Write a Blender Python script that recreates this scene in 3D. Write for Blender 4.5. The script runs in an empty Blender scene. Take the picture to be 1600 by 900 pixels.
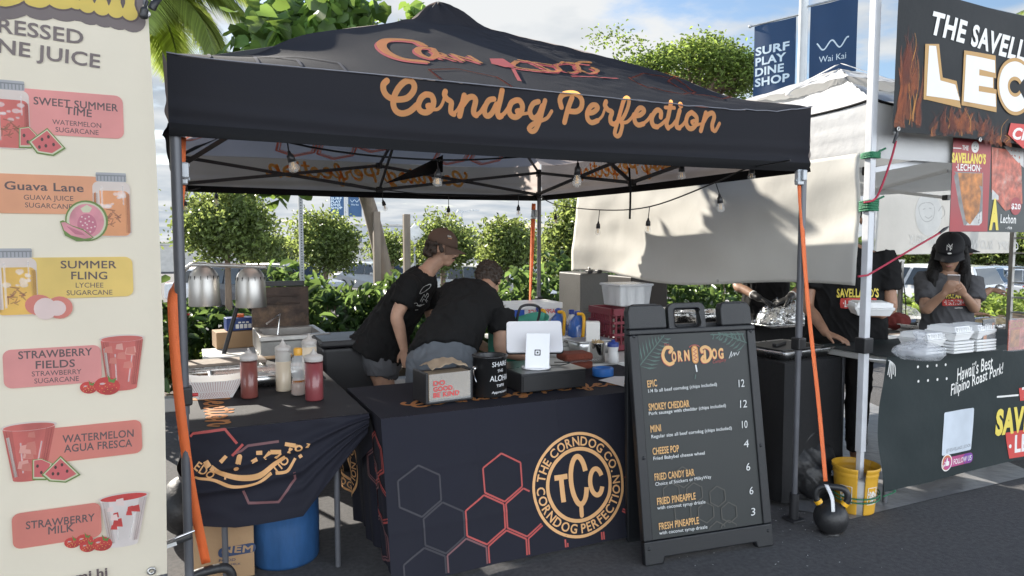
import bpy, bmesh, math, random
import numpy as np
from mathutils import Vector, Matrix, noise as mnoise

SC = bpy.context.scene
COL = SC.collection
R_ = math.radians
rnd = random.Random(7)

# ------------------------------------------------------------------ camera
FPX, CX, CY, CAMH = 1100.0, 800.0, 450.0, 1.6
PITCH, YAW = math.atan(75 / FPX), math.atan(515 / FPX)
FW = Vector((math.sin(YAW) * math.cos(PITCH), math.cos(YAW) * math.cos(PITCH), -math.sin(PITCH)))
RT = Vector((math.cos(YAW), -math.sin(YAW), 0))
UP = RT.cross(FW)
EYE = Vector((0, 0, CAMH))
cam_d = bpy.data.cameras.new('camera')
cam_d.sensor_width = 36
cam_d.lens = 36 * FPX / 1600
cam_d.clip_start = 0.05
cam_d.clip_end = 3000
cam = bpy.data.objects.new('camera', cam_d)
COL.objects.link(cam)
m3 = Matrix((RT, UP, -FW)).transposed()
cam.matrix_world = Matrix.Translation(EYE) @ m3.to_4x4()
SC.camera = cam

def ray(x, y): return FW + RT * ((x - CX) / FPX) + UP * ((CY - y) / FPX)
# ------------------------------------------------------------------ light
SUN_AZ, SUN_EL = -20.5, 29.0            # degrees; azimuth from +Y towards +X
sdir = Vector((math.sin(R_(SUN_AZ)) * math.cos(R_(SUN_EL)), math.cos(R_(SUN_AZ)) * math.cos(R_(SUN_EL)), math.sin(R_(SUN_EL))))
sun_d = bpy.data.lights.new('sun', 'SUN')
sun_d.energy = 5.0
sun_d.angle = R_(0.5)
sun_d.color = (1.0, 0.93, 0.82)
sun = bpy.data.objects.new('sun', sun_d)
COL.objects.link(sun)
sun.rotation_euler = sdir.to_track_quat('Z', 'Y').to_euler()
W = bpy.data.worlds.new('World')
SC.world = W
W.use_nodes = True
nt = W.node_tree
nt.nodes.clear()
def wn(t, **k):
    n = nt.nodes.new(t)
    for a, b in k.items():
        setattr(n, a, b)
    return n
w_out = wn('ShaderNodeOutputWorld')
w_bg = wn('ShaderNodeBackground')
w_bg.inputs['Strength'].default_value = 0.072
sky = wn('ShaderNodeTexSky', sky_type='NISHITA', sun_disc=False, sun_elevation=R_(SUN_EL), sun_rotation=R_(SUN_AZ))
sky.air_density = 1.0; sky.dust_density = 0.6; sky.ozone_density = 1.5
tc = wn('ShaderNodeTexCoord')
sep = wn('ShaderNodeSeparateXYZ')
nt.links.new(tc.outputs['Generated'], sep.inputs[0])
def wmath(op, a, b=None, c=None):
    n = wn('ShaderNodeMath', operation=op)
    for i, v in enumerate((a, b, c)):
        if v is None: continue
        if isinstance(v, (int, float)): n.inputs[i].default_value = v
        else: nt.links.new(v, n.inputs[i])
    return n.outputs[0]
zc = wmath('ADD', wmath('MAXIMUM', sep.outputs[2], 0.0), 0.12)
comb = wn('ShaderNodeCombineXYZ')
nt.links.new(wmath('DIVIDE', sep.outputs[0], zc), comb.inputs[0])
nt.links.new(wmath('DIVIDE', sep.outputs[1], zc), comb.inputs[1])
cn = wn('ShaderNodeTexNoise')
cn.inputs['Scale'].default_value = 1.15; cn.inputs['Detail'].default_value = 9; cn.inputs['Roughness'].default_value = 0.56
mp = wn('ShaderNodeMapping'); mp.inputs['Location'].default_value = (3.3, 1.2, 0)
nt.links.new(comb.outputs[0], mp.inputs[0]); nt.links.new(mp.outputs[0], cn.inputs['Vector'])
# more cloud near the horizon, plus unseen cloud added behind the viewer as fill
bank = wn('ShaderNodeVectorMath', operation='DOT_PRODUCT')      # one large cloud bank high over the stall
nt.links.new(tc.outputs['Generated'], bank.inputs[0]); bank.inputs[1].default_value = ray(890, -10).normalized()
bk_ = wn('ShaderNodeMapRange', interpolation_type='SMOOTHSTEP'); bk_.inputs[1].default_value = .955; bk_.inputs[2].default_value = .995; bk_.inputs[4].default_value = .17
nt.links.new(bank.outputs['Value'], bk_.inputs[0])
low = wmath('MULTIPLY', wmath('SUBTRACT', 0.36, sep.outputs[2]), 0.60)
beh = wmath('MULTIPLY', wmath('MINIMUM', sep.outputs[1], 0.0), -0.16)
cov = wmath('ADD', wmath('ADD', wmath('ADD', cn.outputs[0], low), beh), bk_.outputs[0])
ramp = wn('ShaderNodeMapRange', interpolation_type='SMOOTHSTEP')
ramp.inputs[1].default_value = 0.50; ramp.inputs[2].default_value = 0.64
nt.links.new(cov, ramp.inputs[0])
cn2 = wn('ShaderNodeTexNoise'); cn2.inputs['Scale'].default_value = 2.6; cn2.inputs['Detail'].default_value = 6
nt.links.new(comb.outputs[0], cn2.inputs['Vector'])
cr = wn('ShaderNodeMapRange'); cr.inputs[1].default_value = 0.3; cr.inputs[2].default_value = 0.7
nt.links.new(cn2.outputs[0], cr.inputs[0])
ccol = wn('ShaderNodeMixRGB')
ccol.inputs[1].default_value = (2.75, 3.15, 3.6, 1); ccol.inputs[2].default_value = (4.9, 5.0, 5.05, 1)
nt.links.new(wmath('ADD', cr.outputs[0], wmath('MULTIPLY', bk_.outputs[0], 3.2)), ccol.inputs[0]); ccol.use_clamp = False
cb = wn('ShaderNodeMixRGB', blend_type='MULTIPLY'); cb.inputs[0].default_value = 1   # unseen clouds opposite the sun, brightened to add fill light
cloud_fill = wn('ShaderNodeMapRange'); cloud_fill.inputs[1].default_value = .1; cloud_fill.inputs[2].default_value = -.7; cloud_fill.inputs[3].default_value = 1.0; cloud_fill.inputs[4].default_value = 6.2
nt.links.new(sep.outputs[1], cloud_fill.inputs[0]); nt.links.new(ccol.outputs[0], cb.inputs[1]); nt.links.new(cloud_fill.outputs[0], cb.inputs[2])
cmix = wn('ShaderNodeMixRGB')
nt.links.new(wmath('MULTIPLY', ramp.outputs[0], 1.0), cmix.inputs[0])
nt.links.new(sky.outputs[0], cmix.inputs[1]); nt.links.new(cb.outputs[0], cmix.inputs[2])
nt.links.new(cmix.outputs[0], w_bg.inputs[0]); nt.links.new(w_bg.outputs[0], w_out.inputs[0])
vs = SC.view_settings
vs.view_transform = 'Standard'; vs.look = 'None'; vs.gamma = 1; vs.use_curve_mapping = False
vs.exposure = 1.32
SC.cycles.max_bounces = 8
SC.cycles.transparent_max_bounces = 12
SC.cycles.transmission_bounces = 6
SC.cycles.sample_clamp_indirect = 6
SC.cycles.caustics_reflective = False; SC.cycles.caustics_refractive = False
SC.cycles.use_denoising = True

# ------------------------------------------------------------------ pixel -> point helpers
def onz(x, y, z=0.0):
    d = ray(x, y); return EYE + d * ((z - CAMH) / d.z)
def ony(x, y, Y):
    d = ray(x, y); return EYE + d * (Y / d.y)
def onx(x, y, X):
    d = ray(x, y); return EYE + d * (X / d.x)
def ond(x, y, dist): return EYE + ray(x, y) * dist

# ------------------------------------------------------------------ materials
MATS = {}
def mat(name, col, rough=0.6, metal=0.0, var=0.12, scale=6.0, bump=0.0, bscale=60.0, trans=0.0, tcol=None,
        spec=0.5, alpha=1.0, glass=False, ior=1.45, island=0.0, sheen=0.0, coat=0.0, stretch=None, emit=None, dscale=None, dirt=0.0, dirtcol=(0.05, 0.04, 0.03)):
    if name in MATS: return MATS[name]
    m = bpy.data.materials.new(name); m.use_nodes = True
    n = m.node_tree.nodes; l = m.node_tree.links
    b = n['Principled BSDF']; out = n['Material Output']
    b.inputs['Roughness'].default_value = rough; b.inputs['Metallic'].default_value = metal
    b.inputs['Specular IOR Level'].default_value = spec
    if sheen: b.inputs['Sheen Weight'].default_value = sheen
    if coat: b.inputs['Coat Weight'].default_value = coat
    tcd = n.new('ShaderNodeTexCoord')
    src = tcd.outputs['Object']
    if stretch:
        mpn = n.new('ShaderNodeMapping'); mpn.inputs['Scale'].default_value = stretch
        l.new(src, mpn.inputs[0]); src = mpn.outputs[0]
    nz = n.new('ShaderNodeTexNoise'); nz.inputs['Scale'].default_value = scale; nz.inputs['Detail'].default_value = 5
    l.new(src, nz.inputs['Vector'])
    mr = n.new('ShaderNodeMapRange'); mr.inputs[1].default_value = 0.25; mr.inputs[2].default_value = 0.75
    mr.inputs[3].default_value = 1 - var; mr.inputs[4].default_value = 1 + var
    l.new(nz.outputs[0], mr.inputs[0])
    fac = mr.outputs[0]
    if island:
        g = n.new('ShaderNodeNewGeometry'); m2 = n.new('ShaderNodeMapRange')
        m2.inputs[3].default_value = 1 - island; m2.inputs[4].default_value = 1 + island
        l.new(g.outputs['Random Per Island'], m2.inputs[0])
        mm = n.new('ShaderNodeMath'); mm.operation = 'MULTIPLY'
        l.new(fac, mm.inputs[0]); l.new(m2.outputs[0], mm.inputs[1]); fac = mm.outputs[0]
    mx = n.new('ShaderNodeMixRGB'); mx.blend_type = 'MULTIPLY'; mx.inputs[0].default_value = 1
    mx.inputs[1].default_value = (*col, 1)
    l.new(fac, mx.inputs[2])
    colout = mx.outputs[0]
    if dirt:
        n2 = n.new('ShaderNodeTexNoise'); n2.inputs['Scale'].default_value = dscale or scale * 0.45; n2.inputs['Detail'].default_value = 8; n2.inputs['Roughness'].default_value = 0.7
        l.new(src, n2.inputs['Vector'])
        r2 = n.new('ShaderNodeMapRange'); r2.inputs[1].default_value = 0.52; r2.inputs[2].default_value = 0.72; r2.inputs[4].default_value = dirt
        l.new(n2.outputs[0], r2.inputs[0])
        m5 = n.new('ShaderNodeMixRGB'); l.new(r2.outputs[0], m5.inputs[0]); l.new(colout, m5.inputs[1]); m5.inputs[2].default_value = (*dirtcol, 1)
        colout = m5.outputs[0]
    l.new(colout, b.inputs['Base Color'])
    if rough > 0.08:
        rr = n.new('ShaderNodeMapRange'); rr.inputs[3].default_value = max(0.02, rough - 0.1); rr.inputs[4].default_value = min(1, rough + 0.1)
        l.new(nz.outputs[0], rr.inputs[0]); l.new(rr.outputs[0], b.inputs['Roughness'])
    if bump:
        bz = n.new('ShaderNodeTexNoise'); bz.inputs['Scale'].default_value = bscale; bz.inputs['Detail'].default_value = 4
        l.new(src, bz.inputs['Vector'])
        bp = n.new('ShaderNodeBump'); bp.inputs['Strength'].default_value = bump; bp.inputs['Distance'].default_value = 0.02
        l.new(bz.outputs[0], bp.inputs['Height']); l.new(bp.outputs[0], b.inputs['Normal'])
    if glass:
        b.inputs['Transmission Weight'].default_value = 1; b.inputs['IOR'].default_value = ior
    if emit: b.inputs['Emission Color'].default_value = (*emit[0], 1); b.inputs['Emission Strength'].default_value = emit[1]
    last = b.outputs[0]
    if trans:
        t = n.new('ShaderNodeBsdfTranslucent')
        if tcol:
            m3_ = n.new('ShaderNodeMixRGB'); m3_.blend_type = 'MULTIPLY'; m3_.inputs[0].default_value = 1
            m3_.inputs[1].default_value = (*tcol, 1); l.new(fac, m3_.inputs[2]); l.new(m3_.outputs[0], t.inputs[0])
        else: l.new(colout, t.inputs[0])
        ms = n.new('ShaderNodeMixShader'); ms.inputs[0].default_value = trans
        l.new(last, ms.inputs[1]); l.new(t.outputs[0], ms.inputs[2]); last = ms.outputs[0]
    if alpha < 1:
        tr = n.new('ShaderNodeBsdfTransparent'); ms = n.new('ShaderNodeMixShader'); ms.inputs[0].default_value = alpha
        l.new(tr.outputs[0], ms.inputs[1]); l.new(last, ms.inputs[2]); last = ms.outputs[0]
    if last is not b.outputs[0]: l.new(last, out.inputs[0])
    MATS[name] = m
    return m

# ------------------------------------------------------------------ mesh builder
def frame_of(d):
    d = Vector(d).normalized()
    a = Vector((0, 0, 1)) if abs(d.z) < 0.9 else Vector((1, 0, 0))
    u = a.cross(d).normalized(); return u, d.cross(u)
class MB:
    def __init__(s): s.V = []; s.F = []; s.M = []; s.S = []
    def add(s, V, F, m=None, smooth=False):
        o = len(s.V); s.V += [tuple(v) for v in V]
        for f in F: s.F.append([i + o for i in f]); s.M.append(m); s.S.append(smooth)
        return s
    def box(s, c, d, m=None, rz=0.0, rot=None, taper=1.0):
        c = Vector(c); x, y, z = d[0] / 2, d[1] / 2, d[2] / 2; t = taper
        P = [(-x, -y, -z), (x, -y, -z), (x, y, -z), (-x, y, -z), (-x * t, -y * t, z), (x * t, -y * t, z), (x * t, y * t, z), (-x * t, y * t, z)]
        M = rot if rot is not None else Matrix.Rotation(rz, 3, 'Z')
        return s.add([c + M @ Vector(p) for p in P], [(3, 2, 1, 0), (4, 5, 6, 7), (0, 1, 5, 4), (1, 2, 6, 5), (2, 3, 7, 6), (3, 0, 4, 7)], m)
    def bar(s, a, b, w, h=None, m=None, up=None):
        a, b = Vector(a), Vector(b); h = h or w; d = b - a
        if up is None: u, v = frame_of(d)
        else:
            v = Vector(up) - d.normalized() * Vector(up).dot(d.normalized()); v.normalize(); u = v.cross(d.normalized())
        P = []
        for p in (a, b):
            for i, j in ((-1, -1), (1, -1), (1, 1), (-1, 1)): P.append(p + u * (i * w / 2) + v * (j * h / 2))
        return s.add(P, [(3, 2, 1, 0), (4, 5, 6, 7), (0, 1, 5, 4), (1, 2, 6, 5), (2, 3, 7, 6), (3, 0, 4, 7)], m)
    def tube(s, pts, r, n=8, m=None, caps=True, flat=None):
        pts = [Vector(p) for p in pts]; k = len(pts)
        rs = r if isinstance(r, (list, tuple)) else [r] * k
        V = []; u = None
        for i, p in enumerate(pts):
            d = (pts[min(i + 1, k - 1)] - pts[max(i - 1, 0)]).normalized()
            if u is None: u, v = frame_of(d)
            else:
                u = (u - d * u.dot(d));
                if u.length < 1e-6: u, _ = frame_of(d)
                u.normalize(); v = d.cross(u)
            for j in range(n):
                a = 2 * math.pi * j / n; V.append(p + (u * math.cos(a) + v * math.sin(a)) * rs[i])
        F = [(i * n + j, i * n + (j + 1) % n, (i + 1) * n + (j + 1) % n, (i + 1) * n + j) for i in range(k - 1) for j in range(n)]
        s.add(V, F, m, True)
        if caps:
            s.add(V[:n], [tuple(range(n))[::-1]], m); s.add(V[-n:], [tuple(range(n))], m)
        return s
    def cyl(s, a, b, r0, r1=None, n=20, m=None): return s.tube([a, b], [r0, r0 if r1 is None else r1], n, m)
    def lathe(s, c, prof, n=24, m=None, axis=(0, 0, 1), smooth=True, ang=2 * math.pi):
        c = Vector(c); ax = Vector(axis).normalized(); u, v = frame_of(ax); V = []; k = len(prof)
        for r, z in prof:
            for j in range(n):
                a = ang * j / n; V.append(c + ax * z + (u * math.cos(a) + v * math.sin(a)) * r)
        F = []
        for i in range(k - 1):
            for j in range(n):
                F.append((i * n + j, i * n + (j + 1) % n, (i + 1) * n + (j + 1) % n, (i + 1) * n + j))
        return s.add(V, F, m, smooth)
    def ell(s, c, r, n=12, k=8, m=None, M=None):
        c = Vector(c); V = []; F = []
        for i in range(k + 1):
            th = math.pi * i / k
            for j in range(n):
                a = 2 * math.pi * j / n
                p = Vector((r[0] * math.sin(th) * math.cos(a), r[1] * math.sin(th) * math.sin(a), -r[2] * math.cos(th)))
                V.append(c + (M @ p if M is not None else p))
        for i in range(k):
            for j in range(n): F.append((i * n + j, i * n + (j + 1) % n, (i + 1) * n + (j + 1) % n, (i + 1) * n + j))
        return s.add(V, F, m, True)
    def loft(s, rings, n=16, m=None, caps=True):
        """rings: (center, u-vector, v-vector) ellipses"""
        V = []; k = len(rings)
        for c, u, v in rings:
            c, u, v = Vector(c), Vector(u), Vector(v)
            for j in range(n):
                a = 2 * math.pi * j / n; V.append(c + u * math.cos(a) + v * math.sin(a))
        F = [(i * n + j, i * n + (j + 1) % n, (i + 1) * n + (j + 1) % n, (i + 1) * n + j) for i in range(k - 1) for j in range(n)]
        s.add(V, F, m, True)
        if caps: s.add(V[:n], [tuple(range(n))[::-1]], m); s.add(V[-n:], [tuple(range(n))], m)
        return s
    def grid(s, fn, nu, nv, m=None, smooth=True, cond=None):
        V = [fn(i / nu, j / nv) for j in range(nv + 1) for i in range(nu + 1)]
        F = [(j * (nu + 1) + i, j * (nu + 1) + i + 1, (j + 1) * (nu + 1) + i + 1, (j + 1) * (nu + 1) + i) for j in range(nv) for i in range(nu)
             if cond is None or cond((i + .5) / nu, (j + .5) / nv)]
        return s.add(V, F, m, smooth)
    def prism(s, pts, a, b, m=None):
        """polygon of Vectors extruded by the vector b-a"""
        d = Vector(b) - Vector(a); n = len(pts); V = [Vector(p) for p in pts] + [Vector(p) + d for p in pts]
        return s.add(V, [tuple(range(n))[::-1], tuple(range(n, 2 * n))] + [(i, (i + 1) % n, (i + 1) % n + n, i + n) for i in range(n)], m)
    def build(s, name, m=None, parent=None, bev=0.0, seg=2, thick=0.0, sub=0, flat=False):
        me = bpy.data.meshes.new(name)
        off = Vector(parent_world(parent)) if parent is not None else Vector((0, 0, 0))
        me.from_pydata([(v[0] - off.x, v[1] - off.y, v[2] - off.z) for v in s.V], [], s.F)
        slots = []; idx = []
        for x in s.M:
            x = x or m
            if x not in slots: slots.append(x)
            idx.append(slots.index(x))
        for x in slots: me.materials.append(x)
        me.polygons.foreach_set('material_index', idx)
        me.polygons.foreach_set('use_smooth', [bool(x) and not flat for x in s.S])
        me.update()
        o = bpy.data.objects.new(name, me); COL.objects.link(o)
        if parent is not None: o.parent = parent
        if thick:
            q = o.modifiers.new('thick', 'SOLIDIFY'); q.thickness = thick; q.offset = 0
        if bev:
            q = o.modifiers.new('bev', 'BEVEL'); q.width = bev; q.segments = seg; q.limit_method = 'ANGLE'; q.angle_limit = R_(40)
        if sub:
            q = o.modifiers.new('sub', 'SUBSURF'); q.levels = sub; q.render_levels = sub
        return o
def parent_world(o):
    v = Vector((0, 0, 0))
    while o is not None: v += Vector(o.location); o = o.parent
    return v
def tag(o, label=None, cat=None, group=None, kind=None):
    if label: o['label'] = label
    if cat: o['category'] = cat
    if group: o['group'] = group
    if kind: o['kind'] = kind
    return o
def thing(name, loc, label, cat, group=None):
    o = bpy.data.objects.new(name, None); COL.objects.link(o); o.location = loc; o.empty_display_size = 0.1
    return tag(o, label, cat, group)
def copy_tree(o, parent=None):
    c = o.copy(); COL.objects.link(c)
    if parent is not None: c.parent = parent
    for ch in list(o.children): copy_tree(ch, c)
    return c
def dup(o, loc, label, rz=0.0, scale=1.0, group=None):
    c = copy_tree(o); c.location = loc; c.rotation_euler = (0, 0, rz); c.scale = (scale,) * 3; c['label'] = label
    if group: c['group'] = group
    return c
def fuse(name, mb, m, parent=None, voxel=0.006, smooth=6, disp=None):
    """one continuous skin over overlapping forms"""
    tmp = mb.build(name, m, parent)
    q = tmp.modifiers.new('r', 'REMESH'); q.mode = 'VOXEL'; q.voxel_size = voxel; q.use_smooth_shade = True
    if smooth:
        q = tmp.modifiers.new('s', 'SMOOTH'); q.factor = 0.5; q.iterations = smooth
    dg = bpy.context.evaluated_depsgraph_get(); dg.update()
    me = bpy.data.meshes.new_from_object(tmp.evaluated_get(dg))
    tmp.modifiers.clear(); old = tmp.data; tmp.data = me; bpy.data.meshes.remove(old)
    me.materials.clear(); me.materials.append(m); me.name = name
    if disp:
        n = len(me.vertices); A = np.zeros(n * 3); B = np.zeros(n * 3); me.vertices.foreach_get('co', A); me.vertices.foreach_get('normal', B)
        A = A.reshape(-1, 3); B = B.reshape(-1, 3)
        me.vertices.foreach_set('co', np.array([disp(Vector(a), Vector(b)) for a, b in zip(A, B)]).ravel()); me.update()
    for p in me.polygons: p.use_smooth = True
    return tmp

# ------------------------------------------------------------------ printing on surfaces
_tc = {}
def text_geo(s, bold=0.0, shear=0.0, space=1.0):
    space = space * (1 + 2.0 * bold); k = (s, bold, shear, space)
    if k not in _tc:
        cu = bpy.data.curves.new('lettering', 'FONT'); cu.body = s; cu.offset = bold; cu.shear = shear; cu.space_character = space
        cu.resolution_u = 3; cu.fill_mode = 'FRONT'; cu.dimensions = '2D'
        o = bpy.data.objects.new('lettering', cu)
        me = o.to_mesh()
        V = [(v.co.x, v.co.y) for v in me.vertices]; F = [tuple(p.vertices) for p in me.polygons]
        o.to_mesh_clear(); bpy.data.objects.remove(o); bpy.data.curves.remove(cu)
        _tc[k] = (V, F)
    return _tc[k]
CAP = 0.729     # cap height of the built-in face at size 1 (set below)
_v, _f = text_geo('H'); CAP = max(y for x, y in _v) - min(y for x, y in _v)
def refine(V, F, ml):
    xs_ = [v[0] for v in V]; ys_ = [v[1] for v in V]
    if max(xs_) - min(xs_) < ml and max(ys_) - min(ys_) < ml: return V, F
    bm = bmesh.new(); vs_ = [bm.verts.new((v[0], v[1], 0)) for v in V]
    for f in F:
        try: bm.faces.new([vs_[i] for i in f]).normal_update()
        except ValueError: pass
    bmesh.ops.triangulate(bm, faces=bm.faces[:])
    for k in range(5):
        E_ = [e for e in bm.edges if e.calc_length() > ml]
        if not E_: break
        bmesh.ops.subdivide_edges(bm, edges=E_, cuts=1); bmesh.ops.triangulate(bm, faces=[f for f in bm.faces if len(f.verts) > 3])
    bm.verts.index_update()
    out = [(v.co.x, v.co.y) for v in bm.verts], [tuple(v.index for v in f.verts) for f in bm.faces]
    bm.free(); return out
def drape(o, px, py, off=.004):
    """point where the sight line through a pixel meets the surface of o"""
    w = parent_world(o.parent) if o.parent is not None else Vector((0, 0, 0)); w = w + Vector(o.location)
    hit, loc, nn, i = o.ray_cast(EYE - w, ray(px, py).normalized())
    return (loc + w + nn * off) if hit else None
class OnMesh:
    """print laid on a finished mesh, uv taken in pixels of the photograph's view"""
    def px(s, x, y): return (x, -y)
class Plane:
    def __init__(s, o, u, v):
        s.o, s.u, s.v = Vector(o), Vector(u).normalized(), Vector(v).normalized(); s.n = s.u.cross(s.v)
    def px(s, x, y):
        d = ray(x, y); t = (s.o - EYE).dot(s.n) / d.dot(s.n); p = EYE + d * t - s.o
        return (p.dot(s.u), p.dot(s.v))
    def at(s, u, v, w=0.0): return s.o + s.u * u + s.v * v + s.n * w
class Pr:
    """printed layers: shapes in (u, v) laid on a surface by fn(u, v, w)"""
    def __init__(s, mb, plane, fn=None, w=0.0015, step=0.00003, sign=1, mod=0, ml=.045):
        s.mb, s.p, s.fn = mb, plane, fn or plane.at; s.w = w; s.step = step; s.sg = sign; s.curved = fn is not None; s.ml = ml; s.mod = mod; s.k = 0; s.w0 = w
    def raw(s, V, F, m):
        s.k += 1; s.w = s.w0 + s.step * (s.k % s.mod if s.mod else s.k)
        if s.curved: V, F = refine(V, F, s.ml)
        s.mb.add([s.fn(a, b, s.w * s.sg) for a, b in V], F, m)
    def poly(s, pts, m): s.raw(pts, [tuple(range(len(pts)))], m)
    def ppoly(s, pts, m): s.poly([s.p.px(*q) for q in pts], m)
    def stroke(s, pts, w, m, closed=False, w2=None):
        pts = [Vector((p[0], p[1])) for p in pts]
        if closed: pts = pts + [pts[0], pts[1]]
        V = []; F = []; k = len(pts)
        for i, p in enumerate(pts):
            d = pts[min(i + 1, k - 1)] - pts[max(i - 1, 0)]
            d = d.normalized() if d.length > 1e-9 else Vector((1, 0)); nn = Vector((-d.y, d.x))
            ww = w if w2 is None else w + (w2 - w) * i / max(1, k - 1)
            if 0 < i < k - 1:
                a = (p - pts[i - 1]); b = (pts[i + 1] - p)
                if a.length > 1e-9 and b.length > 1e-9:
                    c = max(0.5, math.cos(a.angle(b) / 2)); ww = ww / c
            V += [tuple(p + nn * ww / 2), tuple(p - nn * ww / 2)]
            if i: F.append((2 * i - 2, 2 * i - 1, 2 * i + 1, 2 * i))
        s.raw(V, F, m)
    def caps(s, pts, w, m):
        s.stroke(pts, w, m)
        for q in (pts[0], pts[-1]): s.disc(q, w / 2, m, 10)
    def disc(s, c, r, m, n=24, ry=None):
        ry = ry or r
        s.poly([(c[0] + r * math.cos(2 * math.pi * i / n), c[1] + ry * math.sin(2 * math.pi * i / n)) for i in range(n)], m)
    def ring(s, c, r, w, m, a0=0, a1=360, n=48, sy=1.0):
        s.stroke([(c[0] + r * math.cos(R_(a0 + (a1 - a0) * i / n)), c[1] + sy * r * math.sin(R_(a0 + (a1 - a0) * i / n))) for i in range(n + 1)], w, m)
    def rrect(s, u0, v0, u1, v1, r, m, n=5):
        P = []
        for cx, cy, a in ((u1 - r, v1 - r, 0), (u0 + r, v1 - r, 90), (u0 + r, v0 + r, 180), (u1 - r, v0 + r, 270)):
            for i in range(n + 1): P.append((cx + r * math.cos(R_(a + 90 * i / n)), cy + r * math.sin(R_(a + 90 * i / n))))
        s.poly(P, m)
    def prrect(s, x0, y0, x1, y1, x2, y2, m, r=0.02):
        """pixel: left-bottom, right-bottom, right-top"""
        a = s.p.px(x0, y0); b = s.p.px(x1, y1); c = s.p.px(x2, y2)
        s.rrect(a[0], min(a[1], b[1]) * .5 + max(a[1], b[1]) * .5, b[0], c[1], r, m)
    def text(s, t, a, b, h, m, bold=0.0, shear=0.0, space=1.0, frm=None):
        """baseline from a to b (u, v), cap height h"""
        if bold and 'M' in t:       # heavy strokes by overprinting: the outline offset breaks the M
            for ox, oy in ((-1, -1), (1, -1), (1, 1), (-1, 1)):
                q = Vector((ox, oy)) * (bold * h / CAP * .75); s.text(t, Vector(a) + q, Vector(b) + q, h, m, 0.0, shear, space * (1 + 2 * bold), frm)
            return
        V, F = text_geo(t, bold, shear, space)
        if not V: return
        x0 = min(p[0] for p in V); x1 = max(p[0] for p in V)
        a, b = Vector(a), Vector(b); d = (b - a); L = d.length; d = d / L; nn = Vector((-d.y, d.x))
        if d.x < -.7: nn = -nn      # set from right to left: mirrored lettering
        sx = L / (x1 - x0); sy = h / CAP
        s.raw([tuple(a + d * ((x - x0) * sx) + nn * (y * sy)) for x, y in V], F, m)
    def ptext(s, t, x0, y0, x1, y1, hpx, m, **k):
        a = s.p.px(x0, y0); b = s.p.px(x1, y1); c = s.p.px(x0, y0 - hpx)
        s.text(t, a, b, abs(c[1] - a[1]), m, **k)
    def wrapped(s, t, c, r, mid, h, m, inside=False, pitch=1.0, bold=0.0):
        """letters standing round a circle, centred on the angle mid (degrees)"""
        adv = []
        for ch in t:
            if ch == ' ': adv.append((None, 0.35 * h)); continue
            V, F = text_geo(ch, bold); x0 = min(p[0] for p in V); x1 = max(p[0] for p in V)
            adv.append(((V, F, x0), (x1 - x0) * h / CAP * 0.92 + 0.16 * h))
        tot = sum(a[1] for a in adv) * pitch; pos = -tot / 2
        for g, wd in adv:
            q = pos + wd * pitch / 2; pos += wd * pitch
            if g is None: continue
            V, F, x0 = g; sg = -1 if not inside else 1
            ang = R_(mid) + sg * q / r
            rad = Vector((math.cos(ang), math.sin(ang)))
            tx = Vector((math.sin(ang), -math.cos(ang))) if not inside else Vector((-math.sin(ang), math.cos(ang)))
            upv = rad if not inside else -rad
            xm = x0 + (max(p[0] for p in V) - x0) / 2
            s.raw([tuple(Vector(c) + rad * r + tx * ((x - xm) * h / CAP * 0.92) + upv * (y * h / CAP - h / 2)) for x, y in V], F, m)
def mesh_print(mb, o, off=.004, ml=6):
    def f(u, v, w=0.0):
        q = drape(o, u, -v, off + w)
        f.last = q if q is not None else f.last
        return f.last
    f.last = Vector((0, 0, 0))
    p = Pr(mb, OnMesh(), fn=f, w=0); p.ml = ml; return p
def spline(pts, n=5):
    """Catmull-Rom through the points"""
    P = [Vector(p) for p in pts]; P = [P[0]] + P + [P[-1]]; out = []
    for i in range(1, len(P) - 2):
        for j in range(n):
            t = j / n
            out.append(0.5 * ((2 * P[i]) + (P[i + 1] - P[i - 1]) * t + (2 * P[i - 1] - 5 * P[i] + 4 * P[i + 1] - P[i + 2]) * t * t + (3 * P[i] - P[i - 1] - 3 * P[i + 1] + P[i + 2]) * t ** 3))
    out.append(P[-2]); return out
def nz(x, y=0, z=0): return mnoise.noise(Vector((x, y, z)))
# ================================================================== SETTING
asph = mat('asphalt', (0.088, 0.086, 0.088), 0.92, var=0.35, scale=40, bump=0.5, bscale=260, dirt=0.55, dscale=1.6, dirtcol=(0.040, 0.040, 0.042))
soil = mat('soil', (0.09, 0.06, 0.04), 0.95, var=0.4, scale=5, bump=0.6, bscale=30)
conc = mat('concrete', (0.42, 0.41, 0.39), 0.85, var=0.15, scale=3, bump=0.15, bscale=80, dirt=0.3, dirtcol=(0.2, 0.19, 0.17))
LOT = -0.9
def gz(Y):
    t = min(1, max(0, (Y - 9.6) / 3.0)); return LOT * t * t * (3 - 2 * t)
ys = [-40, -6, 0, 2, 4, 6, 8, 9.2, 9.6, 10, 10.4, 10.8, 11.2, 11.6, 12, 12.4, 12.8, 16, 25, 50, 100, 300, 1500]
xs = [-900, -200, -60, -20, -8, -2, 4, 10, 20, 40, 90, 250, 900]
g = MB()
V = [(x, y, gz(y)) for y in ys for x in xs]
nx = len(xs)
g.add(V, [(j * nx + i, j * nx + i + 1, (j + 1) * nx + i + 1, (j + 1) * nx + i) for j in range(len(ys) - 1) for i in range(nx - 1)], asph)
tag(g.build('ground'), kind='structure')
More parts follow.
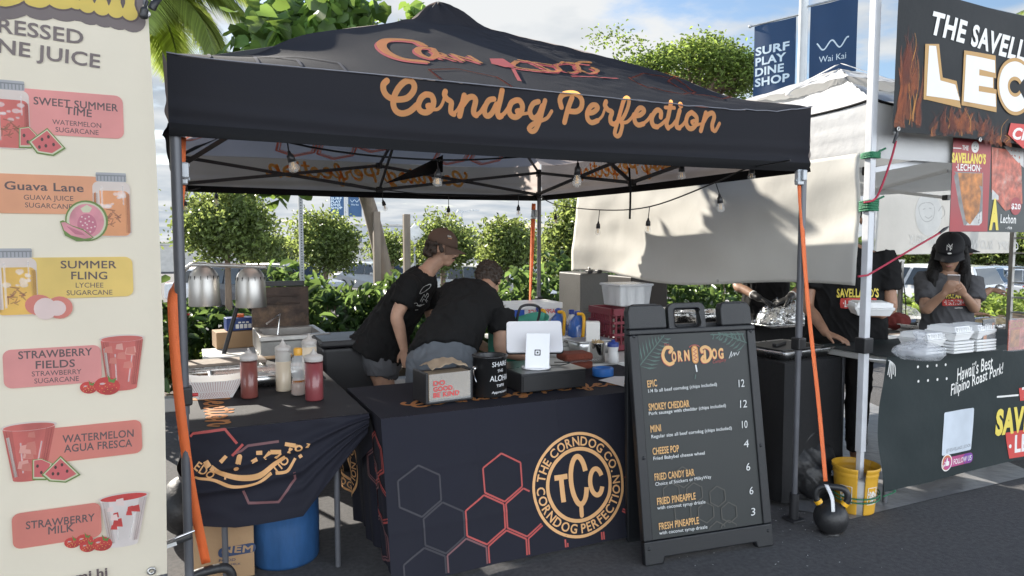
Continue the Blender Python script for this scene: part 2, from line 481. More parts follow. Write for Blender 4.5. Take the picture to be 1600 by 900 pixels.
# planting bed with kerb behind the stalls
b = MB()
by = [7.35, 8.2, 9.2, 9.6, 10, 10.4, 10.8, 11.2, 11.6, 12.2]
b.add([(x, y, gz(y) + 0.05) for y in by for x in (-9, 0, 10, 26)], [(j * 4 + i, j * 4 + i + 1, j * 4 + i + 5, j * 4 + i + 4) for j in range(len(by) - 1) for i in range(3)], soil)
tag(b.build('soil_bed'), kind='structure')
k = MB(); k.box((8.5, 7.27, 0.065), (35, 0.15, 0.13), conc)
tag(k.build('kerb', bev=0.015), kind='structure')
lines = MB(); wpaint = mat('road_paint', (0.75, 0.75, 0.72), 0.7, var=0.2, scale=8)
for i in range(16):
    lines.box((-4 + i * 2.7, 24.5, LOT + 0.004), (0.1, 5.0, 0.004), wpaint)
    lines.box((-4 + i * 2.7, 15.8, LOT + 0.004), (0.1, 4.6, 0.004), wpaint)
tag(lines.build('parking_lines'), kind='structure')

# ------------------------------------------------------------------ foliage
def leafmat(name, col, tcol, trans=0.45, rough=0.45, isl=0.45):
    return mat(name, col, rough, var=0.2, scale=0.8, trans=trans, tcol=tcol, island=isl, spec=0.4)
L_tree = leafmat('leaf_parking_tree', (0.10, 0.14, 0.045), (0.34, 0.41, 0.11), isl=0.5)
L_heart = leafmat('leaf_heart', (0.075, 0.135, 0.035), (0.27, 0.40, 0.075), isl=0.5)
L_hedge = leafmat('leaf_hedge', (0.058, 0.108, 0.042), (0.18, 0.27, 0.07), rough=0.32, isl=0.5)
L_cover = leafmat('leaf_ground_cover', (0.13, 0.19, 0.045), (0.34, 0.44, 0.09), isl=0.45)
L_monkey = leafmat('leaf_monkeypod', (0.10, 0.15, 0.04), (0.32, 0.42, 0.09), isl=0.5)
L_palm = leafmat('leaf_palm', (0.12, 0.17, 0.04), (0.36, 0.44, 0.10), isl=0.3)
L_far = leafmat('leaf_far', (0.06, 0.095, 0.035), (0.14, 0.2, 0.05), isl=0.5)
bark = mat('bark', (0.17, 0.125, 0.09), 0.9, var=0.35, scale=7, bump=0.7, bscale=25, stretch=(1, 1, 0.25))
barkg = mat('bark_grey', (0.22, 0.18, 0.145), 0.9, var=0.3, scale=9, bump=0.6, bscale=25, stretch=(1, 1, 0.3))
def leaves(name, C, size, m, parent=None, aspect=0.5, up=0.5, seed=1, heart=False, droop=0.0, out=None, curl=0.25):
    """many leaf blades, each folded along its midrib"""
    rs = np.random.RandomState(seed); C = np.asarray(C, float); N = len(C)
    nrm = rs.normal(size=(N, 3)); nrm /= np.linalg.norm(nrm, axis=1)[:, None]; nrm[:, 2] += up
    if out is not None: nrm += out
    nrm /= np.linalg.norm(nrm, axis=1)[:, None]
    t = rs.normal(size=(N, 3)); t[:, 2] -= droop; t -= nrm * (t * nrm).sum(1)[:, None]; t /= np.linalg.norm(t, axis=1)[:, None]
    s = np.cross(nrm, t)
    L = size * rs.uniform(0.65, 1.25, N)[:, None]; Wd = L * aspect
    if heart:
        pr = [(-0.5, 0, 0), (-0.62, .3, .1), (-.3, .55, .16), (.1, .4, .1), (.62, 0, -.12), (.1, -.4, .1), (-.3, -.55, .16), (-.62, -.3, .1)]
        fs = [(0, 1, 2, 3, 4), (0, 4, 5, 6, 7)]
    else:
        pr = [(-0.5, 0, 0), (-.22, .42, .7), (.15, .42, .6), (0.5, 0, -.5), (.15, -.42, .6), (-.22, -.42, .7)]
        fs = [(0, 1, 2, 3), (0, 3, 4, 5)]
    k = len(pr); V = np.zeros((N, k, 3))
    for i, (a, b_, c) in enumerate(pr):
        V[:, i] = C + t * L * a + s * Wd * b_ + nrm * L * (c * curl if not heart else c)
    off = np.array(parent_world(parent)) if parent is not None else np.zeros(3)
    V = V.reshape(-1, 3) - off
    me = bpy.data.meshes.new(name)
    nf = len(fs); fl = len(fs[0])
    me.vertices.add(N * k); me.vertices.foreach_set('co', V.ravel())
    idx = (np.arange(N)[:, None, None] * k + np.array(fs)[None]).reshape(-1)
    me.loops.add(len(idx)); me.loops.foreach_set('vertex_index', idx.astype(np.int32))
    me.polygons.add(N * nf); me.polygons.foreach_set('loop_start', np.arange(0, N * nf * fl, fl).astype(np.int32))
    me.update(calc_edges=True); me.materials.append(m)
    o = bpy.data.objects.new(name, me); COL.objects.link(o)
    if parent is not None: o.parent = parent
    return o
def crown_pts(c, r, clumps, per, spread, seed, low=-0.6, shell=0.55, rag=0):
    rs = np.random.RandomState(seed); out = []; cc = []
    for i in range(clumps):
        while True:
            p = rs.normal(size=3); p /= np.linalg.norm(p)
            if p[2] > low: break
        rad = shell + (1 - shell) * rs.rand() ** 0.6
        q = np.array(c) + p * np.array(r) * rad * (rs.uniform(0.6, 1.28) * (1 + .22 * nz(p[0] * 1.6 + seed, p[1] * 1.6, p[2] * 1.6)) if rag else rs.uniform(0.82, 1.14))
        cc.append(q)
        out.append(q + rs.normal(size=(per, 3)) * spread * rs.uniform(0.6, 1.2) * np.array([1, 1, .7]))
    return np.concatenate(out), cc
def tree(name, base, c, r, label, cat='tree', group=None, lm=None, bm=None, clumps=60, per=45, spread=0.22, size=0.16, seed=1, trunk=0.09, heart=False, aspect=0.5, limbs=9, mid=None, extra=(), rag=0, **k):
    t = thing(name, base, label, cat, group); bm = bm or bark
    P, cc = crown_pts(c, r, clumps, per, spread, seed, rag=rag, low=-.92 if rag else -.6, shell=.42 if rag else .55)
    rx_ = np.random.RandomState(seed + 5)
    for q, nn_, sp_ in extra: P = np.concatenate([P, np.array(q) + rx_.normal(size=(nn_, 3)) * sp_]); cc.append(np.array(q))
    leaves('crown', P, size, lm or L_tree, t, seed=seed, heart=heart, aspect=aspect, **k)
    m = MB(); top = Vector(c) - Vector((0, 0, r[2] * 0.45))
    path = spline([Vector(base), Vector(mid) if mid else Vector(base).lerp(top, 0.5) + Vector((nz(seed) * .2, nz(seed + 9) * .2, 0)), top], 6)
    m.tube(path, [trunk * (1 - 0.5 * i / len(path)) for i in range(len(path))], 10, bm)
    for i in range(limbs):
        q = Vector(cc[(i * 7) % len(cc)]); a = path[-1 - (i % 4)]
        m.tube(spline([a, a.lerp(q, 0.5) + Vector((0, 0, 0.08 * r[2])), q], 4), [trunk * 0.45 * (1 - 0.1 * j) for j in range(9)], 6, bm)
    m.build('trunk', bm, t)
    return t
TG = 'young trees in the parking lot'
def lot_tree(px, py, d, rx, ry, label, seed, **k):
    c = ond(px, py, d); s = d / FPX
    base = (c.x, c.y, LOT)
    k['size'] *= .78; k['per'] = int(k['per'] * 1.5); k['spread'] *= 1.1
    tree('parking_tree', base, c, (rx * s * .84, rx * s * .84, ry * s * .9), label, 'tree', TG, seed=seed, trunk=0.07 + 0.002 * d, rag=1, **k)
lot_tree(354, 352, 18, 74, 66, 'round bushy tree beyond the heat lamp, tallest left of the poles', 3, clumps=150, per=50, spread=0.24, size=0.17)
lot_tree(424, 398, 30, 34, 26, 'small low tree half behind the left bushy tree and the thin post', 5, clumps=60, per=40, spread=0.3, size=0.22)
lot_tree(508, 380, 24, 52, 42, 'round tree behind the far blue banner pole', 8, clumps=110, per=50, spread=0.28, size=0.2)
lot_tree(612, 388, 32, 36, 26, 'small tree behind the leaning grey trunk and wooden post', 11, clumps=60, per=40, spread=0.3, size=0.22)
lot_tree(692, 384, 25, 54, 40, 'leafy tree behind the head of the man in the brown cap', 13, clumps=100, per=50, spread=0.28, size=0.2)
lot_tree(792, 388, 22, 46, 40, 'round dark tree between the brown cap and the back tent post', 17, clumps=100, per=50, spread=0.25, size=0.19)
lot_tree(862, 396, 28, 26, 34, 'narrow tree just right of the back tent post', 19, clumps=60, per=40, spread=0.25, size=0.2)
lot_tree(898, 372, 16, 38, 62, 'bright tree partly covered by the edge of the white tarp', 23, clumps=90, per=45, spread=0.2, size=0.16)
lot_tree(1430, 392, 40, 60, 26, 'dense dark tree behind the white vehicle at the right stall', 29, clumps=80, per=40, spread=0.4, size=0.3)
lot_tree(1545, 388, 38, 60, 30, 'dense tree behind the silver car at the right stall', 31, clumps=80, per=40, spread=0.4, size=0.3)
lot_tree(1640, 388, 36, 50, 30, 'dense tree above the metal rack at the right edge', 37, clumps=60, per=40, spread=0.4, size=0.3)
# big heart-leaved tree standing right behind the tent
big_base = (2.62, 9.1, 0.02)
tree('heart_leaf_tree', big_base, (1.42, 7.55, 3.24), (.82, .75, .82), 'large heart-leaved tree with leaning grey trunk rising behind the black tent', 'tree',
     lm=L_heart, bm=barkg, clumps=120, per=26, spread=0.15, size=0.15, seed=41, trunk=0.12, heart=True, aspect=0.95, up=0.2, droop=0.8, limbs=22, mid=(2.2, 9.0, 2.0), extra=[(tuple(ond(x_, y_, 7.3)), n_, .08) for x_, y_, n_ in ((400, 292, 16), (440, 294, 22), (462, 290, 14), (372, 286, 14), (655, 30, 30), (640, 60, 30))])
# monkeypod with a wide open crown
c = ond(1080, 122, 23)
tree('monkeypod_tree', (c.x + .6, c.y, LOT), c, (2.25, 2.25, .95), 'wide flat-crowned feathery tree showing above the right slope of the black tent', 'tree', lm=L_monkey, clumps=230, per=60, spread=0.22, size=0.14, seed=43,
     trunk=0.28, limbs=26, up=1.2, extra=[(tuple(ond(x_, y_, 23)), 46, .2) for x_, y_ in ((930, 62), (952, 56), (975, 60), (1000, 68), (992, 84), (968, 72))])
c = ond(952, 62, 23)
# coconut palm at the left
def palm(base, head, label, seed, n=15, L=3.0, trunk=0.16, lf=1.0):
    t = thing('coconut_palm', base, label, 'palm tree')
    m = MB(); m.tube(spline([base, Vector(base).lerp(Vector(head), .5) + Vector((.15, 0, 0)), head], 8), [trunk * (1.15 - 0.025 * i) for i in range(17)], 12, bark); m.build('trunk', bark, t)
    rs = random.Random(seed)
    for i in range(n):
        az = 2 * math.pi * i / n + rs.uniform(-.2, .2); el = rs.uniform(-.15, 1.05); m = MB(); P = []
        d = Vector((math.cos(az), math.sin(az), 0)); p = Vector(head); a = el; st = L / 14
        for j in range(15):
            P.append(p.copy()); p = p + (d * math.cos(a) + Vector((0, 0, math.sin(a)))) * st; a -= 0.105 + 0.05 * rs.random()
        m.tube(P, [0.028 - 0.0017 * j for j in range(15)], 6, L_palm)
        side = d.cross(Vector((0, 0, 1)))
        SP = spline(P, 6)
        for j in range(8, len(SP) - 1):
            q = SP[j]; tg = (SP[j + 1] - q).normalized(); u = j / len(SP)
            ln = (0.62 * math.sin(math.pi * min(1, u * .85 + .14)) + .12) * rs.uniform(.85, 1.1) * lf
            for sg in (-1, 1):
                dirn = (side * sg * 0.85 + tg * 0.55 + Vector((0, 0, -0.32))).normalized()
                w = tg * 0.013; e = q + dirn * ln + Vector((0, 0, -ln * ln * 0.35)); mid = q + dirn * ln * 0.5
                m.add([q - w, q + w, mid + w * 1.1, mid - w * 1.1, e], [(0, 1, 2, 3), (3, 2, 4)], L_palm)
        m.build('frond', L_palm, t)
    return t
h = ond(212, -22, 9.0)
palm((h.x - .35, h.y, 0.02), h, 'coconut palm with sunlit drooping fronds left of the black tent', 3, n=22, L=1.75, trunk=.11, lf=.8)
h = ond(1668, 20, 34)
palm((h.x, h.y, LOT), h, 'distant palm whose frond tips show above the right food banner', 5, n=16, L=3.4)
# hedge shrubs behind the stalls
HG = 'broad-leaved shrubs along the planting bed'
def shrub(x, y, h, w, label, seed, n=650, size=0.17, lm=None):
    h *= .88
    t = thing('broad_leaf_shrub', (x, y, gz(y) + .05), label, 'shrub', HG)
    z0 = gz(y) + .05
    P, cc = crown_pts((x, y, z0 + h * .52), (w, w * .8, h * .5), 60, n // 60, 0.09, seed, low=-.8, shell=.5)
    rs = np.random.RandomState(seed)
    leaves('leaves', P, size, lm or L_hedge, t, aspect=.42, seed=seed, up=.35, droop=.5, out=(P - np.array([x, y, z0 + h * .3])) * .9)
    m = MB()
    for i in range(9):
        m.tube([(x + nz(seed, i) * .1, y + nz(i, seed) * .1, z0), Vector((x, y, z0)).lerp(Vector(cc[i]), .6), cc[i]], [.014, .01, .006], 5, bark)
    m.build('stems', bark, t)
SH = [(-.45, 7.7, 1.35, .55, 'tall dark shrub between the juice banner and the front tent post'), (.15, 8.15, 1.0, .5, 'dark shrub seen under the left heat lamp shade'),
      (.95, 8.7, .62, .5, 'low shrub seen between the two heat lamp shades'), (1.2, 8.9, 1.32, .5, 'shrub rising behind the right heat lamp shade'),
      (1.7, 8.35, 1.25, .6, 'shrub directly behind the rusty fryer splash guard'), (2.05, 7.9, 1.22, .5, 'shrub right of the rusty fryer'),
      (2.35, 8.3, 1.25, .5, 'shrub behind the back of the man in the brown cap'), (3.0, 8.4, .80, .45, 'shrub between the two bending men'),
      (3.55, 8.3, .95, .5, 'shrub behind the dark hair of the bending man'), (3.75, 7.75, 1.3, .55, 'glossy shrub left of the orange strap at the back tent post'),
      (4.35, 8.0, 1.45, .55, 'glossy shrub directly behind the back tent post'), (4.9, 7.8, 1.4, .55, 'dark shrub left of the grey insulated cabinet'),
      (5.5, 8.1, 1.45, .55, 'dark shrub behind the grey insulated cabinet'), (6.3, 7.9, 1.2, .6, 'shrub in the gap left of the gloved worker'),
      (7.2, 8.0, 1.25, .6, 'shrub in the gap behind the gloved worker'), (8.3, 8.0, 1.2, .6, 'shrub behind the right stall, hidden mostly by the tarp')]
for i, (x, y, h_, w_, lb) in enumerate(SH): shrub(x, y, h_, w_, lb, 60 + i, n=560 if i > 1 else 800)
rs = np.random.RandomState(5); P = []
for i in range(7000):
    x = rs.uniform(-3, 25); y = rs.uniform(8.6, 11.0)
    P.append((x, y, gz(y) + .08 + .34 * rs.rand() * (.6 + .4 * math.sin(x * 2.1))))
tag(leaves('ground_cover', P, .19, L_cover, aspect=.4, seed=9, up=.8), kind='stuff')
# clipped hedge beyond the right stall
P = []
for i in range(5200):
    x = rs.uniform(12, 30); P.append((x, 11.2 + rs.uniform(0, .9), -.55 + rs.rand() * .78))
hd = thing('clipped_hedge', (20, 11.6, -.8), 'low clipped green hedge in front of the parked cars at the right stall', 'hedge')
leaves('leaves', P, .14, L_cover, hd, seed=12, up=.5)
# far treeline and wall
P = []
for i in range(9000):
    a = rs.uniform(-30, 66); rr = rs.uniform(88, 100); hgt = 2.4 + 1.3 * nz(a * .35, 3) + .6 * nz(a * 1.3, 7)
    P.append((math.sin(R_(a)) * rr, math.cos(R_(a)) * rr, LOT + hgt * rs.rand() ** .7))
tag(leaves('far_treeline', P, .9, L_far, seed=14, aspect=.7), kind='stuff')
wl = thing('boundary_wall', (10, 62, LOT), 'long pale grey wall beyond the parking lot trees', 'wall')
m = MB(); m.box((8, 62, LOT + 1.05), (60, .4, 2.1), conc); m.build('wall_panel', mat('pale_wall', (.40, .42, .44), .85, var=.1, scale=.5), wl)
m = MB(); m.box((8, 62, LOT + 2.16), (60.3, .6, .12)); m.build('coping', conc, wl)
m = MB()
m.box((17, 68, LOT + 1.9), (9, 8, 3.8)); hb = thing('far_building', (17, 68, LOT), 'far flat-roofed grey building showing above the boundary wall', 'building')
m.build('wall_block', mat('pale_wall'
    , (.4, .42, .44)), hb)
m = MB(); m.box((17, 68, LOT + 3.88), (9.3, 8.3, .16)); m.build('roof_edge', conc, hb)
for i in range(3):
    m = MB(); m.box((14.2 + i * 2.8, 63.98, LOT + 2.6), (1.3, .06, .9)); m.build('window', mat('dark_glass', (.03, .04, .05), .1), hb)

# ------------------------------------------------------------------ parked cars
chrome = mat('chrome', (.7, .7, .72), .15, 1.0, var=.03)
rubber = mat('rubber', (.02, .02, .02), .75)
carglass = mat('car_glass', (.02, .025, .03), .06, var=.02, coat=.5)
tail = mat('tail_lamp', (.35, .02, .02), .2)
headl = mat('head_lamp', (.75, .77, .8), .12, var=.02)
grille = mat('grille_black', (.015, .015, .016), .4)
def car(pos, rz, col, label, L=4.6, Wd=1.84, H=1.5, kind='sedan'):
    t = thing('parked_car', (0, 0, 0), label, 'car', 'cars in the parking lot')
    pm = mat('car_paint_' + '_'.join(str(c) for c in col), col, .25, var=.03, coat=.8)
    l = L / 2; hb_ = .58 * H
    if kind == 'sedan': top = [(-l, .55), (-l + .06, hb_), (-l * .74, hb_ + .05), (-l * .42, H - .03), (-.1, H), (l * .22, H - .06), (l * .52, hb_ + .06), (l * .92, hb_ - .1), (l, .5)]
    else: top = [(-l, .6), (-l + .05, hb_), (-l * .93, hb_ + .08), (-l * .82, H - .05), (-.3, H), (l * .24, H - .05), (l * .5, hb_ + .08), (l * .92, hb_ - .04), (l, .55)]
    P = [(x, z) for x, z in top] + [(l - .02, .28), (-l + .02, .28)]
    def wd(z): return Wd / 2 * (1 if z <= hb_ + .02 else 1 - .2 * (z - hb_) / (H - hb_))
    m = MB(); n = len(P)
    V = [(x, -wd(z), z) for x, z in P] + [(x, wd(z), z) for x, z in P]
    m.add(V, [tuple(range(n))[::-1], tuple(range(n, 2 * n))] + [(i, (i + 1) % n, (i + 1) % n + n, i + n) for i in range(n)], pm)
    m.build('body', pm, t, bev=.05, seg=3)
    # glazing: two side bands, windscreen, rear screen, each 4 mm proud
    gs = top[2:7]
    def quadx(i, f0, f1, name):
        (x0, z0), (x1, z1) = top[i], top[i + 1]; a = (x0 + (x1 - x0) * f0, z0 + (z1 - z0) * f0); c_ = (x0 + (x1 - x0) * f1, z0 + (z1 - z0) * f1)
        d = Vector((x1 - x0, 0, z1 - z0)).normalized(); nn = Vector((-d.z, 0, d.x)) * .006
        q = MB(); q.add([Vector((a[0], -wd(a[1]) * .9, a[1])) + nn, Vector((a[0], wd(a[1]) * .9, a[1])) + nn, Vector((c_[0], wd(c_[1]) * .9, c_[1])) + nn, Vector((c_[0], -wd(c_[1]) * .9, c_[1])) + nn], [(0, 1, 2, 3)], carglass)
        q.build(name, carglass, t, thick=.006)
    quadx(2, .1, .9, 'rear_window'); quadx(5, .12, .92, 'windscreen')
    x0 = top[2][0] + .22; x1 = top[6][0] - .28; zt = H - .12; zb = hb_ + .07; xt0 = top[3][0] + .1; xt1 = top[5][0] - .02
    for sg in (-1, 1):
        for f0, f1 in ((0, .32), (.36, .66), (.70, 1)):
            q = MB(); e = lambda f, z, a, b_: (a + (b_ - a) * f, sg * (wd(z) + .006), z)
            q.add([e(f0, zb, x0, x1), e(f1, zb, x0, x1), e(f1, zt, xt0, xt1), e(f0, zt, xt0, xt1)], [(0, 1, 2, 3)], carglass)
            q.build('side_window', carglass, t, thick=.006)
        q = MB(); q.box((l * .36, sg * (Wd / 2 + .07), hb_ + .1), (.14, .17, .12)); q.build('wing_mirror', pm, t, bev=.03)
        q = MB(); q.box((l - .1, sg * Wd * .36, hb_ - .22), (.2, .36, .13)); q.build('headlight', headl, t, bev=.03)
        q = MB(); q.box((-l + .05, sg * Wd * .4, hb_ - .1), (.12, .24, .24)); q.build('tail_light', tail, t, bev=.02)
    q = MB(); q.box((l - .01, 0, hb_ - .28), (.06, Wd * .42, .14)); q.box((l - .01, 0, .38), (.06, Wd * .6, .1)); q.build('grille', grille, t, bev=.015)
    for sx in (-l * .6, l * .62):
        for sg in (-1, 1):
            q = MB(); q.lathe((sx, sg * (Wd / 2 - .1), .33), [(.2, -.11), (.31, -.11), (.33, -.08), (.33, .08), (.31, .11), (.2, .11)], 22, rubber, axis=(0, 1, 0)); w = q.build('wheel', rubber, t)
            q = MB(); q.lathe((sx, sg * (Wd / 2 - .1), .33), [(0, sg * .09), (.08, sg * .1), (.2, sg * .105), (.21, sg * .08)], 18, chrome, axis=(0, 1, 0)); r = q.build('rim', chrome, w)
    t.location = pos; t.rotation_euler = (0, 0, rz)
    return t
def carpx(px, py, d, rz, col, label, **k):
    p = ond(px, py, d); car((p.x, p.y, LOT), rz, col, label, **k)
white = (.72, .73, .74); silver = (.42, .44, .46); dark = (.05, .055, .065)
carpx(752, 430, 27, R_(-70), white, 'white car facing the stalls just right of the brown-capped head', kind='suv', H=1.62)
carpx(700, 430, 29, R_(-72), silver, 'silver car parked left of the white car behind the brown-capped head')
carpx(802, 436, 26, R_(-75), white, 'white car mostly hidden by the dark-haired bending head')
carpx(412, 428, 24, R_(-60), dark, 'dark car seen between the heat lamp shades', kind='suv', H=1.65)
carpx(345, 432, 26, R_(-60), white, 'white car seen left of the left heat lamp shade top')
carpx(455, 432, 28, R_(-60), white, 'white van-like car right of the right heat lamp shade', kind='suv', H=1.6)
carpx(590, 430, 33, R_(-65), silver, 'silver car behind the leaning grey tree trunk')
carpx(1432, 425, 23, R_(100), white, 'white sport utility car seen from behind beside the girl in the black cap', kind='suv', H=1.75, L=4.8)
carpx(1572, 432, 27, R_(165), (.33, .37, .42), 'silver blue car beyond the clipped hedge at far right')
carpx(1508, 428, 27, R_(100), (.5, .52, .55), 'pale car half hidden behind the shoulder of the girl')

# ------------------------------------------------------------------ street poles
galv = mat('galvanised', (.40, .42, .44), .5, .6, var=.12, scale=10)
ppaint = mat('pole_grey_paint', (.46, .48, .49), .45, var=.08)
blue = mat('banner_blue', (.020, .052, .12), .65, var=.06, scale=3, trans=.2, tcol=(.03, .085, .2))
bprint = mat('banner_print', (.55, .66, .74), .7, var=.04)
def banner_pole(pos, label, rz=0.0, top=6.4):
    t = thing('banner_pole', (0, 0, 0), label, 'banner pole', 'poles with pairs of blue banners')
    m = MB(); m.cyl((0, 0, 0), (0, 0, top), .085, .07, 18); m.cyl((0, 0, 0), (0, 0, .25), .13, .12, 18); m.build('pole', ppaint, t)
    for sg, dz, words in ((-1, 0, ('SURF', 'PLAY', 'DINE', 'SHOP')), (1, .1, None)):
        x0 = sg * .12; x1 = sg * .86; zt = 5.27 + dz; zb = zt - 1.55
        m = MB(); m.cyl((0, 0, zt + .02), (sg * .92, 0, zt + .02), .016, n=10); m.ell((sg * .94, 0, zt + .02), (.03, .03, .03)); m.build('banner_arm', galv, t); m = MB(); m.cyl((0, 0, zb - .02), (sg * .90, 0, zb - .02), .014, n=10); m.build('banner_arm', galv, t)
        m = MB(); xa, xb = min(x0, x1), max(x0, x1)
        f = lambda u, v, w=0: Vector((u, w * -1 + .012 * math.sin(u * 9 + v * 2), v))
        m.grid(lambda a, b_: f(xa + (xb - xa) * a, zb + (zt - zb) * b_), 14, 20, blue)
        p = Pr(m, Plane((0, 0, 0), (1, 0, 0), (0, 0, 1)), fn=f, w=.004)
        if words:
            for i, wd_ in enumerate(words): p.text(wd_, (xa + .03, zt - .50 - i * .175), (xa + (.03 + (.60, .55, .52, .62)[i]), zt - .50 - i * .175), .128, bprint, bold=.03)
        else:
            cx = (xa + xb) / 2; pts = [(cx - .25 + .5 * i / 30, zt - .66 + .065 * math.sin(i / 30 * 4 * math.pi * .98 + 2.2) ) for i in range(31)]
            p.stroke(pts, .022, bprint); p.text('Wai Kai', (cx - .21, zt - .92), (cx + .21, zt - .92), .095, bprint)
        m.build('banner', blue, t, thick=0)
    t.location = pos; t.rotation_euler = (0, 0, rz)
    return t
p1_ = ond(1252, 150, 11.6); banner_pole((p1_.x, p1_.y, 0), 'tall grey pole with two blue banners behind the white tent roof', rz=R_(-72))
p2_ = ond(542, 400, 40); banner_pole((p2_.x, p2_.y, LOT), 'distant pole with two blue banners seen under the back edge of the tent', rz=R_(-15), top=6)
def lamp_post(px, d, top, label, arms):
    p = ond(px, 420, d); t = thing('lamp_post', (p.x, p.y, LOT), label, 'lamp post', 'lamp posts in the parking lot')
    m = MB(); m.cyl((p.x, p.y, LOT), (p.x, p.y, top), .1, .07, 12); m.build('pole', ppaint, t)
    for sg in arms:
        m = MB(); m.bar((p.x, p.y, top - .1), (p.x + sg * .9, p.y - sg * .3, top), .08); m.box((p.x + sg * 1.1, p.y - sg * .36, top), (.7, .3, .12)); m.build('lamp_head', ppaint, t)
lamp_post(425, 40, 4.3, 'grey lamp post rising right of the left bushy tree', (-1,))
lamp_post(722, 62, 4.2, 'far lamp post with two heads above the brown cap', (-1, 1))
sp = onz(472, 470, 0.0); sp = ond(472, 440, 8.7)
t = thing('perforated_sign_post', (sp.x, sp.y, 0.04), 'thin perforated steel post standing in the shrubs right of the heat lamp', 'sign post')
m = MB(); m.bar((sp.x, sp.y, 0.04), (sp.x, sp.y, 2.9), .05, .05)
m.build('post', galv, t)
m = MB()
for i in range(60): m.lathe((sp.x, sp.y - .0262, .9 + i * .033), [(.0001, 0), (.008, 0)], 8, grille, axis=(0, -1, 0))
m.build('post_holes', grille, t)
wood = mat('weathered_wood', (.24, .20, .165), .85, var=.25, scale=12, bump=.4, bscale=40, stretch=(1, 1, .15))
for px, yt, d, lb in ((588, 333, 9.0, 'weathered wooden stake right beside the leaning tree trunk'), (635, 337, 9.3, 'weathered wooden stake standing above the back of the brown-capped man')):
    a = ond(px, yt, d); m = MB(); m.box((a.x, a.y, a.z / 2 + .02), (.085, .085, a.z), wood)
    tag(m.build('wooden_stake', wood, bev=.006), lb, 'stake', 'wooden tree stakes')
a = ond(648, 365, 24); t = thing('warning_sign', (a.x, a.y, LOT), 'pale square sign on a post behind the leaning trunk', 'sign')
m = MB(); m.cyl((a.x, a.y, LOT), (a.x, a.y, a.z + .3), .04, n=10); m.build('post', galv, t)
m = MB(); m.box((a.x, a.y - .05, a.z), (.5, .02, .5), rot=Matrix.Rotation(R_(45), 3, 'Y')); m.build('sign_panel', mat('sign_back', (.55, .56, .57), .4, .3), t)
# ================================================================== BLACK CORN DOG TENT
navy = mat('fabric_navy', (0.0135, 0.014, 0.0185), .8, var=.14, scale=2, bump=.14, bscale=350, spec=.25, trans=.12, tcol=(.10, .09, .095))
navy_roof = mat('fabric_roof_navy', (0.014, 0.013, 0.017), .6, spec=.12, var=.12, scale=2, bump=.10, bscale=300, trans=.5, tcol=(.56, .49, .465))
hemblack = mat('hem_black', (0.008, 0.008, 0.009), .85, var=.1, spec=.2)
o_print = mat('print_orange', (.62, .27, .095), .65, var=.06, scale=5, trans=.4, tcol=(1.0, .5, .14))
o_thru = mat('print_orange_through', (.62, .27, .095), .65, var=.06, scale=5, trans=.85, tcol=(1.0, .50, .15))
o_light = mat('print_light_orange', (.66, .36, .15), .65, var=.06, scale=5)
h_red = mat('print_hex_red', (.38, .062, .055), .65, var=.06)
h_roof = mat('print_hex_roof', (.46, .13, .10), .65, trans=.85, tcol=(1.0, .38, .26))
h_mid = mat('print_hex_dim', (.15, .065, .07), .65, var=.06)
h_dim = mat('print_hex_faint', (.027, .025, .033), .65, var=.06)
steelgrey = mat('powder_grey_steel', (.11, .113, .125), .42, .25, var=.1, scale=10)
darkbar = mat('truss_dark', (.035, .035, .038), .5, .3)
seam = mat('seam_grey', (.16, .165, .19), .7)
X0, X1, Y0, Y1 = -.03, 3.13, 2.85, 6.05
XC, YC = (X0 + X1) / 2, (Y0 + Y1) / 2; HX, HY = (X1 - X0) / 2, (Y1 - Y0) / 2
ZB, ZE, ZP = 1.975, 2.265, 3.05
tent = thing('canopy_tent', (XC, YC, 0), 'black pop-up canopy tent printed Corndog Perfection on grey steel legs', 'canopy tent')
def hexedges(c, R):
    return [(c[0] + R * math.sin(R_(60 * i)), c[1] + R * math.cos(R_(60 * i))) for i in range(7)]
def hexa(p, c, R, w, m, keep=None, seg=6, edges=range(6)):
    E = hexedges(c, R)
    for i in edges:
        a, b = Vector(E[i]), Vector(E[i + 1])
        pts = [a.lerp(b, j / seg) for j in range(seg + 1)]
        run = []
        for j in range(seg):
            mid = (pts[j] + pts[j + 1]) / 2
            if keep is None or keep(mid):
                if not run: run = [pts[j]]
                run.append(pts[j + 1])
            elif run: p.stroke(run, w, m); run = []
        if run: p.stroke(run, w, m)
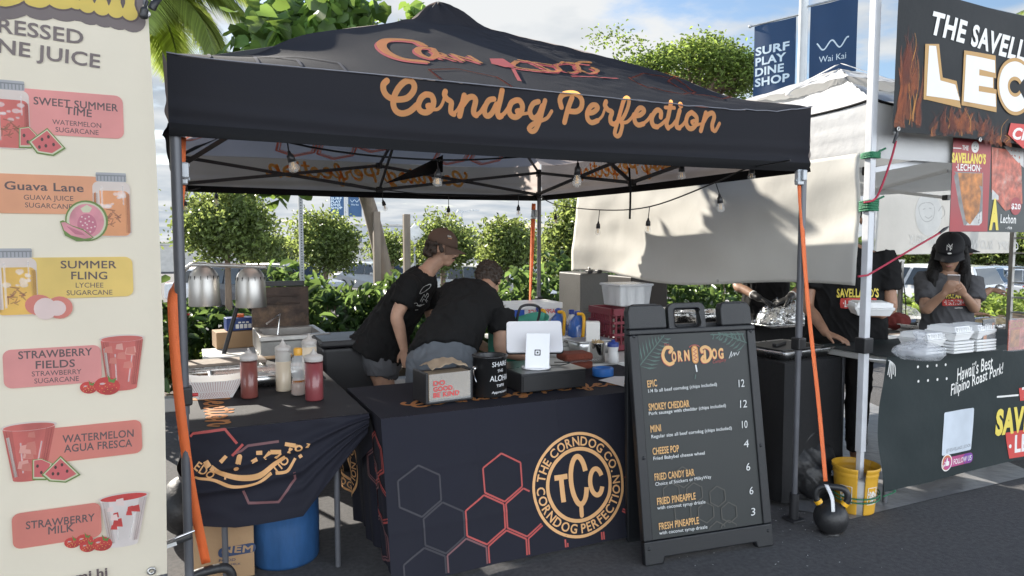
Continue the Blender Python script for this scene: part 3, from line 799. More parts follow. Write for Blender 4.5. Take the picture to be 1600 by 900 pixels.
# --- script lettering, traced as pen strokes on the front valance
vp = Plane((X0, Y0, 0), (1, 0, 0), (0, 0, 1))
_A = lambda L: [vp.px(580 + x / 5.517, 110 + y / 5.517) for x, y in L]
_B = lambda L: [vp.px(860 + x / 5.517, 120 + y / 5.517) for x, y in L]
TH, TN = .0245, .0135
SCRIPT = [(_A(a), w) for a, w in [
    ([(135, 88), (105, 120), (105, 165), (130, 210), (180, 240), (240, 246), (310, 232), (360, 182), (372, 130), (345, 92), (300, 92), (250, 130), (210, 190), (190, 255), (195, 310), (225, 350), (275, 362), (335, 342), (395, 290)], TH),
    ([(470, 203), (430, 232), (405, 295), (425, 340), (475, 353), (520, 322), (538, 262), (518, 212), (470, 203)], TH), ([(502, 290), (484, 296), (488, 312)], TN * 1.3),
    ([(530, 330), (575, 325), (608, 290), (628, 238)], TN), ([(640, 178), (632, 205), (652, 240), (690, 268), (686, 318), (688, 352), (712, 368)], TH * .95),
    ([(705, 370), (748, 325), (780, 265)], TN), ([(803, 212), (785, 290), (762, 382)], TH), ([(790, 290), (838, 232), (882, 226), (900, 258), (884, 325), (885, 362), (905, 378)], TH), ([(900, 378), (940, 352), (975, 300)], TN * 1.3),
    ([(1058, 242), (1012, 255), (978, 318), (980, 366), (1005, 384), (1042, 356), (1080, 285)], TH * .95), ([(1130, 170), (1112, 250), (1088, 345), (1098, 388), (1120, 384)], TH), ([(1115, 386), (1150, 358), (1185, 310)], TN * 1.3),
    ([(1250, 253), (1208, 275), (1186, 335), (1206, 382), (1248, 393), (1290, 358), (1302, 300), (1280, 258), (1250, 253)], TH), ([(1270, 335), (1252, 342), (1256, 356)], TN * 1.3), ([(1298, 370), (1345, 362)], TN),
    ([(1440, 266), (1396, 282), (1366, 338), (1378, 388), (1406, 402), (1442, 372), (1472, 302)], TH * .95), ([(1497, 258), (1472, 340), (1446, 430), (1412, 498), (1376, 514), (1357, 490), (1384, 458), (1440, 432)], TH * .9), ([(1440, 432), (1510, 404), (1552, 346)], TN * 1.2)]]
SCRIPT += [(_B(a), w) for a, w in [
    ([(92, 258), (80, 200), (102, 158), (160, 142), (228, 152), (268, 198), (262, 262), (222, 294), (165, 292)], TH), ([(185, 178), (150, 265), (115, 384)], TH),
    ([(312, 306), (360, 304), (400, 272), (390, 244), (350, 246), (314, 300), (316, 358), (350, 388), (400, 372)], TH * .95), ([(395, 376), (440, 335), (462, 280)], TN),
    ([(475, 215), (466, 245), (490, 282), (524, 302), (510, 350), (515, 388), (540, 402)], TH * .95), ([(535, 402), (565, 375), (590, 335)], TN),
    ([(585, 345), (612, 255), (634, 198), (656, 182), (674, 202), (662, 262), (632, 330), (596, 380)], TH * .8), ([(622, 215), (590, 320), (560, 420), (547, 480), (566, 502), (594, 482), (612, 415), (604, 388)], TH * .85), ([(604, 388), (650, 386), (692, 350), (712, 318)], TN * 1.2),
    ([(722, 332), (765, 328), (800, 298), (790, 272), (758, 272), (722, 328), (722, 382), (752, 410), (795, 400)], TH * .95), ([(790, 402), (835, 365), (862, 325)], TN * 1.2),
    ([(945, 345), (946, 302), (915, 286), (880, 322), (866, 372), (882, 416), (916, 426)], TH), ([(912, 427), (955, 402), (992, 368)], TN * 1.3),
    ([(1036, 220), (1012, 335), (995, 400), (1010, 436)], TH), ([(985, 265), (1066, 268)], TN * 1.3), ([(1005, 436), (1045, 415), (1078, 375)], TN * 1.3),
    ([(1110, 290), (1086, 380), (1085, 424), (1108, 436)], TH), ([(1104, 436), (1142, 405), (1166, 368)], TN * 1.3), ([(1117, 240), (1122, 250)], TH * 1.1),
    ([(1215, 306), (1180, 332), (1166, 390), (1186, 434), (1220, 440), (1254, 402), (1256, 344), (1215, 306)], TH), ([(1235, 375), (1215, 384), (1222, 398)], TN * 1.3), ([(1245, 420), (1290, 402)], TN),
    ([(1338, 310), (1318, 380), (1294, 460)], TH), ([(1318, 385), (1352, 330), (1394, 312), (1410, 346), (1392, 410), (1396, 448)], TH), ([(1394, 450), (1420, 462), (1456, 400)], TN * 1.4)]]
_us = [p[0] for s_, w in SCRIPT for p in s_]; SU0, SU1 = min(_us), max(_us); SUC = (SU0 + SU1) / 2; SV = vp.px(800, 195)[1]
def script(pr, f, m, wk=1.0, n=4):
    """lays the script through f(du, dv): du from the middle of the words, dv from the baseline"""
    for pts, w in SCRIPT:
        q = [f(p[0] - SUC, p[1] - SV) for p in spline(pts, n)]
        pr.caps(q, w * wk, m)
# --- roof
def lift(x, s): return .035 * abs(s) ** 8 + .03 * (x - XC) / HX * abs(s) ** 4
def roofp(k, s, m, w=0.0):
    ze = ZE + lift(XC + [s, 1, -s, -1][k] * HX, s)
    z = ZP + (ze - ZP) * m - (.018 if k == 0 else .05) * math.sin(math.pi * min(1, m)) * (1 - abs(s) ** 2)
    hip = abs(s) ** 6
    z -= .055 * hip * math.exp(-((m - .82) / .12) ** 2)
    z += .085 * math.exp(-(m / .115) ** 4) + .022 * math.exp(-((m - .2) / .035) ** 2) * (.5 + .5 * math.sin(s * 4 + k * 2 + 1)) + .012 * math.exp(-(m / .16) ** 4) * math.sin(s * 9 + k * 3)
    if k == 0 and s > .05: z += .009 * nz(s * 16, m * 22, 3) * min(1, (s - .05) * 4) * (1 - m * .3) + .004 * nz(s * 40, m * 50, 9)
    z += (.005 if k == 0 else .012) * nz(s * 3 + k * 5, m * 4, 1) * math.sin(math.pi * m) + w
    a, b = [(s * m, -m), (m, s * m), (-s * m, m), (-m, -s * m)][k]
    return Vector((XC + a * HX, YC + b * HY, z))
m = MB()
for k in range(4):
    m.grid(lambda a, b, k=k: roofp(k, a * 2 - 1, max(.004, b)), 56, 48, navy_roof if k else navy)
# logo and hexagons on the four slopes, and through the cloth on the inside
front = Plane((XC, Y0, ZE), (1, 0, 0), (0, HY, ZP - ZE))
SL = math.hypot(HY, ZP - ZE)
def on_roof(k):
    def f(u, v, w=0.0):
        mm = max(.01, 1 - v / SL); return roofp(k, max(-1, min(1, u / (HX * mm))), mm, w)
    return f
for k in range(4):
  for sg in (1, -1):
    p = Pr(m, front, fn=on_roof(k), w=.0022, sign=sg)
    mo = o_print
    if k == 0:
        for dx, dy, mm in ((-3, 2, h_red), (0, 0, mo)):
            Cx = lambda x, y: front.px(x + dx, y + dy)
            p.caps(spline([Cx(662, 68), Cx(650, 62), Cx(625, 59), Cx(604, 60), Cx(596, 68), Cx(606, 80), Cx(630, 90), Cx(664, 94)], 4), .05, mm)
            p.caps(spline([Cx(676, 72), Cx(656, 72), Cx(654, 80), Cx(672, 88), Cx(682, 82), Cx(676, 72)], 4), .035, mm)
            p.text('RN', Cx(688, 88), Cx(755, 95), .16, mm, bold=.02)
            p.caps(spline([Cx(808, 92), Cx(802, 100), Cx(838, 106), Cx(872, 108), Cx(870, 100), Cx(840, 94), Cx(812, 90)], 4), .030, mm)
            p.caps([Cx(824, 90), Cx(858, 106)], .026, mm)
            p.caps(spline([Cx(880, 94), Cx(868, 98), Cx(884, 108), Cx(904, 108), Cx(900, 98), Cx(880, 94)], 4), .026, mm)
            p.caps(spline([Cx(922, 98), Cx(904, 96), Cx(902, 104), Cx(922, 110), Cx(934, 108), Cx(926, 104)], 4), .026, mm)
        p.ppoly([(765, 88), (786, 88), (806, 101), (790, 102), (768, 96)], h_red)
        p.stroke([front.px(893, 116), front.px(965, 120)], .02, h_red)
        for c, es in (((735, 122), range(6)), ((1035, 132), range(6)), ((1095, 140), range(6)), ((470, 98), range(6)), ((400, 92), range(6))):
            hexa(p, front.px(*c), .19, .012, h_roof if c[0] > 600 else h_dim, edges=es, keep=lambda q: q[1] > .02)
        p.stroke([front.px(802, 105), front.px(812, 126)], .02, h_red)
    else:
        for (u, v, r) in ((-.95, .22, .17), (-.62, .2, .17), (-.79, .49, .17), (.1, .34, .15), (.38, .2, .17), (.7, .22, .17), (.54, .5, .17), (-.3, .52, .15), (.2, .75, .16)):
            hexa(p, (u, v), r, .015, h_roof, keep=lambda q: q[1] > .015)
            hexa(p, (u, v), r - .026, .008, h_roof, keep=lambda q: q[1] > .015)
m.build('roof_cover', navy_roof, tent)
m = MB(); m.tube([roofp(0, -1 + 2 * i / 90, 1.0) + Vector((0, -.008 - .012 * abs(2 * i / 90 - 1) ** 30, .001)) for i in range(91)], .0028, 5, seam)
m.build('eave_seam', seam, tent)
# --- valances (outer cloth, black hem at the bottom edge)
def valance(k):
    def f(t, z, w=0.0):     # t along the side, seen from outside left to right, 0..L
        L = (X1 - X0) if k % 2 == 0 else (Y1 - Y0); s = t / L
        ztop = ZE + lift([X0 + t, X1, X1 - t, X0][k], 2 * s - 1)
        v = (z - ZB) / (ztop - ZB)
        o = .011 * math.sin(z * 70 + 1.5 * math.sin(s * 5 + k)) * max(0, 1 - v * 1.8) + .008 * nz(s * 4, v * 1.2, k * 3.3) + .014 * math.sin(math.pi * s) * (1 - v) * .6 + w
        o += .012 * (abs(2 * s - 1) ** 30)
        zz = z - .012 * math.sin(math.pi * s) * (1 - v)
        if k == 0: return Vector((X0 + t, Y0 - o, zz))
        if k == 1: return Vector((X1 + o, Y0 + t, zz))
        if k == 2: return Vector((X1 - t, Y1 + o, zz))
        return Vector((X0 - o, Y1 - t, zz))
    return f, ((X1 - X0) if k % 2 == 0 else (Y1 - Y0))
for k in range(4):
    f, L = valance(k); m = MB()
    top = lambda a: ZE + lift([X0 + L * a, X1, X1 - L * a, X0][k], 2 * a - 1)
    m.grid(lambda a, b: f(L * a, ZB + .045 + (top(a) - ZB - .045) * b), 100, 48, navy if k in (0,) else navy_roof)
    m.grid(lambda a, b: f(L * a, ZB + .046 * b, .0015), 90, 3, hemblack)
    m.grid(lambda a, b: f(L * a, ZB + .05 * b, -.0035), 90, 3, hemblack)
    for sg in (1, -1):
        p = Pr(m, vp, fn=f, w=.0014 if sg > 0 else .0022, sign=sg, mod=9, step=.00009, ml=.025)
        if k == 0 and sg == 1: script(p, lambda du, dv: (SUC + du, SV + dv), o_print)
        elif k == 3 or (k and sg == -1): script(p, lambda du, dv: (L / 2 + du + .05, ZB + .105 + dv * .95), o_thru if sg < 0 else o_print, n=3)
    m.build('valance', navy, tent)
# --- legs and feet
LEGS = [(X0 + .02, Y0 + .02), (X1 - .01, Y0 + .02), (X1 - .02, Y1 - .02), (X0 + .02, Y1 - .02)]
for i, (x, y) in enumerate(LEGS):
    m = MB()
    m.tube([(x, y, .95), (x, y, 2.27)], .0195, 12, steelgrey); m.tube([(x, y, .02), (x, y, 1.05)], .016, 12, steelgrey)
    leg = m.build('leg', steelgrey, tent)
    m = MB(); m.box((x, y, .01), (.09, .09, .014)); m.tube([(x, y, .012), (x, y, .16)], .026, 12); m.build('foot', darkbar, leg, bev=.004)
    m = MB(); m.box((x, y, 1.02), (.06, .06, .07)); m.build('slider', grille, leg, bev=.008)
    m = MB(); m.tube([(x + .022, y, 1.02), (x + .05, y, 1.02)], .007, 8); m.build('lock_button', mat('red_plastic', (.5, .03, .03), .4), leg)
    xi, yi = x + .012 * (1 if x < 1 else -1), y + .012 * (1 if y < 4 else -1)
    m = MB(); m.box((xi, yi, 2.235), (.042, .042, .07)); m.build('corner_bracket', grille, leg, bev=.008)
    m = MB(); m.box((xi, yi, 2.03), (.042, .042, .06)); m.build('lower_bracket', grille, leg, bev=.008)
def truss(a, b):
    a, b = Vector(a), Vector(b)
    for i in range(2):
        p, q = a.lerp(b, i / 2), a.lerp(b, (i + 1) / 2)
        for z0, z1, o in ((2.03, 2.235, .008), (2.235, 2.03, -.008)):
            n_ = (b - a).normalized().cross(Vector((0, 0, 1))) * o
            m = MB(); m.bar(p + Vector((0, 0, z0)) + n_, q + Vector((0, 0, z1)) + n_, .013, .026, up=(0, 0, 1)); m.build('truss_bar', darkbar, tent)
    mid = a.lerp(b, .5)
    for z_ in (2.03, 2.235):
        m = MB(); m.box(mid + Vector((0, 0, z_)), (.05, .05, .05)); m.build('truss_joint', grille, tent, bev=.006)
i_ = .05
C4 = [(X0 + i_, Y0 + i_, 0), (X1 - i_, Y0 + i_, 0), (X1 - i_, Y1 - i_, 0), (X0 + i_, Y1 - i_, 0)]
for k in range(4): truss(C4[k], C4[(k + 1) % 4])
for a in ((XC, Y0 + i_), (X1 - i_, YC), (XC, Y1 - i_), (X0 + i_, YC)):
    for z0, z1 in ((2.235, 2.52), (2.03, 2.62)):
        mid = Vector((a[0], a[1], 0)).lerp(Vector((XC, YC, 0)), .55)
        m = MB(); m.bar((a[0], a[1], z0), (mid.x, mid.y, z1), .013, .026, up=(0, 0, 1)); m.bar((mid.x, mid.y, z1), (XC, YC, 2.5 if z0 > 2.1 else 2.75), .013, .026, up=(0, 0, 1)); m.build('peak_truss_bar', darkbar, tent)
for x, y in LEGS:
    m = MB(); m.bar((x, y, 2.235), Vector((x, y, 2.235)).lerp(Vector((XC, YC, 3.0)), .9), .012, .022, up=(0, 0, 1)); m.build('rafter', darkbar, tent)
m = MB(); m.cyl((XC, YC, 2.45), (XC, YC, 3.10), .02, n=12); m.lathe((XC, YC, 3.085), [(.0, .03), (.05, .02), (.06, -.01), (.03, -.03)], 16); m.build('centre_pole', darkbar, tent)
# black cloth flap hanging inside, folded over the lower truss
p0 = ond(600, 288, 3.9); p1 = ond(690, 243, 3.9)
m = MB(); m.grid(lambda a, b: ond(600 + 92 * a, 287 - 18 * a - 27 * a * b, 3.9 + .03 * math.sin(a * 6)), 12, 4, hemblack); m.build('loose_flap', hemblack, tent, thick=.003)
# hanging black strap at right
m = MB(); m.tube(spline([ond(983, 262, 4.1), ond(985, 300, 4.1), ond(984, 342, 4.1)], 5), .006, 6); m.build('hanging_tie', hemblack, tent)

# ------------------------------------------------------------------ orange ratchet straps
orange = mat('orange_webbing', (.80, .17, .045), .6, var=.08, scale=4, bump=.3, bscale=240, trans=.12)
stitch = mat('stitch_dark', (.10, .03, .02), .7)
def ribbon(mb, pts, w, m, side=(1, 0, 0), twist=None, n=6):
    P = spline(pts, n); V = []; F = []
    for i, q in enumerate(P):
        t = i / (len(P) - 1); d = (P[min(i + 1, len(P) - 1)] - P[max(i - 1, 0)]).normalized()
        sd = Vector(side); sd = (sd - d * sd.dot(d)).normalized()
        if twist: sd = (Matrix.Rotation(twist(t), 3, d) @ sd)
        V += [q - sd * w / 2, q + sd * w / 2]
        if i: F.append((2 * i - 2, 2 * i - 1, 2 * i + 1, 2 * i))
    mb.add(V, F, m, True)
def buckle(c, parent, rz=0):
    m = MB(); m.box(c, (.045, .03, .085)); m.box(c + Vector((.012, -.022, .01)), (.03, .02, .06)); m.cyl(c + Vector((-.03, 0, -.02)), c + Vector((.03, 0, -.02)), .008); m.cyl(c + Vector((-.03, -.01, .03)), c + Vector((.03, -.01, .03)), .006)
    m.build('buckle', galv, parent, bev=.006)
t = thing('ratchet_strap', ony(322, 880, 3.02), 'twisted orange tie-down strap running down the front left tent leg', 'strap', 'orange tie-down straps on the tent')
m = MB()
ribbon(m, [ony(283, 214, 2.95), ony(282, 262, 2.95)], .034, orange)
ribbon(m, [ony(283, 282, 2.95), ony(281, 330, 2.95), ony(280, 380, 2.95), ony(282, 440, 2.95), ony(287, 510, 2.93), ony(285, 560, 2.93)], .032, orange, twist=lambda q: 1.45 * math.sin(q * 3.0))
ribbon(m, [ony(279, 428, 2.92), ony(275, 442, 2.90), ony(270, 458, 2.865), ony(270, 486, 2.832), ony(274, 560, 2.822), ony(283, 650, 2.83), ony(300, 770, 2.90), ony(322, 880, 3.02)], .034, orange, twist=lambda q: 1.35 * max(0, .42 - q) / .42, n=8)
m.build('webbing', orange, t, thick=.002)
buckle(ony(283, 271, 2.94), t)
t = thing('ratchet_strap', onz(1292, 800, .2), 'taut orange tie-down strap from the front right tent corner to a kettlebell', 'strap', 'orange tie-down straps on the tent')
KB = Vector((3.17, 2.66, 0)); 
m = MB(); ribbon(m, [ony(1249, 272, 2.87), ony(1252, 330, 2.86), ony(1262, 470, 2.82), ony(1279, 630, 2.76), ony(1290, 752, 2.66)], .03, orange, n=8, twist=lambda q: .9 * max(0, .4 - q)); m.build('webbing', orange, t, thick=.002)
m = MB(); ribbon(m, [ony(1291, 757, 2.63), ony(1300, 778, 2.57), ony(1302, 800, 2.55)], .025, mat('white_webbing', (.72, .72, .72), .6), n=5); m.build('loose_tail', MATS['white_webbing'], t, thick=.0015)
buckle(ony(1249, 277, 2.86), t)
t = thing('ratchet_strap', Vector((3.08, 6.0, .2)), 'thin orange tie-down strap beside the back right tent leg', 'strap', 'orange tie-down straps on the tent')
m = MB(); ribbon(m, [ond(834, 318, 6.6), ond(833, 345, 6.6), ond(831, 400, 6.6), ond(828, 480, 6.6), ond(826, 560, 6.6)], .04, orange, n=8, twist=lambda q: 2.2 * q); m.build('webbing', orange, t, thick=.002)
buckle(ond(834, 335, 6.58), t)

# ------------------------------------------------------------------ string lights
sock = mat('socket_black', (.02, .02, .022), .45)
bulbg = mat('bulb_glass', (.95, .93, .88), .03, var=.01, alpha=.16, spec=.6)
fil = mat('filament', (.75, .42, .12), .4, .3)
cablem = mat('cable_black', (.015, .015, .016), .6)
def string(label, cable, bulbs, rnd_=random.Random(3)):
    """cable: points; bulbs: (socket top point, bulb bottom point, anchor on the cable)"""
    t = thing('string_light', cable[0], label, 'string lights', 'festoon lights under the tent')
    m = MB(); m.tube(spline(cable, 6), .0045, 6); m.build('cable', cablem, t)
    for top, end, anc in bulbs:
        d = (end - top); L = d.length; d.normalize()
        m = MB(); m.tube([anc, anc.lerp(top, .5), top], .003, 5); m.lathe(top, [(.0, 0), (.006, 0), (.008, L * .12), (.015, L * .22), (.0165, L * .5), (.0, L * .5)], 14, axis=d); s_ = m.build('socket', sock, t)
        m = MB(); m.lathe(top, [(.013, L * .5), (.016, L * .58), (.0225, L * .76), (.021, L * .88), (.013, L * .96), (0, L)], 16, axis=d); m.build('bulb', bulbg, s_)
        m = MB()
        u, v = frame_of(d)
        for j in range(4):
            a = j * math.pi / 2; o = (u * math.cos(a) + v * math.sin(a)) * .007
            m.tube([top + d * L * .52 + o * .6, top + d * L * .84 + o], .0012, 4)
        m.build('filament', fil, s_)
YF = 3.0
fb = [((451, 236), (462, 270)), ((685, 264), (683, 292)), ((903, 254), (901, 293)), ((1065, 256), (1065, 281)), ((1175, 260), (1174, 281))]
fbul = [(ony(*a, YF), ony(*b, YF), ony(a[0] - 2, a[1] - 14, YF + .02)) for a, b in fb]
string('string of clear bulbs hanging behind the front valance', [Vector((X0 + .06, YF, 2.16))] + [q[2] for q in fbul] + [Vector((X1 - .05, YF, 2.1))], fbul)
bb = [((338, 299), (338, 322)), ((471, 286), (471, 306)), ((598, 312), (603, 330)), ((701, 322), (700, 341)), ((810, 320), (810, 338))]
bbul = [(ond(*a, 6.0), ond(*b, 6.0), ond(a[0], a[1] - (16 if a[0] > 580 else 10), 6.0)) for a, b in bb]
lb = [((289, 287), (290, 310)), ((288, 312), (289, 331))]
lbul = [(ond(*a, 4.6), ond(*b, 4.6), ond(a[0], a[1] - 14, 4.6)) for a, b in lb]
string('string of small clear bulbs along the left and back edges of the tent', [ond(286, 262, 3.4)] + [q[2] for q in lbul] + [q[2] for q in bbul] + [ond(838, 302, 6.6)], lbul + bbul)
rb_ = [((868, 334), (868, 352), 6.3), ((935, 346), (934, 368), 5.4), ((1013, 341), (1012, 365), 4.75), ((1124, 303), (1127, 332), 4.0)]
rbul = [(ond(*a, d), ond(*b, d), ond(a[0] + (-6 if a[0] > 1100 else 2), a[1] - (18 if a[0] > 900 else 14), d)) for a, b, d in rb_]
string('drooping string of clear bulbs in front of the white tarp', [ond(842, 306, 6.5)] + [q[2] for q in rbul] + [ond(1165, 264, 3.8), ond(1235, 250, 3.45)], rbul)
# ================================================================== TABLES AND CLOTHS OF THE CORN DOG STALL
TZ = .77
tblw = mat('table_plastic', (.55, .55, .53), .5, var=.05)
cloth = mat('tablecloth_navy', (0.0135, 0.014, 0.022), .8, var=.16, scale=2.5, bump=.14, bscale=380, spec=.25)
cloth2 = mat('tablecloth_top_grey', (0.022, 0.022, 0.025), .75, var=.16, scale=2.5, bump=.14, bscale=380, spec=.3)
steel = mat('stainless', (.62, .62, .61), .28, 1.0, var=.08, scale=14, bump=.05, bscale=40)
steel_d = mat('stainless_worn', (.45, .44, .42), .4, 1.0, var=.2, scale=9)
black_pl = mat('black_plastic', (.018, .018, .02), .42, var=.1, bump=.08, bscale=200)
card = mat('cardboard', (.36, .23, .125), .85, var=.1, scale=3, bump=.1, bscale=60)
whitep = mat('white_plastic', (.74, .74, .73), .35, var=.03)
paperw = mat('white_paper', (.74, .73, .70), .75, var=.05)
def folding_table(x0, x1, y0, y1, z, label, group=None):
    t = thing('folding_table', ((x0 + x1) / 2, (y0 + y1) / 2, 0), label, 'table', group)
    m = MB(); m.box(((x0 + x1) / 2, (y0 + y1) / 2, z - .022), (x1 - x0, y1 - y0, .04), tblw); m.build('table_top', tblw, t, bev=.008)
    for x in (x0 + .12, x1 - .12):
        for y in (y0 + .07, y1 - .07):
            m = MB(); m.cyl((x, y, 0.003), (x, y, z - .043), .014, n=10); m.build('leg', steelgrey, t)
    return t
A0, A1, B0, B1 = .815, 2.62, 3.18, 3.93
folding_table(A0 + .02, A1 - .02, B0 + .02, B1 - .02, TZ - .006, 'folding table under the front navy cloth with the round badge')
folding_table(.02, .77, 3.33, 5.12, TZ - .006, 'folding table under the tucked-up cloth behind the squeeze bottles')
# --- front cloth
ck = thing('tablecloth', (A0, B0, TZ), 'navy tablecloth hanging to the ground with round corndog badge and red hexagons', 'tablecloth')
fp = Plane((A0, B0, TZ), (1, 0, 0), (0, .135, .75))
HL = math.hypot(.135, .745)
def fcl(u, v, w=0.0):
    s = -v / HL
    o = .012 * s * math.sin(u * 5.5 + .6) + .010 * s * nz(u * 3, 1) + .02 * s * math.exp(-u / .1) + .004 * nz(u * 5, v * 6, 4) * min(1, s * 5) + .006 * math.exp(-((u - .13 + v * .05) / .03) ** 2) * s
    for cu in (.46, .92, 1.38): o += .0045 * math.exp(-abs(u - cu) / .02)
    for cv in (.25, .52): o += .004 * math.exp(-abs(-v - cv) / .02)
    o += .01 * s * nz(u * 7 + 2, v * 2.2, 6) + .008 * math.exp(-((u - 1.62 - v * .3) / .05) ** 2) * s
    return fp.at(u, v, w + o)
m = MB(); m.grid(lambda a, b: fcl((A1 - A0) * a, -HL * (1 - b)), 180, 70, cloth)
ft = lambda u, v, w=0.0: Vector((A0 + u, B0 + v, TZ + w + .0015 * nz(u * 6, v * 6)))
m.grid(lambda a, b: ft((A1 - A0) * a, (B1 - B0) * b), 40, 20, cloth)
lp = Plane((A0, B1, TZ), (0, -1, 0), (-.05, 0, .75))
def lcl(u, v, w=0.0):
    s = -v / .745; t_ = u / .75
    o = s * (.03 * math.sin(u * 21 + .5) * (1 - .3 * s) + .012 * math.sin(u * 47)) + .0 
    q = lp.at(u, v, w + o * min(1, (1 - t_) * 8)); q.y -= .135 * s * t_ ** 6
    return q
m.grid(lambda a, b: lcl(.75 * a, -.745 * (1 - b)), 60, 30, cloth)
rp = Plane((A1, B0, TZ), (0, 1, 0), (.02, 0, .75))
m.grid(lambda a, b: rp.at(.75 * a, -.745 * (1 - b), .015 * (1 - b) * math.sin(a * 16)), 30, 12, cloth)
p = Pr(m, fp, fn=fcl, w=.0014, mod=24, step=.00006, ml=.03)
bc = Vector(fp.px(905, 757)); br = abs(fp.px(905, 673)[1] - fp.px(905, 841)[1]) / 2
def badge(p, c, r, sy=1.0, mo=o_light):
    p.ring(c, r * .965, r * .055, mo, n=72); p.ring(c, r * .675, r * .07, mo, n=64)
    p.wrapped('THE CORNDOG CO.', c, r * .82, 90, r * .165, mo, pitch=1.02, bold=.02)
    p.wrapped('CORNDOG PERFECTION', c, r * .82, 270, r * .165, mo, inside=True, pitch=1.0, bold=.02)
    P = lambda x, y: (c[0] + x * r, c[1] + y * r)
    p.stroke([P(-.52, .19), P(-.24, .19)], r * .1, mo); p.stroke([P(-.38, .15), P(-.38, -.27)], r * .1, mo)
    p.stroke([P(.17 * math.cos(a) , .08 + .45 * math.sin(a)) for a in np.linspace(R_(20), R_(340), 40)], r * .1, mo)
    p.stroke([P(.375 + .13 * math.cos(a), .0 + .25 * math.sin(a)) for a in np.linspace(R_(25), R_(335), 30)], r * .09, mo)
    p.caps([P(0, -.40), P(0, -.58)], r * .09, mo)
badge(p, bc, br)
HR = .118; HWs = HR * math.sqrt(3) + .012
hA = Vector(fp.px(786, 746))
def keepf(q): return (q - bc).length > br * 1.06 and -HL + .012 < q.y < -.03 and .012 < q.x < A1 - A0 - .01
def lat(row, k): return hA + Vector((HWs * k, -row * (HR * 1.5 + .0105)))
for row, k, mm in ((0, 0, h_red), (1, -.5, h_red), (1, .5, h_red), (2, 0, h_red), (2, 1, h_red), (2, 2, h_red), (2, 3, h_red), (1, 2.5, h_red), (1, 3.5, h_red), (3, .5, h_red), (3, 1.5, h_red), (3, 2.5, h_red), (2, -1, h_mid), (3, -.5, h_mid), (3, -1.5, h_dim), (1, -1.5, h_dim), (0, -2, h_dim), (2, -2, h_dim)):
    hexa(p, lat(row, k), HR, .0085, mm, keep=keepf)
pt = Pr(m, Plane((A0, B0, TZ), (1, 0, 0), (0, 1, 0)), fn=ft, w=.0018, mod=9, step=.0001)
script(pt, lambda du, dv: (.98 + du * .92, .13 + dv * 1.0), o_print, n=3)
pl = Pr(m, lp, fn=lcl, w=.003)
cc = lp.px(549, 772)
badge(pl, (cc[0], -.42), .25, mo=o_light)
for c_, mm in (((.62, -.2), h_red), ((.64, -.42), h_red), ((.60, -.62), h_mid), ((.52, -.31), h_mid)):
    hexa(pl, c_, .11, .009, mm, keep=lambda q: -.73 < q.y < -.02 and .01 < q.x < .745 and (q - Vector((cc[0], -.42))).length > .26); hexa(pl, c_, .095, .006, mm, keep=lambda q: -.73 < q.y < -.02 and .01 < q.x < .745 and (q - Vector((cc[0], -.42))).length > .26)
m.build('draped_cloth', cloth, ck)
# --- left cloth, hem tucked up
ck = thing('tablecloth', (.4, 3.3, TZ), 'dark tablecloth with its front hem bunched up and its badge creased, beside the juice banner', 'tablecloth')
C0, C1, D0, D1 = -.005, .79, 3.305, 5.13
m = MB(); l2 = lambda u, v, w=0.0: Vector((C0 + u, D0 + v, TZ + .001 + w + .003 * nz(u * 7, v * 5, 8)))
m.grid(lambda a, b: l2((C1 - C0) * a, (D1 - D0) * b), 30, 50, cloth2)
p2p = Plane((C0, D0, TZ), (1, 0, 0), (0, 0, 1))
def flen(a):    # hem height along the front
    if a < .22: return .40 + .30 * (a - .0) * .5
    if a < .6: return .435 + .03 * (a - .22)
    return .446 - (a - .6) * .86
def l2f(u, v, w=0.0):
    a = u / (C1 - C0); L = flen(max(0, min(1, a))); s = -v / L
    o = .030 * math.exp(-((s - .52 + .22 * (a - .5)) / .055) ** 2) * (1 - .35 * a) + .022 * math.exp(-((s - .30 + .28 * (a - .5)) / .045) ** 2) + .02 * math.exp(-((s - .72 + .3 * (a - .5)) / .05) ** 2) * a + .04 * s * math.sin(a * 4 + .6) + .006 * nz(a * 8, s * 9, 2)
    return Vector((C0 + u, D0 - o - w - .01 * s, TZ + v))
m.grid(lambda a, b: l2f((C1 - C0) * a, -flen(a) * (1 - b)), 70, 60, cloth)
for X, sg in ((C0, -1), (C1, 1)):
    m.grid(lambda a, b, X=X, sg=sg: Vector((X + sg * .02 * (1 - b) * (1.2 + math.sin(a * 30)), D0 + (D1 - D0) * a, TZ - (.26 + .10 * math.sin(a * 5 + 1)) * (1 - b) * min(1, .3 + a * 4))), 50, 10, cloth)
p = Pr(m, p2p, fn=l2f, w=.002)
bx = Vector(p2p.px(385, 693))
q = lambda c, r, a0, a1, w, sy: p.stroke([(c[0] + r * math.cos(R_(a)), c[1] + sy * r * math.sin(R_(a))) for a in np.linspace(a0, a1, 40)], w, o_light)
kx = lambda x, y: p2p.px(230 + x / 3.213, 620 + y / 3.213)
p.stroke(spline([kx(238, 392), kx(262, 402), kx(330, 408), kx(430, 432), kx(540, 418), kx(620, 372)], 8), .012, o_light)
p.stroke(spline([kx(640, 372), kx(700, 360), kx(742, 305)], 6), .012, o_light)
p.stroke(spline([kx(318, 345), kx(380, 378), kx(460, 396), kx(560, 384), kx(640, 330), kx(690, 296)], 8), .021, o_light)
p.stroke([kx(292, 318), kx(310, 344)], .022, o_light)
p.caps([kx(462, 296), kx(444, 350)], .022, o_light)
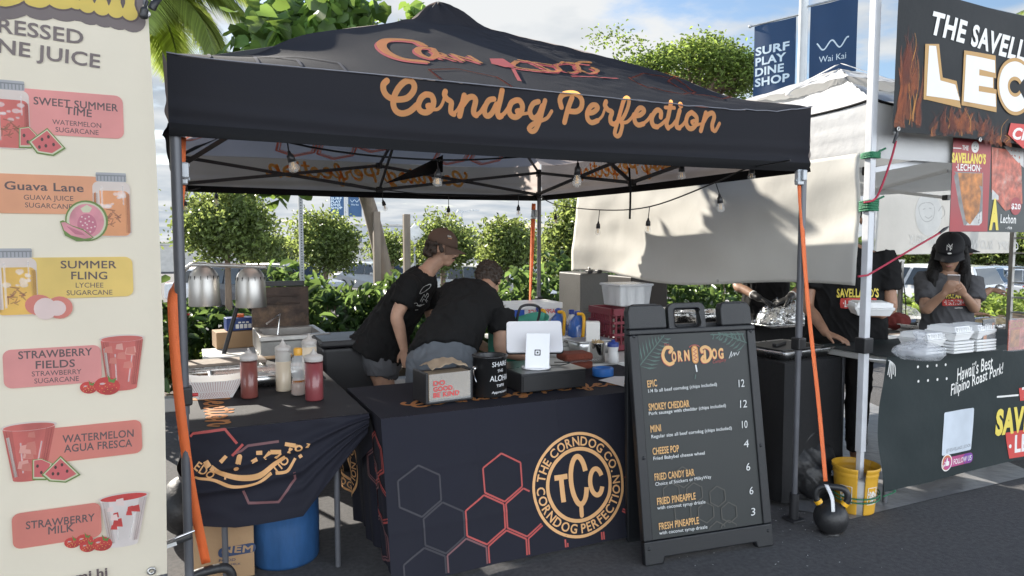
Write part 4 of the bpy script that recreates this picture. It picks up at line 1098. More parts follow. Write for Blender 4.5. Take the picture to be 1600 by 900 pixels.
for a, b in (((366, 322), (396, 292)), ((520, 316), (548, 302)), ((585, 300), (615, 270)), ((615, 270), (668, 268)), ((640, 300), (664, 272)), ((545, 276), (575, 274)), ((690, 234), (742, 240)), ((742, 240), (770, 262)), ((706, 275), (720, 250)), ((806, 228), (800, 252)), ((775, 290), (760, 300))): p.stroke([kx(*a), kx(*b)], .016, o_light)
p.ptext('EDO', *(230 + 232 / 3.213, 620 + 352 / 3.213), *(230 + 318 / 3.213, 620 + 405 / 3.213), 12, o_light, bold=.02)
p.ptext('PERF', 230 + 384 / 3.213, 620 + 404 / 3.213, 230 + 530 / 3.213, 620 + 400 / 3.213, 5, o_light, bold=.02)
p.ptext('TIO', 230 + 640 / 3.213, 620 + 380 / 3.213, 230 + 715 / 3.213, 620 + 318 / 3.213, 12, o_light, bold=.02)
p.stroke([(kx(756, 252)[0] + .014 * math.cos(a), kx(756, 252)[1] + .011 * math.sin(a)) for a in np.linspace(0, 6.3, 16)], .008, o_light)
for P_ in ([(215, 200), (230, 184), (390, 162), (450, 232)], [(425, 292), (448, 268), (480, 235)], [(440, 280), (470, 268), (505, 242), (660, 222)], [(478, 455), (505, 515), (655, 516), (740, 405), (732, 365)]): p.stroke([kx(*z) for z in P_], .011, h_red if P_[0][0] < 440 else h_mid)
pt = Pr(m, Plane((C0, D0, TZ), (1, 0, 0), (0, 1, 0)), fn=l2, w=.002, mod=9, step=.0001)
script(pt, lambda du, dv: (.045 + dv * .95, .92 - du), o_print, n=3)
m.build('draped_cloth', cloth, ck)

# ================================================================== THINGS ON THE LEFT TABLE
TS = TZ + .004
sauce_r = mat('sauce_red_brown', (.19, .055, .045), .3, var=.05, coat=.3); sauce_p = mat('sauce_ketchup', (.22, .05, .055), .3, var=.05, coat=.3)
cream = mat('sauce_cream', (.68, .58, .44), .35, var=.04, coat=.3); honey = mat('honey', (.28, .10, .02), .15, var=.05, coat=.5)
clearpl = mat('clear_plastic', (.82, .84, .84), .12, var=.02, alpha=.32)
def squeeze(x, y, h, r, sm, label, fillh=.78):
    t = thing('squeeze_bottle', (x, y, TS), label, 'squeeze bottle', 'squeeze bottles on the left table')
    b = h * .80
    m = MB(); m.lathe((x, y, TS), [(0, 0), (r * .94, 0), (r, .006), (r, b * fillh), (r * .985, b * fillh)], 24, sm); m.lathe((x, y, TS), [(r, b * fillh), (r, b - .02), (r * .97, b - .008), (r * .9, b)], 24, sm if fillh > .9 else mat('bottle_frosted', (.62, .60, .56), .4, trans=.2)); m.build('bottle_body', sm, t)
    m = MB(); m.lathe((x, y, TS), [(r * 1.0, b - .012), (r * 1.03, b - .01), (r * 1.03, b + .012), (r * .8, b + .02), (r * .45, b + .024), (r * .36, b + .032), (.0065, h - .012), (.004, h), (0, h)], 20, mat('cap_translucent', (.66, .63, .60), .35, trans=.25)); m.build('nozzle_cap', None, t)
    return t
squeeze(.30, 3.90, .262, .043, sauce_r, 'squeeze bottle of brown sauce, second nearest the paper tray', .96)
squeeze(.485, 4.0, .285, .041, cream, 'squeeze bottle of cream sauce between the two dark ones', .72)
squeeze(.60, 3.70, .268, .046, sauce_p, 'pinkish red squeeze bottle standing nearest the table corner', .96)
squeeze(.665, 4.25, .275, .042, cream, 'squeeze bottle half hidden behind the honey bottle', .9)
x, y = .545, 3.86
t = thing('honey_bottle', (x, y, TS), 'waisted clear bottle with a little amber syrup left and yellow cap', 'syrup bottle')
m = MB(); m.lathe((x, y, TS), [(0, .001), (.034, .001), (.0385, .01), (.0375, .045), (.034, .08), (0, .08)], 20, honey); m.build('syrup', honey, t)
m = MB(); m.lathe((x, y, TS), [(0, 0), (.036, 0), (.040, .01), (.038, .05), (.032, .09), (.039, .13), (.041, .16), (.03, .20), (.02, .215)], 22, clearpl); m.build('bottle_body', clearpl, t)
m = MB(); m.lathe((x, y, TS), [(.022, .213), (.023, .245), (.018, .252), (0, .252)], 18); m.build('cap', mat('cap_yellow', (.72, .36, .03), .4), t)
# paper food boat
t = thing('paper_food_tray', (.13, 4.03, TS), 'white paper food tray with red checks at the front left of the table', 'food tray')
tp = mat('tray_paper', (.72, .71, .69), .7, var=.03); tr_ = mat('tray_check', (.42, .20, .20), .7)
c0 = Vector((.14, 4.0, TS)); rz = R_(-6)
def boat(u, v):  # u 0..1 round, v 0 bottom .. 1 rim
    pts = [(-1, -1), (1, -1), (1, 1), (-1, 1), (-1, -1)]; k = min(3, int(u * 4)); f = u * 4 - k
    a = Vector(pts[k]).lerp(Vector(pts[k + 1]), f)
    lx, ly = .085 + .055 * v, .06 + .035 * v
    h_ = .095 * v * (1 + .12 * abs(a.x) ** 3 * v)
    return c0 + Matrix.Rotation(rz, 3, 'Z') @ Vector((a.x * lx, a.y * ly, h_ + .001))
m = MB(); m.grid(boat, 48, 6, tp, smooth=False); m.add([boat(i / 4, 0) for i in range(4)], [(0, 1, 2, 3)], tp)
for i in range(22):
    f = (i + .5) / 22 * .25
    out = Matrix.Rotation(rz, 3, 'Z') @ Vector((0, -1, .4)) * .0012
    m.add([boat(f - .0012, .42) + out, boat(f + .0012, .42) + out, boat(f + .0012, .97) + out, boat(f - .0012, .97) + out], [(0, 1, 2, 3)], tr_)
for i in range(14):
    f = .02 + i * .016
    for sg in (-1, 1):
        g0, g1 = f, f + sg * .03
        if 0 < g1 < .25: m.add([boat(g0 - .0012, .03) + out, boat(g0 + .0012, .03) + out, boat(g1 + .0012, .38) + out * 1.3, boat(g1 - .0012, .38) + out * 1.3], [(0, 1, 2, 3)], tr_)
m.build('tray_body', tp, t)
# steel pans
def pan(c, lx, ly, h, label, name='steel_pan', rz=0.0, group=None, mm=None, flare=1.12):
    mm = mm or steel; t = thing(name, c, label, 'steel pan', group); c = Vector(c); Mz = Matrix.Rotation(rz, 3, 'Z')
    def rr(sx, sy, z, r=.03, n=4):
        P = []
        for cx, cy, a in ((sx - r, sy - r, 0), (-sx + r, sy - r, 90), (-sx + r, -sy + r, 180), (sx - r, -sy + r, 270)):
            for i in range(n + 1): P.append(c + Mz @ Vector((cx + r * math.cos(R_(a + 90 * i / n)), cy + r * math.sin(R_(a + 90 * i / n)), z)))
        return P
    m = MB(); L = [rr(lx / 2, ly / 2, .001), rr(lx / 2 * flare, ly / 2 * flare, h), rr(lx / 2 * flare + .014, ly / 2 * flare + .014, h + .002), rr(lx / 2 * flare + .016, ly / 2 * flare + .016, h - .006)]
    n = len(L[0])
    for a, b in zip(L, L[1:]): m.add(a + b, [(i, (i + 1) % n, (i + 1) % n + n, i + n) for i in range(n)], mm, True)
    m.add(rr(lx / 2, ly / 2, .0012), [tuple(range(n))], mm)
    m.build('pan_body', mm, t, thick=.0015)
    return t
PG = 'steel pans on the corn dog stall'
pan((.20, 4.62, TS), .42, .26, .065, 'long steel pan holding a wooden board under the heat lamp', group=PG)
m = MB(); m.box((.20, 4.62, TS + .082), (.50, .20, .018), wood, rz=.05); m.cyl((.44, 4.64, TS + .082), (.62, 4.66, TS + .086), .012, n=10)
tag(m.build('wooden_board', mat('pale_wood', (.42, .28, .16), .6, var=.2, scale=8, stretch=(.3, 3, 3)), bev=.004), 'pale wooden board with handle lying across the long steel pan', 'board')
pan((.32, 4.25, TS), .34, .24, .07, 'steel pan of wrapped food just behind the paper tray', group=PG)
m = MB(); m.ell((.32, 4.25, TS + .045), (.15, .1, .022), 20, 10)
tag(m.build('wrapped_food', mat('cling_film', (.5, .5, .48), .15, .1, var=.3, scale=30, bump=.6, bscale=40)), 'shiny wrapped food lying in the steel pan behind the paper tray', 'food')
pan((.57, 4.45, TS), .26, .2, .05, 'low steel pan partly hidden behind the squeeze bottles', group=PG)
# heat lamp with two shades
alu = mat('spun_aluminium', (.50, .49, .47), .42, 1.0, var=.1, scale=20, stretch=(1, 1, .1))
hb0 = ond(288, 560, 4.35); hb0.z = TS
t = thing('heat_lamp', hb0, 'two-shade aluminium heat lamp standing on the left table', 'heat lamp')
D = 4.35
tl, tr2 = ond(300, 412, D), ond(417, 417, D)
m = MB(); m.tube(spline([hb0 + Vector((0, 0, .01)), ond(281, 500, D), ond(281, 445, D), ond(287, 424, D), ond(300, 413, D)], 6) + [ond(360, 415, D), tr2], .013, 10, alu); m.build('lamp_frame', alu, t)
m = MB(); m.box(hb0 + Vector((.02, .02, .008)), (.16, .2, .014)); m.build('lamp_base', alu, t, bev=.004)
for px, top_ in ((318, 416), (391, 418)):
    a = ond(px, top_, D); b_ = ond(px, top_ + 62, D); h_ = a.z - b_.z; r = .090
    m = MB(); m.lathe((a.x, a.y, b_.z), [(r * 1.0, 0), (r * 1.02, .004), (r * .985, h_ * .4), (r * .97, h_ * .68), (r * .86, h_ * .82), (r * .62, h_ * .94), (r * .3, h_), (0, h_)], 32, alu)
    for k in range(14):
        an = k * 2 * math.pi / 14; m.box((a.x + math.cos(an) * r * .955, a.y + math.sin(an) * r * .955, b_.z + h_ * .72), (.004, .003, .024), grille, rz=an)
    s_ = m.build('lamp_shade', alu, t)
    m = MB(); m.ell((a.x, a.y, b_.z + h_ * .42), (.045, .045, .07)); m.build('heat_bulb', mat('bulb_red', (.45, .10, .08), .2), s_)
# fryer
fx = ond(452, 520, 5.3); fx.z = 0
rust = mat('burnt_steel', (.06, .042, .034), .55, .4, var=.6, scale=9, bump=.2, bscale=30, dirt=.85, dscale=5, dirtcol=(.20, .13, .08))
enam = mat('fryer_side', (.34, .335, .32), .4, .5, var=.2, scale=5, dirt=.5, dirtcol=(.08, .05, .03))
t = thing('deep_fryer', (fx.x, fx.y, 0), 'burnt steel deep fryer with tall rusty splash back behind the left table', 'fryer')
m = MB(); w_, d_ = .47, .62; zt = .93
for bx_, by_, sx_, sy_ in ((0, -d_ / 2 + .05, w_, .1), (0, d_ / 2 - .05, w_, .1), (-w_ / 2 + .02, 0, .04, d_ - .2), (w_ / 2 - .02, 0, .04, d_ - .2)): m.box((fx.x + bx_, fx.y + by_, zt - .08), (sx_, sy_, .14), enam)
m.box((fx.x, fx.y, zt - .11), (w_ - .085, d_ - .205, .02), honey)
m.build('fry_tank', enam, t, bev=.006)
m = MB(); m.box((fx.x, fx.y, .47), (w_ - .02, d_ - .03, .58)); m.build('cabinet', enam, t, bev=.005)
m = MB(); m.box((fx.x, fx.y - d_ / 2 - .012, zt - .02), (w_ + .02, .05, .04)); m.build('front_rail', steel_d, t, bev=.008)
m = MB(); m.box((fx.x - .02, fx.y + d_ / 2 + .015, zt + .13), (w_ - .04, .03, .34)); m.box((fx.x - .02, fx.y + d_ / 2 - .004, zt + .23), (w_ * .62, .012, .012)); m.box((fx.x - .02, fx.y + d_ / 2 - .004, zt + .17), (w_ * .62, .012, .012)); m.build('splash_back', rust, t, bev=.003)
m = MB(); m.box((fx.x - .02, fx.y + d_ / 2 + .03, zt + .325), (w_ - .1, .05, .04)); m.build('flue_strip', grille, t, bev=.004)
m = MB(); m.tube([(fx.x - .09, fx.y - .05, zt - .04), (fx.x - .07, fx.y - .03, zt + .12), (fx.x - .17, fx.y - .1, zt + .06)], .008, 8); m.build('basket_handle', steel, t)
for sx_ in (-1, 1):
    for sy_ in (-1, 1):
        m = MB(); m.cyl((fx.x + sx_ * .18, fx.y + sy_ * .25, .003), (fx.x + sx_ * .18, fx.y + sy_ * .25, .18), .022, n=10); m.build('leg', steel_d, t)
# black bin
bx_ = ond(540, 560, 5.0)
t = thing('black_bin', (bx_.x, bx_.y, 0), 'black rectangular bin standing between the fryer and the bending men', 'bin')
m = MB(); m.box((bx_.x, bx_.y, .44), (.36, .42, .86), taper=1.08); m.build('bin_body', black_pl, t, bev=.02)
m = MB(); m.box((bx_.x, bx_.y, .90), (.42, .48, .045)); m.build('bin_rim', black_pl, t, bev=.015)
# low table with boxes behind
folding_table(.12, .62, 5.62, 6.1, .735, 'small folding table behind the heat lamp under the cardboard box')
a = ond(366, 540, 5.75)
m = MB(); m.box((a.x, a.y, .802), (.30, .24, .13), card, rz=.1)
tag(m.build('cardboard_box', card, bev=.003), 'plain brown cardboard box under the small blue box behind the heat lamp', 'box')
m = MB(); m.box((a.x + .04, a.y, .921), (.21, .14, .10), mat('carton_blue', (.02, .05, .20), .5), rz=.1)
mp_ = Pr(m, Plane((a.x + .04, a.y - .0715, .921), (math.cos(.1), math.sin(.1), 0), (0, 0, 1)))
for i in range(4): mp_.rrect(-.03 + i * .032, -.035, -.005 + i * .032, .0, .004, whitep)
for i in range(3): mp_.rrect(-.01 + i * .03, .008, .012 + i * .03, .02, .004, whitep)
m.box((a.x + .05, a.y, .985), (.06, .04, .025), orange)
tag(m.build('blue_carton', MATS['carton_blue'], bev=.002), 'small dark blue carton with white marks on the cardboard box', 'carton')
a, b_ = ond(387, 421, 5.6), ond(352, 545, 5.4); e = b_ + (b_ - a) * 1.35; e.z = .003
m = MB(); m.tube([e, b_, a], .017, 10)
tag(m.build('black_pole', black_pl), 'slim black pole leaning between the heat lamp shades', 'pole')
# under the left table
pb = (.43, 3.62)
t = thing('blue_drum', (*pb, 0), 'scuffed blue plastic drum under the left table', 'drum')
bl = mat('drum_blue', (.022, .085, .22), .55, var=.25, scale=12, bump=.2, bscale=30, dirt=.4, dirtcol=(.012, .03, .07), stretch=(1, 1, .3))
m = MB(); m.lathe((*pb, 0), [(0, .003), (.158, .003), (.165, .02), (.168, .2), (.165, .33), (.172, .335), (.172, .365), (.160, .37), (.155, .35), (0, .345)], 36); m.build('drum_body', bl, t)
m = MB(); m.tube([(pb[0] + .172 * math.cos(a), pb[1] + .172 * math.sin(a), .362 + .012 * math.sin(a * 3)) for a in np.linspace(0, 2 * math.pi, 30)], .006, 6); m.build('rim_wire', steel_d, t)
t = thing('nem_box', (.12, 3.62, 0), 'brown cardboard food box printed NEM left of the blue drum', 'box')
m = MB(); m.box((.12, 3.62, .165), (.30, .30, .32)); 
p = Pr(m, Plane((.12, 3.468, 0), (1, 0, 0), (0, 0, 1)), w=.001); nb = mat('print_navy', (.03, .05, .11), .7)
p.prrect(341, 868, 400, 866, 400, 847, nb, .02); p.ptext('NEM', 347, 864, 394, 862, 10, card, bold=.04); p.ptext('FOOD', 342, 878, 368, 876, 4, nb); p.ptext('HICK', 361, 883, 376, 882, 3, nb)
m.build('carton', card, t, bev=.003); 
m = MB(); m.box((.12, 3.62, .3265), (.06, .3, .003)); m.build('tape_strip', mat('brown_tape', (.3, .2, .1), .3), t)
bag = mat('black_bag', (.014, .014, .015), .5, var=.2, bump=.5, bscale=14)
m = MB(); m.ell((-.02, 4.15, .16), (.14, .2, .16), 18, 10); m.ell((.0, 4.1, .3), (.06, .07, .05))
tag(fuse('black_bag', m, bag, voxel=.02, smooth=3), 'black bag slumped under the left end of the left table', 'bag')
# spring latch on the leg
t = thing('label_clamp', ony(270, 848, 2.72), 'black metal clamp with chrome bar and white sticker on the tent leg', 'clamp')
m = MB(); m.bar(ony(247, 858, 2.72), ony(300, 838, 2.72), .02, .014, grille); m.build('clamp_body', grille, t, bev=.003)
m = MB(); m.tube([ony(240, 859, 2.715), ony(262, 846, 2.70), ony(304, 829, 2.715)], .004, 8); m.build('chrome_bar', chrome, t)
m = MB(); m.bar(ony(258, 855, 2.708), ony(276, 849, 2.708), .002, .013, whitep, up=(0, 0, 1)); m.build('sticker', whitep, t)

# ================================================================== THINGS ON THE FRONT TABLE
FS = TZ + .004
t = thing('napkin_dispenser', (1.20, 3.42, FS), 'black napkin dispenser with red lettering and a crumpled napkin on top', 'napkin dispenser')
kraft = mat('napkin_kraft', (.33, .25, .17), .85, var=.08)
Mz = Matrix.Rotation(R_(6), 3, 'Z'); nc = Vector((1.205, 3.42, FS))
def nb_(p): return nc + Mz @ Vector(p)
m = MB()
for sx_ in (-1, 1): m.box(nb_((sx_ * .125, 0, .083)), (.016, .17, .16), rot=Mz)
m.box(nb_((0, 0, .011)), (.25, .17, .02), rot=Mz); m.box(nb_((0, .06, .085)), (.234, .03, .13), rot=Mz); m.build('dispenser_case', black_pl, t, bev=.006)
m = MB(); m.box(nb_((0, -.03, .088)), (.232, .10, .13), kraft, rot=Mz); m.build('napkin_stack', kraft, t)
m = MB(); m.box(nb_((0, -.087, .085)), (.232, .004, .14), mat('clear_window', (.62, .62, .60), .1, alpha=.25), rot=Mz)
red_p = mat('print_red', (.62, .06, .06), .6)
p = Pr(m, Plane(nb_((0, -.0892, .085)), Mz @ Vector((1, 0, 0)), (0, 0, 1)), w=.001)
for s_, x1, z in (('DO', -.03, .012), ('GOOD.', .02, -.018), ('BE KIND', .05, -.048)): p.text(s_, (-.095, z), (x1, z), .023, red_p, bold=.03)
m.build('front_window', MATS['clear_window'], t)
m = MB(); m.grid(lambda a, b: nb_((-.1 + .2 * a, -.09 + .16 * b, .175 + .025 * math.sin(a * 3.1) + .012 * nz(a * 6, b * 4) + .02 * (1 - abs(2 * b - 1)))), 20, 14, kraft); m.build('loose_napkin', kraft, t, thick=.002)
# tip can
cc_ = Vector((1.47, 3.42, FS))
t = thing('tip_can', cc_, 'black paint-can tip jar lettered Share the Aloha with a wire handle', 'tip can')
m = MB(); m.lathe(cc_, [(0, .002), (.088, .002), (.091, .006), (.091, .205), (.096, .209), (.096, .216), (.086, .218), (.082, .212), (.084, .02), (0, .018)], 40)
chalk = mat('chalk_white', (.72, .73, .74), .8)
thc = math.atan2(-cc_.y, -cc_.x) + R_(38)
def cyl(u, v, w=0.0): a = thc + u / .091; return cc_ + Vector((math.cos(a), math.sin(a), 0)) * (.091 + w) + Vector((0, 0, v))
p = Pr(m, Plane((0, 0, 0), (1, 0, 0), (0, 0, 1)), fn=cyl, w=.0012)
for s_, hw, z, hh in (('SHARE', .048, .165, .025), ('THE', .018, .135, .014), ('ALOHA', .06, .088, .03), ('TIPS', .024, .057, .014), ('Appreciated', .05, .024, .013)): p.text(s_, (-hw, z), (hw, z + .004), hh, chalk, shear=.1)
m.build('can_body', mat('black_can', (.02, .02, .021), .3, .3), t)
m = MB(); m.tube(spline([cc_ + Vector((-.094, 0, .15)), cc_ + Vector((-.11, -.05, .12)), cc_ + Vector((-.105, -.07, .09))], 6), .003, 6); m.lathe(cc_ + Vector((-.09, -.01, .15)), [(0, .012), (.012, .01), (.012, -.004)], 12, axis=(-1, 0, 0)); m.build('wire_handle', steel, t)
# cash drawer
t = thing('cash_drawer', (1.83, 3.52, FS), 'low black cash drawer under the payment screen', 'cash drawer')
m = MB(); m.box((1.83, 3.55, FS + .055), (.40, .38, .10)); m.build('drawer_case', mat('drawer_black', (.014, .014, .015), .4), t, bev=.004)
m = MB(); m.box((1.83, 3.357, FS + .052), (.385, .008, .085)); m.build('drawer_front', MATS['drawer_black'], t, bev=.002)
m = MB(); m.box((1.83, 3.55, FS + .107), (.402, .382, .004)); m.build('drawer_lid', mat('drawer_lid_metal', (.10, .10, .10), .3, .6), t)
# payment screen, seen from behind
pc = ond(838, 575, 3.95); pc.z = FS + .11
t = thing('payment_screen', pc, 'white tablet payment stand seen from behind with a black square mark', 'payment screen')
ipw = mat('glossy_white', (.78, .79, .82), .25, var=.02, coat=.3)
m = MB(); m.lathe(pc, [(0, 0), (.08, 0), (.084, .006), (.08, .012), (.0, .014)], 36); m.build('stand_foot', ipw, t)
vdir = Vector((ray(838, 560).x, ray(838, 560).y, 0)).normalized(); sdv = Vector((vdir.y, -vdir.x, 0))
# upright block facing the viewer
A = ond(839, 577, 3.90); Bt = ond(841, 521, 3.95)
upv = (Bt - A); hgt = upv.length; upv.normalize(); nrm = sdv.cross(upv).normalized()
rotm = Matrix((sdv, -nrm if nrm.dot(vdir) < 0 else nrm, upv)).transposed()
m = MB(); m.box((A + Bt) / 2, (.135, .03, hgt), ipw, rot=rotm)
fr = (A + Bt) / 2 - vdir * .0
fpln = Plane((A + Bt) / 2 + rotm @ Vector((0, -.0155, 0)), sdv, upv)
p = Pr(m, fpln, w=.0008); blk = mat('mark_black', (.012, .012, .012), .5)
for r0, mm in ((.017, blk), (.011, ipw), (.0055, blk)): p.rrect(-r0 + .0, -r0 - .01, r0, r0 - .01, r0 * .25, mm)
m.build('stand_upright', ipw, t, bev=.004)
c0, c1, c2, c3 = ond(783, 548, 4.0), ond(862, 549, 4.0), ond(888, 503, 4.14), ond(806, 506, 4.14)
u_ = ((c1 - c0) + (c2 - c3)).normalized(); v_ = ((c3 - c0) + (c2 - c1)); v_ = (v_ - u_ * v_.dot(u_)).normalized(); n_ = u_.cross(v_)
ctr = (c0 + c1 + c2 + c3) / 4
def scr(u0, v0, w0, w1, r, mm, mb):
    P = []
    for cx, cy, a in ((u0 - r, v0 - r, 0), (-u0 + r, v0 - r, 90), (-u0 + r, -v0 + r, 180), (u0 - r, -v0 + r, 270)):
        for i in range(6): P.append(ctr + u_ * (cx + r * math.cos(R_(a + 18 * i)) ) + v_ * (cy + r * math.sin(R_(a + 18 * i))) + n_ * w0)
    mb.prism(P, Vector((0, 0, 0)), n_ * (w1 - w0), mm)
hw = ((c1 - c0).length + (c2 - c3).length) / 4 + .012; hh = ((c3 - c0).length + (c2 - c1).length) / 4
m = MB(); scr(hw, hh, -.006, .006, .02, ipw, m); m.build('tablet_back', ipw, t, bev=.003)
m = MB(); scr(hw + .003, hh + .003, -.013, -.0065, .02, blk, m); m.build('tablet_glass', carglass, t)
m = MB(); m.tube(spline([pc + Vector((.05, .02, .01)), pc + Vector((.14, .0, .004)), pc + Vector((.2, -.03, .02)), pc + Vector((.17, .1, .004))], 6), .003, 6); m.build('power_cable', cablem, t)
# bundles, tape, paper
tape = mat('tape_blue', (.03, .16, .50), .55)
c_ = onz(942, 587, FS)
m = MB(); m.lathe(c_, [(.045, .001), (.062, .001), (.064, .004), (.064, .046), (.062, .05), (.045, .05), (.045, .001)], 40); 
tag(m.build('tape_roll', tape), 'roll of blue masking tape lying on the front cloth', 'tape roll')
m = MB(); m.add([onz(x, y, FS + .003) for x, y in ((935, 594), (975, 604), (976, 588), (960, 588))], [(0, 1, 2, 3)])
tag(m.build('paper_sheet', paperw, thick=.001), 'loose white paper sheet beside the menu board', 'paper')
knit = mat('rust_knit', (.23, .055, .03), .85, var=.15, scale=20, bump=.8, bscale=90, stretch=(1, 4, 1))
for i, (px, py, dz, lb) in enumerate(((905, 579, 0, 'lower rust-coloured knitted bundle by the blue tape'), (905, 579, .055, 'upper rust-coloured knitted bundle in clear film'))):
    c_ = onz(px, py, FS) + Vector((0, .06, .03 + dz)); m = MB(); m.box(c_, (.20, .15, .052), rz=.2 - .25 * i)
    tag(m.build('knitted_bundle', knit, bev=.02, seg=4), lb, 'bundle', 'rust-coloured bundles')
m = MB(); c_ = onz(905, 579, FS) + Vector((-.04, .0, .062)); m.grid(lambda a, b: c_ + Vector((-.1 + .26 * a, -.06 + .16 * b, .01 * nz(a * 8, b * 8) + .004)), 14, 10)
tag(m.build('clear_film', mat('clear_film', (.7, .7, .7), .08, alpha=.3, bump=.5, bscale=30)), 'crumpled clear film between the rust-coloured bundles', 'film')
# --- the back right table
folding_table(2.42, 3.36, 4.0, 5.75, TZ, 'white folding table crowded with jugs and boxes behind the payment screen')
B3 = TZ + .001
pan(onz(932, 553, B3) + Vector((0, .1, 0)), .26, .17, .095, 'deep steel pan in front of the white paper box', group=PG, mm=mat('stainless_grey', (.5, .5, .5), .35, .9))
c_ = onz(883, 548, B3); m = MB(); m.box(c_ + Vector((0, .06, .05)), (.13, .1, .098), paperw, rz=-.2)
p = Pr(m, Plane(c_ + Vector((.0, .0085, .05)) + Vector((math.sin(-.2) * -.0, 0, 0)), (math.cos(-.2), math.sin(-.2), 0), (0, 0, 1)), w=.002)
p.stroke([(-.02, .01), (.0, .02), (.015, .008), (.03, .018)], .004, blk); p.stroke([(-.03, -.02), (.035, -.015)], .004, blk)
tag(m.build('white_paper_box', paperw, bev=.003), 'small white takeaway box behind the payment screen', 'box')
jugb = mat('jug_blue', (.03, .13, .46), .12, var=.04, alpha=.72, coat=.6); yel = mat('jug_yellow', (.80, .42, .02), .4); capb = mat('cap_blue', (.02, .05, .26), .4)
def jug(px, py, d, label):
    c = ond(px, py, d); c.z = B3; t = thing('water_jug', c, label, 'jug', 'blue jugs with yellow handles'); k = 1.06
    m = MB(); m.lathe(c, [(0, .002), (.068 * k, .002), (.074 * k, .01), (.074 * k, .06), (.069 * k, .072), (.074 * k, .084), (.074 * k, .15), (.06 * k, .205), (.03 * k, .238), (.022, .25), (.022, .262)], 28); m.build('jug_body', jugb, t)
    m = MB(); m.lathe(c, [(.026, .255), (.027, .28), (.0, .282)], 18); m.build('jug_cap', capb, t)
    v = -Vector((c.x, c.y, 0)).normalized(); s = Vector((-v.y, v.x, 0))
    m = MB(); m.tube(spline([c + v * .02 + Vector((0, 0, .262)), c + v * .04 + s * .04 + Vector((0, 0, .258)), c + v * .078 + s * .05 + Vector((0, 0, .22)), c + v * .085 + s * .045 + Vector((0, 0, .13)), c + v * .078 + s * .04 + Vector((0, 0, .08))], 6), .013, 10); m.build('jug_handle', yel, t)
jug(842, 520, 5.75, 'blue jug with yellow handle, leftmost beside the teal bag')
jug(872, 520, 5.6, 'blue jug with yellow handle in the middle of three')
jug(902, 524, 5.45, 'blue jug with yellow handle beside the tall white carton')
c_ = ond(926, 527, 5.15); c_.z = B3; m = MB(); m.box(c_ + Vector((0, 0, .118)), (.10, .09, .235), paperw, rz=-.5)
tag(m.build('tall_carton', paperw, bev=.004), 'tall plain white carton right of the blue jugs', 'carton')
c_ = ond(934, 529, 4.8); c_.z = B3
t = thing('skewer_can', c_, 'shiny steel can holding wooden skewers', 'can')
m = MB(); m.lathe(c_, [(0, .002), (.052, .002), (.052, .128), (.055, .132), (.051, .132), (.049, .01)], 30, mat('mirror_steel', (.7, .7, .68), .1, 1.0, var=.05)); m.build('can_body', MATS['mirror_steel'], t)
m = MB()
for i in range(46):
    a = rnd.uniform(0, 6.28); r = .042 * math.sqrt(rnd.random()); b_ = c_ + Vector((r * math.cos(a), r * math.sin(a), .01)); m.bar(b_, b_ + Vector((nz(i) * .02, nz(i, 4) * .02, .13 + .012 * rnd.random())), .004, .004)
m.build('skewers', mat('skewer_wood', (.50, .36, .19), .7), t)
c_ = ond(958, 530, 4.75); c_.z = B3
t = thing('sports_bottle', c_, 'white sports bottle with dark blue lid beside the skewer can', 'bottle')
m = MB(); m.lathe(c_, [(0, .002), (.036, .002), (.038, .01), (.038, .06), (.032, .08), (.038, .10), (.036, .12)], 24); m.build('bottle_body', whitep, t)
m = MB(); m.lathe(c_, [(.039, .112), (.039, .135), (.03, .142), (.013, .145), (.013, .158), (0, .159)], 20); m.build('bottle_lid', capb, t)
c_ = ond(893, 500, 5.75); c_.z = B3
t = thing('spray_bottle', c_, 'white bottle with blue cap behind the right blue jug', 'bottle')
m = MB(); m.lathe(c_, [(0, .002), (.04, .002), (.043, .01), (.043, .17), (.025, .21), (.02, .23)], 22); m.build('bottle_body', whitep, t)
m = MB(); m.lathe(c_, [(.024, .225), (.024, .262), (0, .264)], 16); m.build('bottle_cap', capb, t)
c_ = ond(822, 500, 6.05); c_.z = B3
t = thing('cool_box', c_, 'white and blue cool box behind the bending man', 'cool box')
m = MB(); m.box(c_ + Vector((0, 0, .13)), (.52, .3, .26)); m.build('box_body', mat('cooler_blue', (.03, .10, .45), .4), t, bev=.02)
m = MB(); m.box(c_ + Vector((0, 0, .275)), (.54, .32, .05), whitep)
m.box(c_ + Vector((.06, -.152, .20)), (.30, .008, .10), whitep)
p = Pr(m, Plane(c_ + Vector((.06, -.157, .20)), (1, 0, 0), (0, 0, 1)), w=.001); p.text('APPLIANCE', (.14, .01), (-.12, .01), .035, red_p, bold=.02)
m.build('box_lid', whitep, t, bev=.012)
teal = mat('teal_cloth', (.06, .30, .22), .7, var=.1, scale=4, bump=.2, bscale=40)
c_ = ond(800, 545, 4.75); c_.z = TZ
t = thing('teal_bag', c_, 'open teal bag with black handle on the table before the bending man', 'bag')
def bagf(u, v):
    a = 2 * math.pi * u; r = 1 + .08 * math.sin(3 * a + v * 3); k = .75 + .35 * v
    return c_ + Vector((.20 * r * k * math.cos(a) + .03 * v, .14 * r * k * math.sin(a), .004 + .30 * v + .03 * v * math.sin(2 * a + 1)))
m = MB(); m.grid(bagf, 40, 12, teal); m.add([bagf(i / 20, 0) for i in range(20)], [tuple(range(20))], teal); m.build('bag_body', teal, t, thick=.003)
m = MB(); m.tube(spline([bagf(.70, .9), bagf(.72, 1) + Vector((0, -.02, .11)), bagf(.80, 1) + Vector((.03, -.02, .11)), bagf(.82, .9)], 8), .009, 8); m.build('bag_handle', black_pl, t)
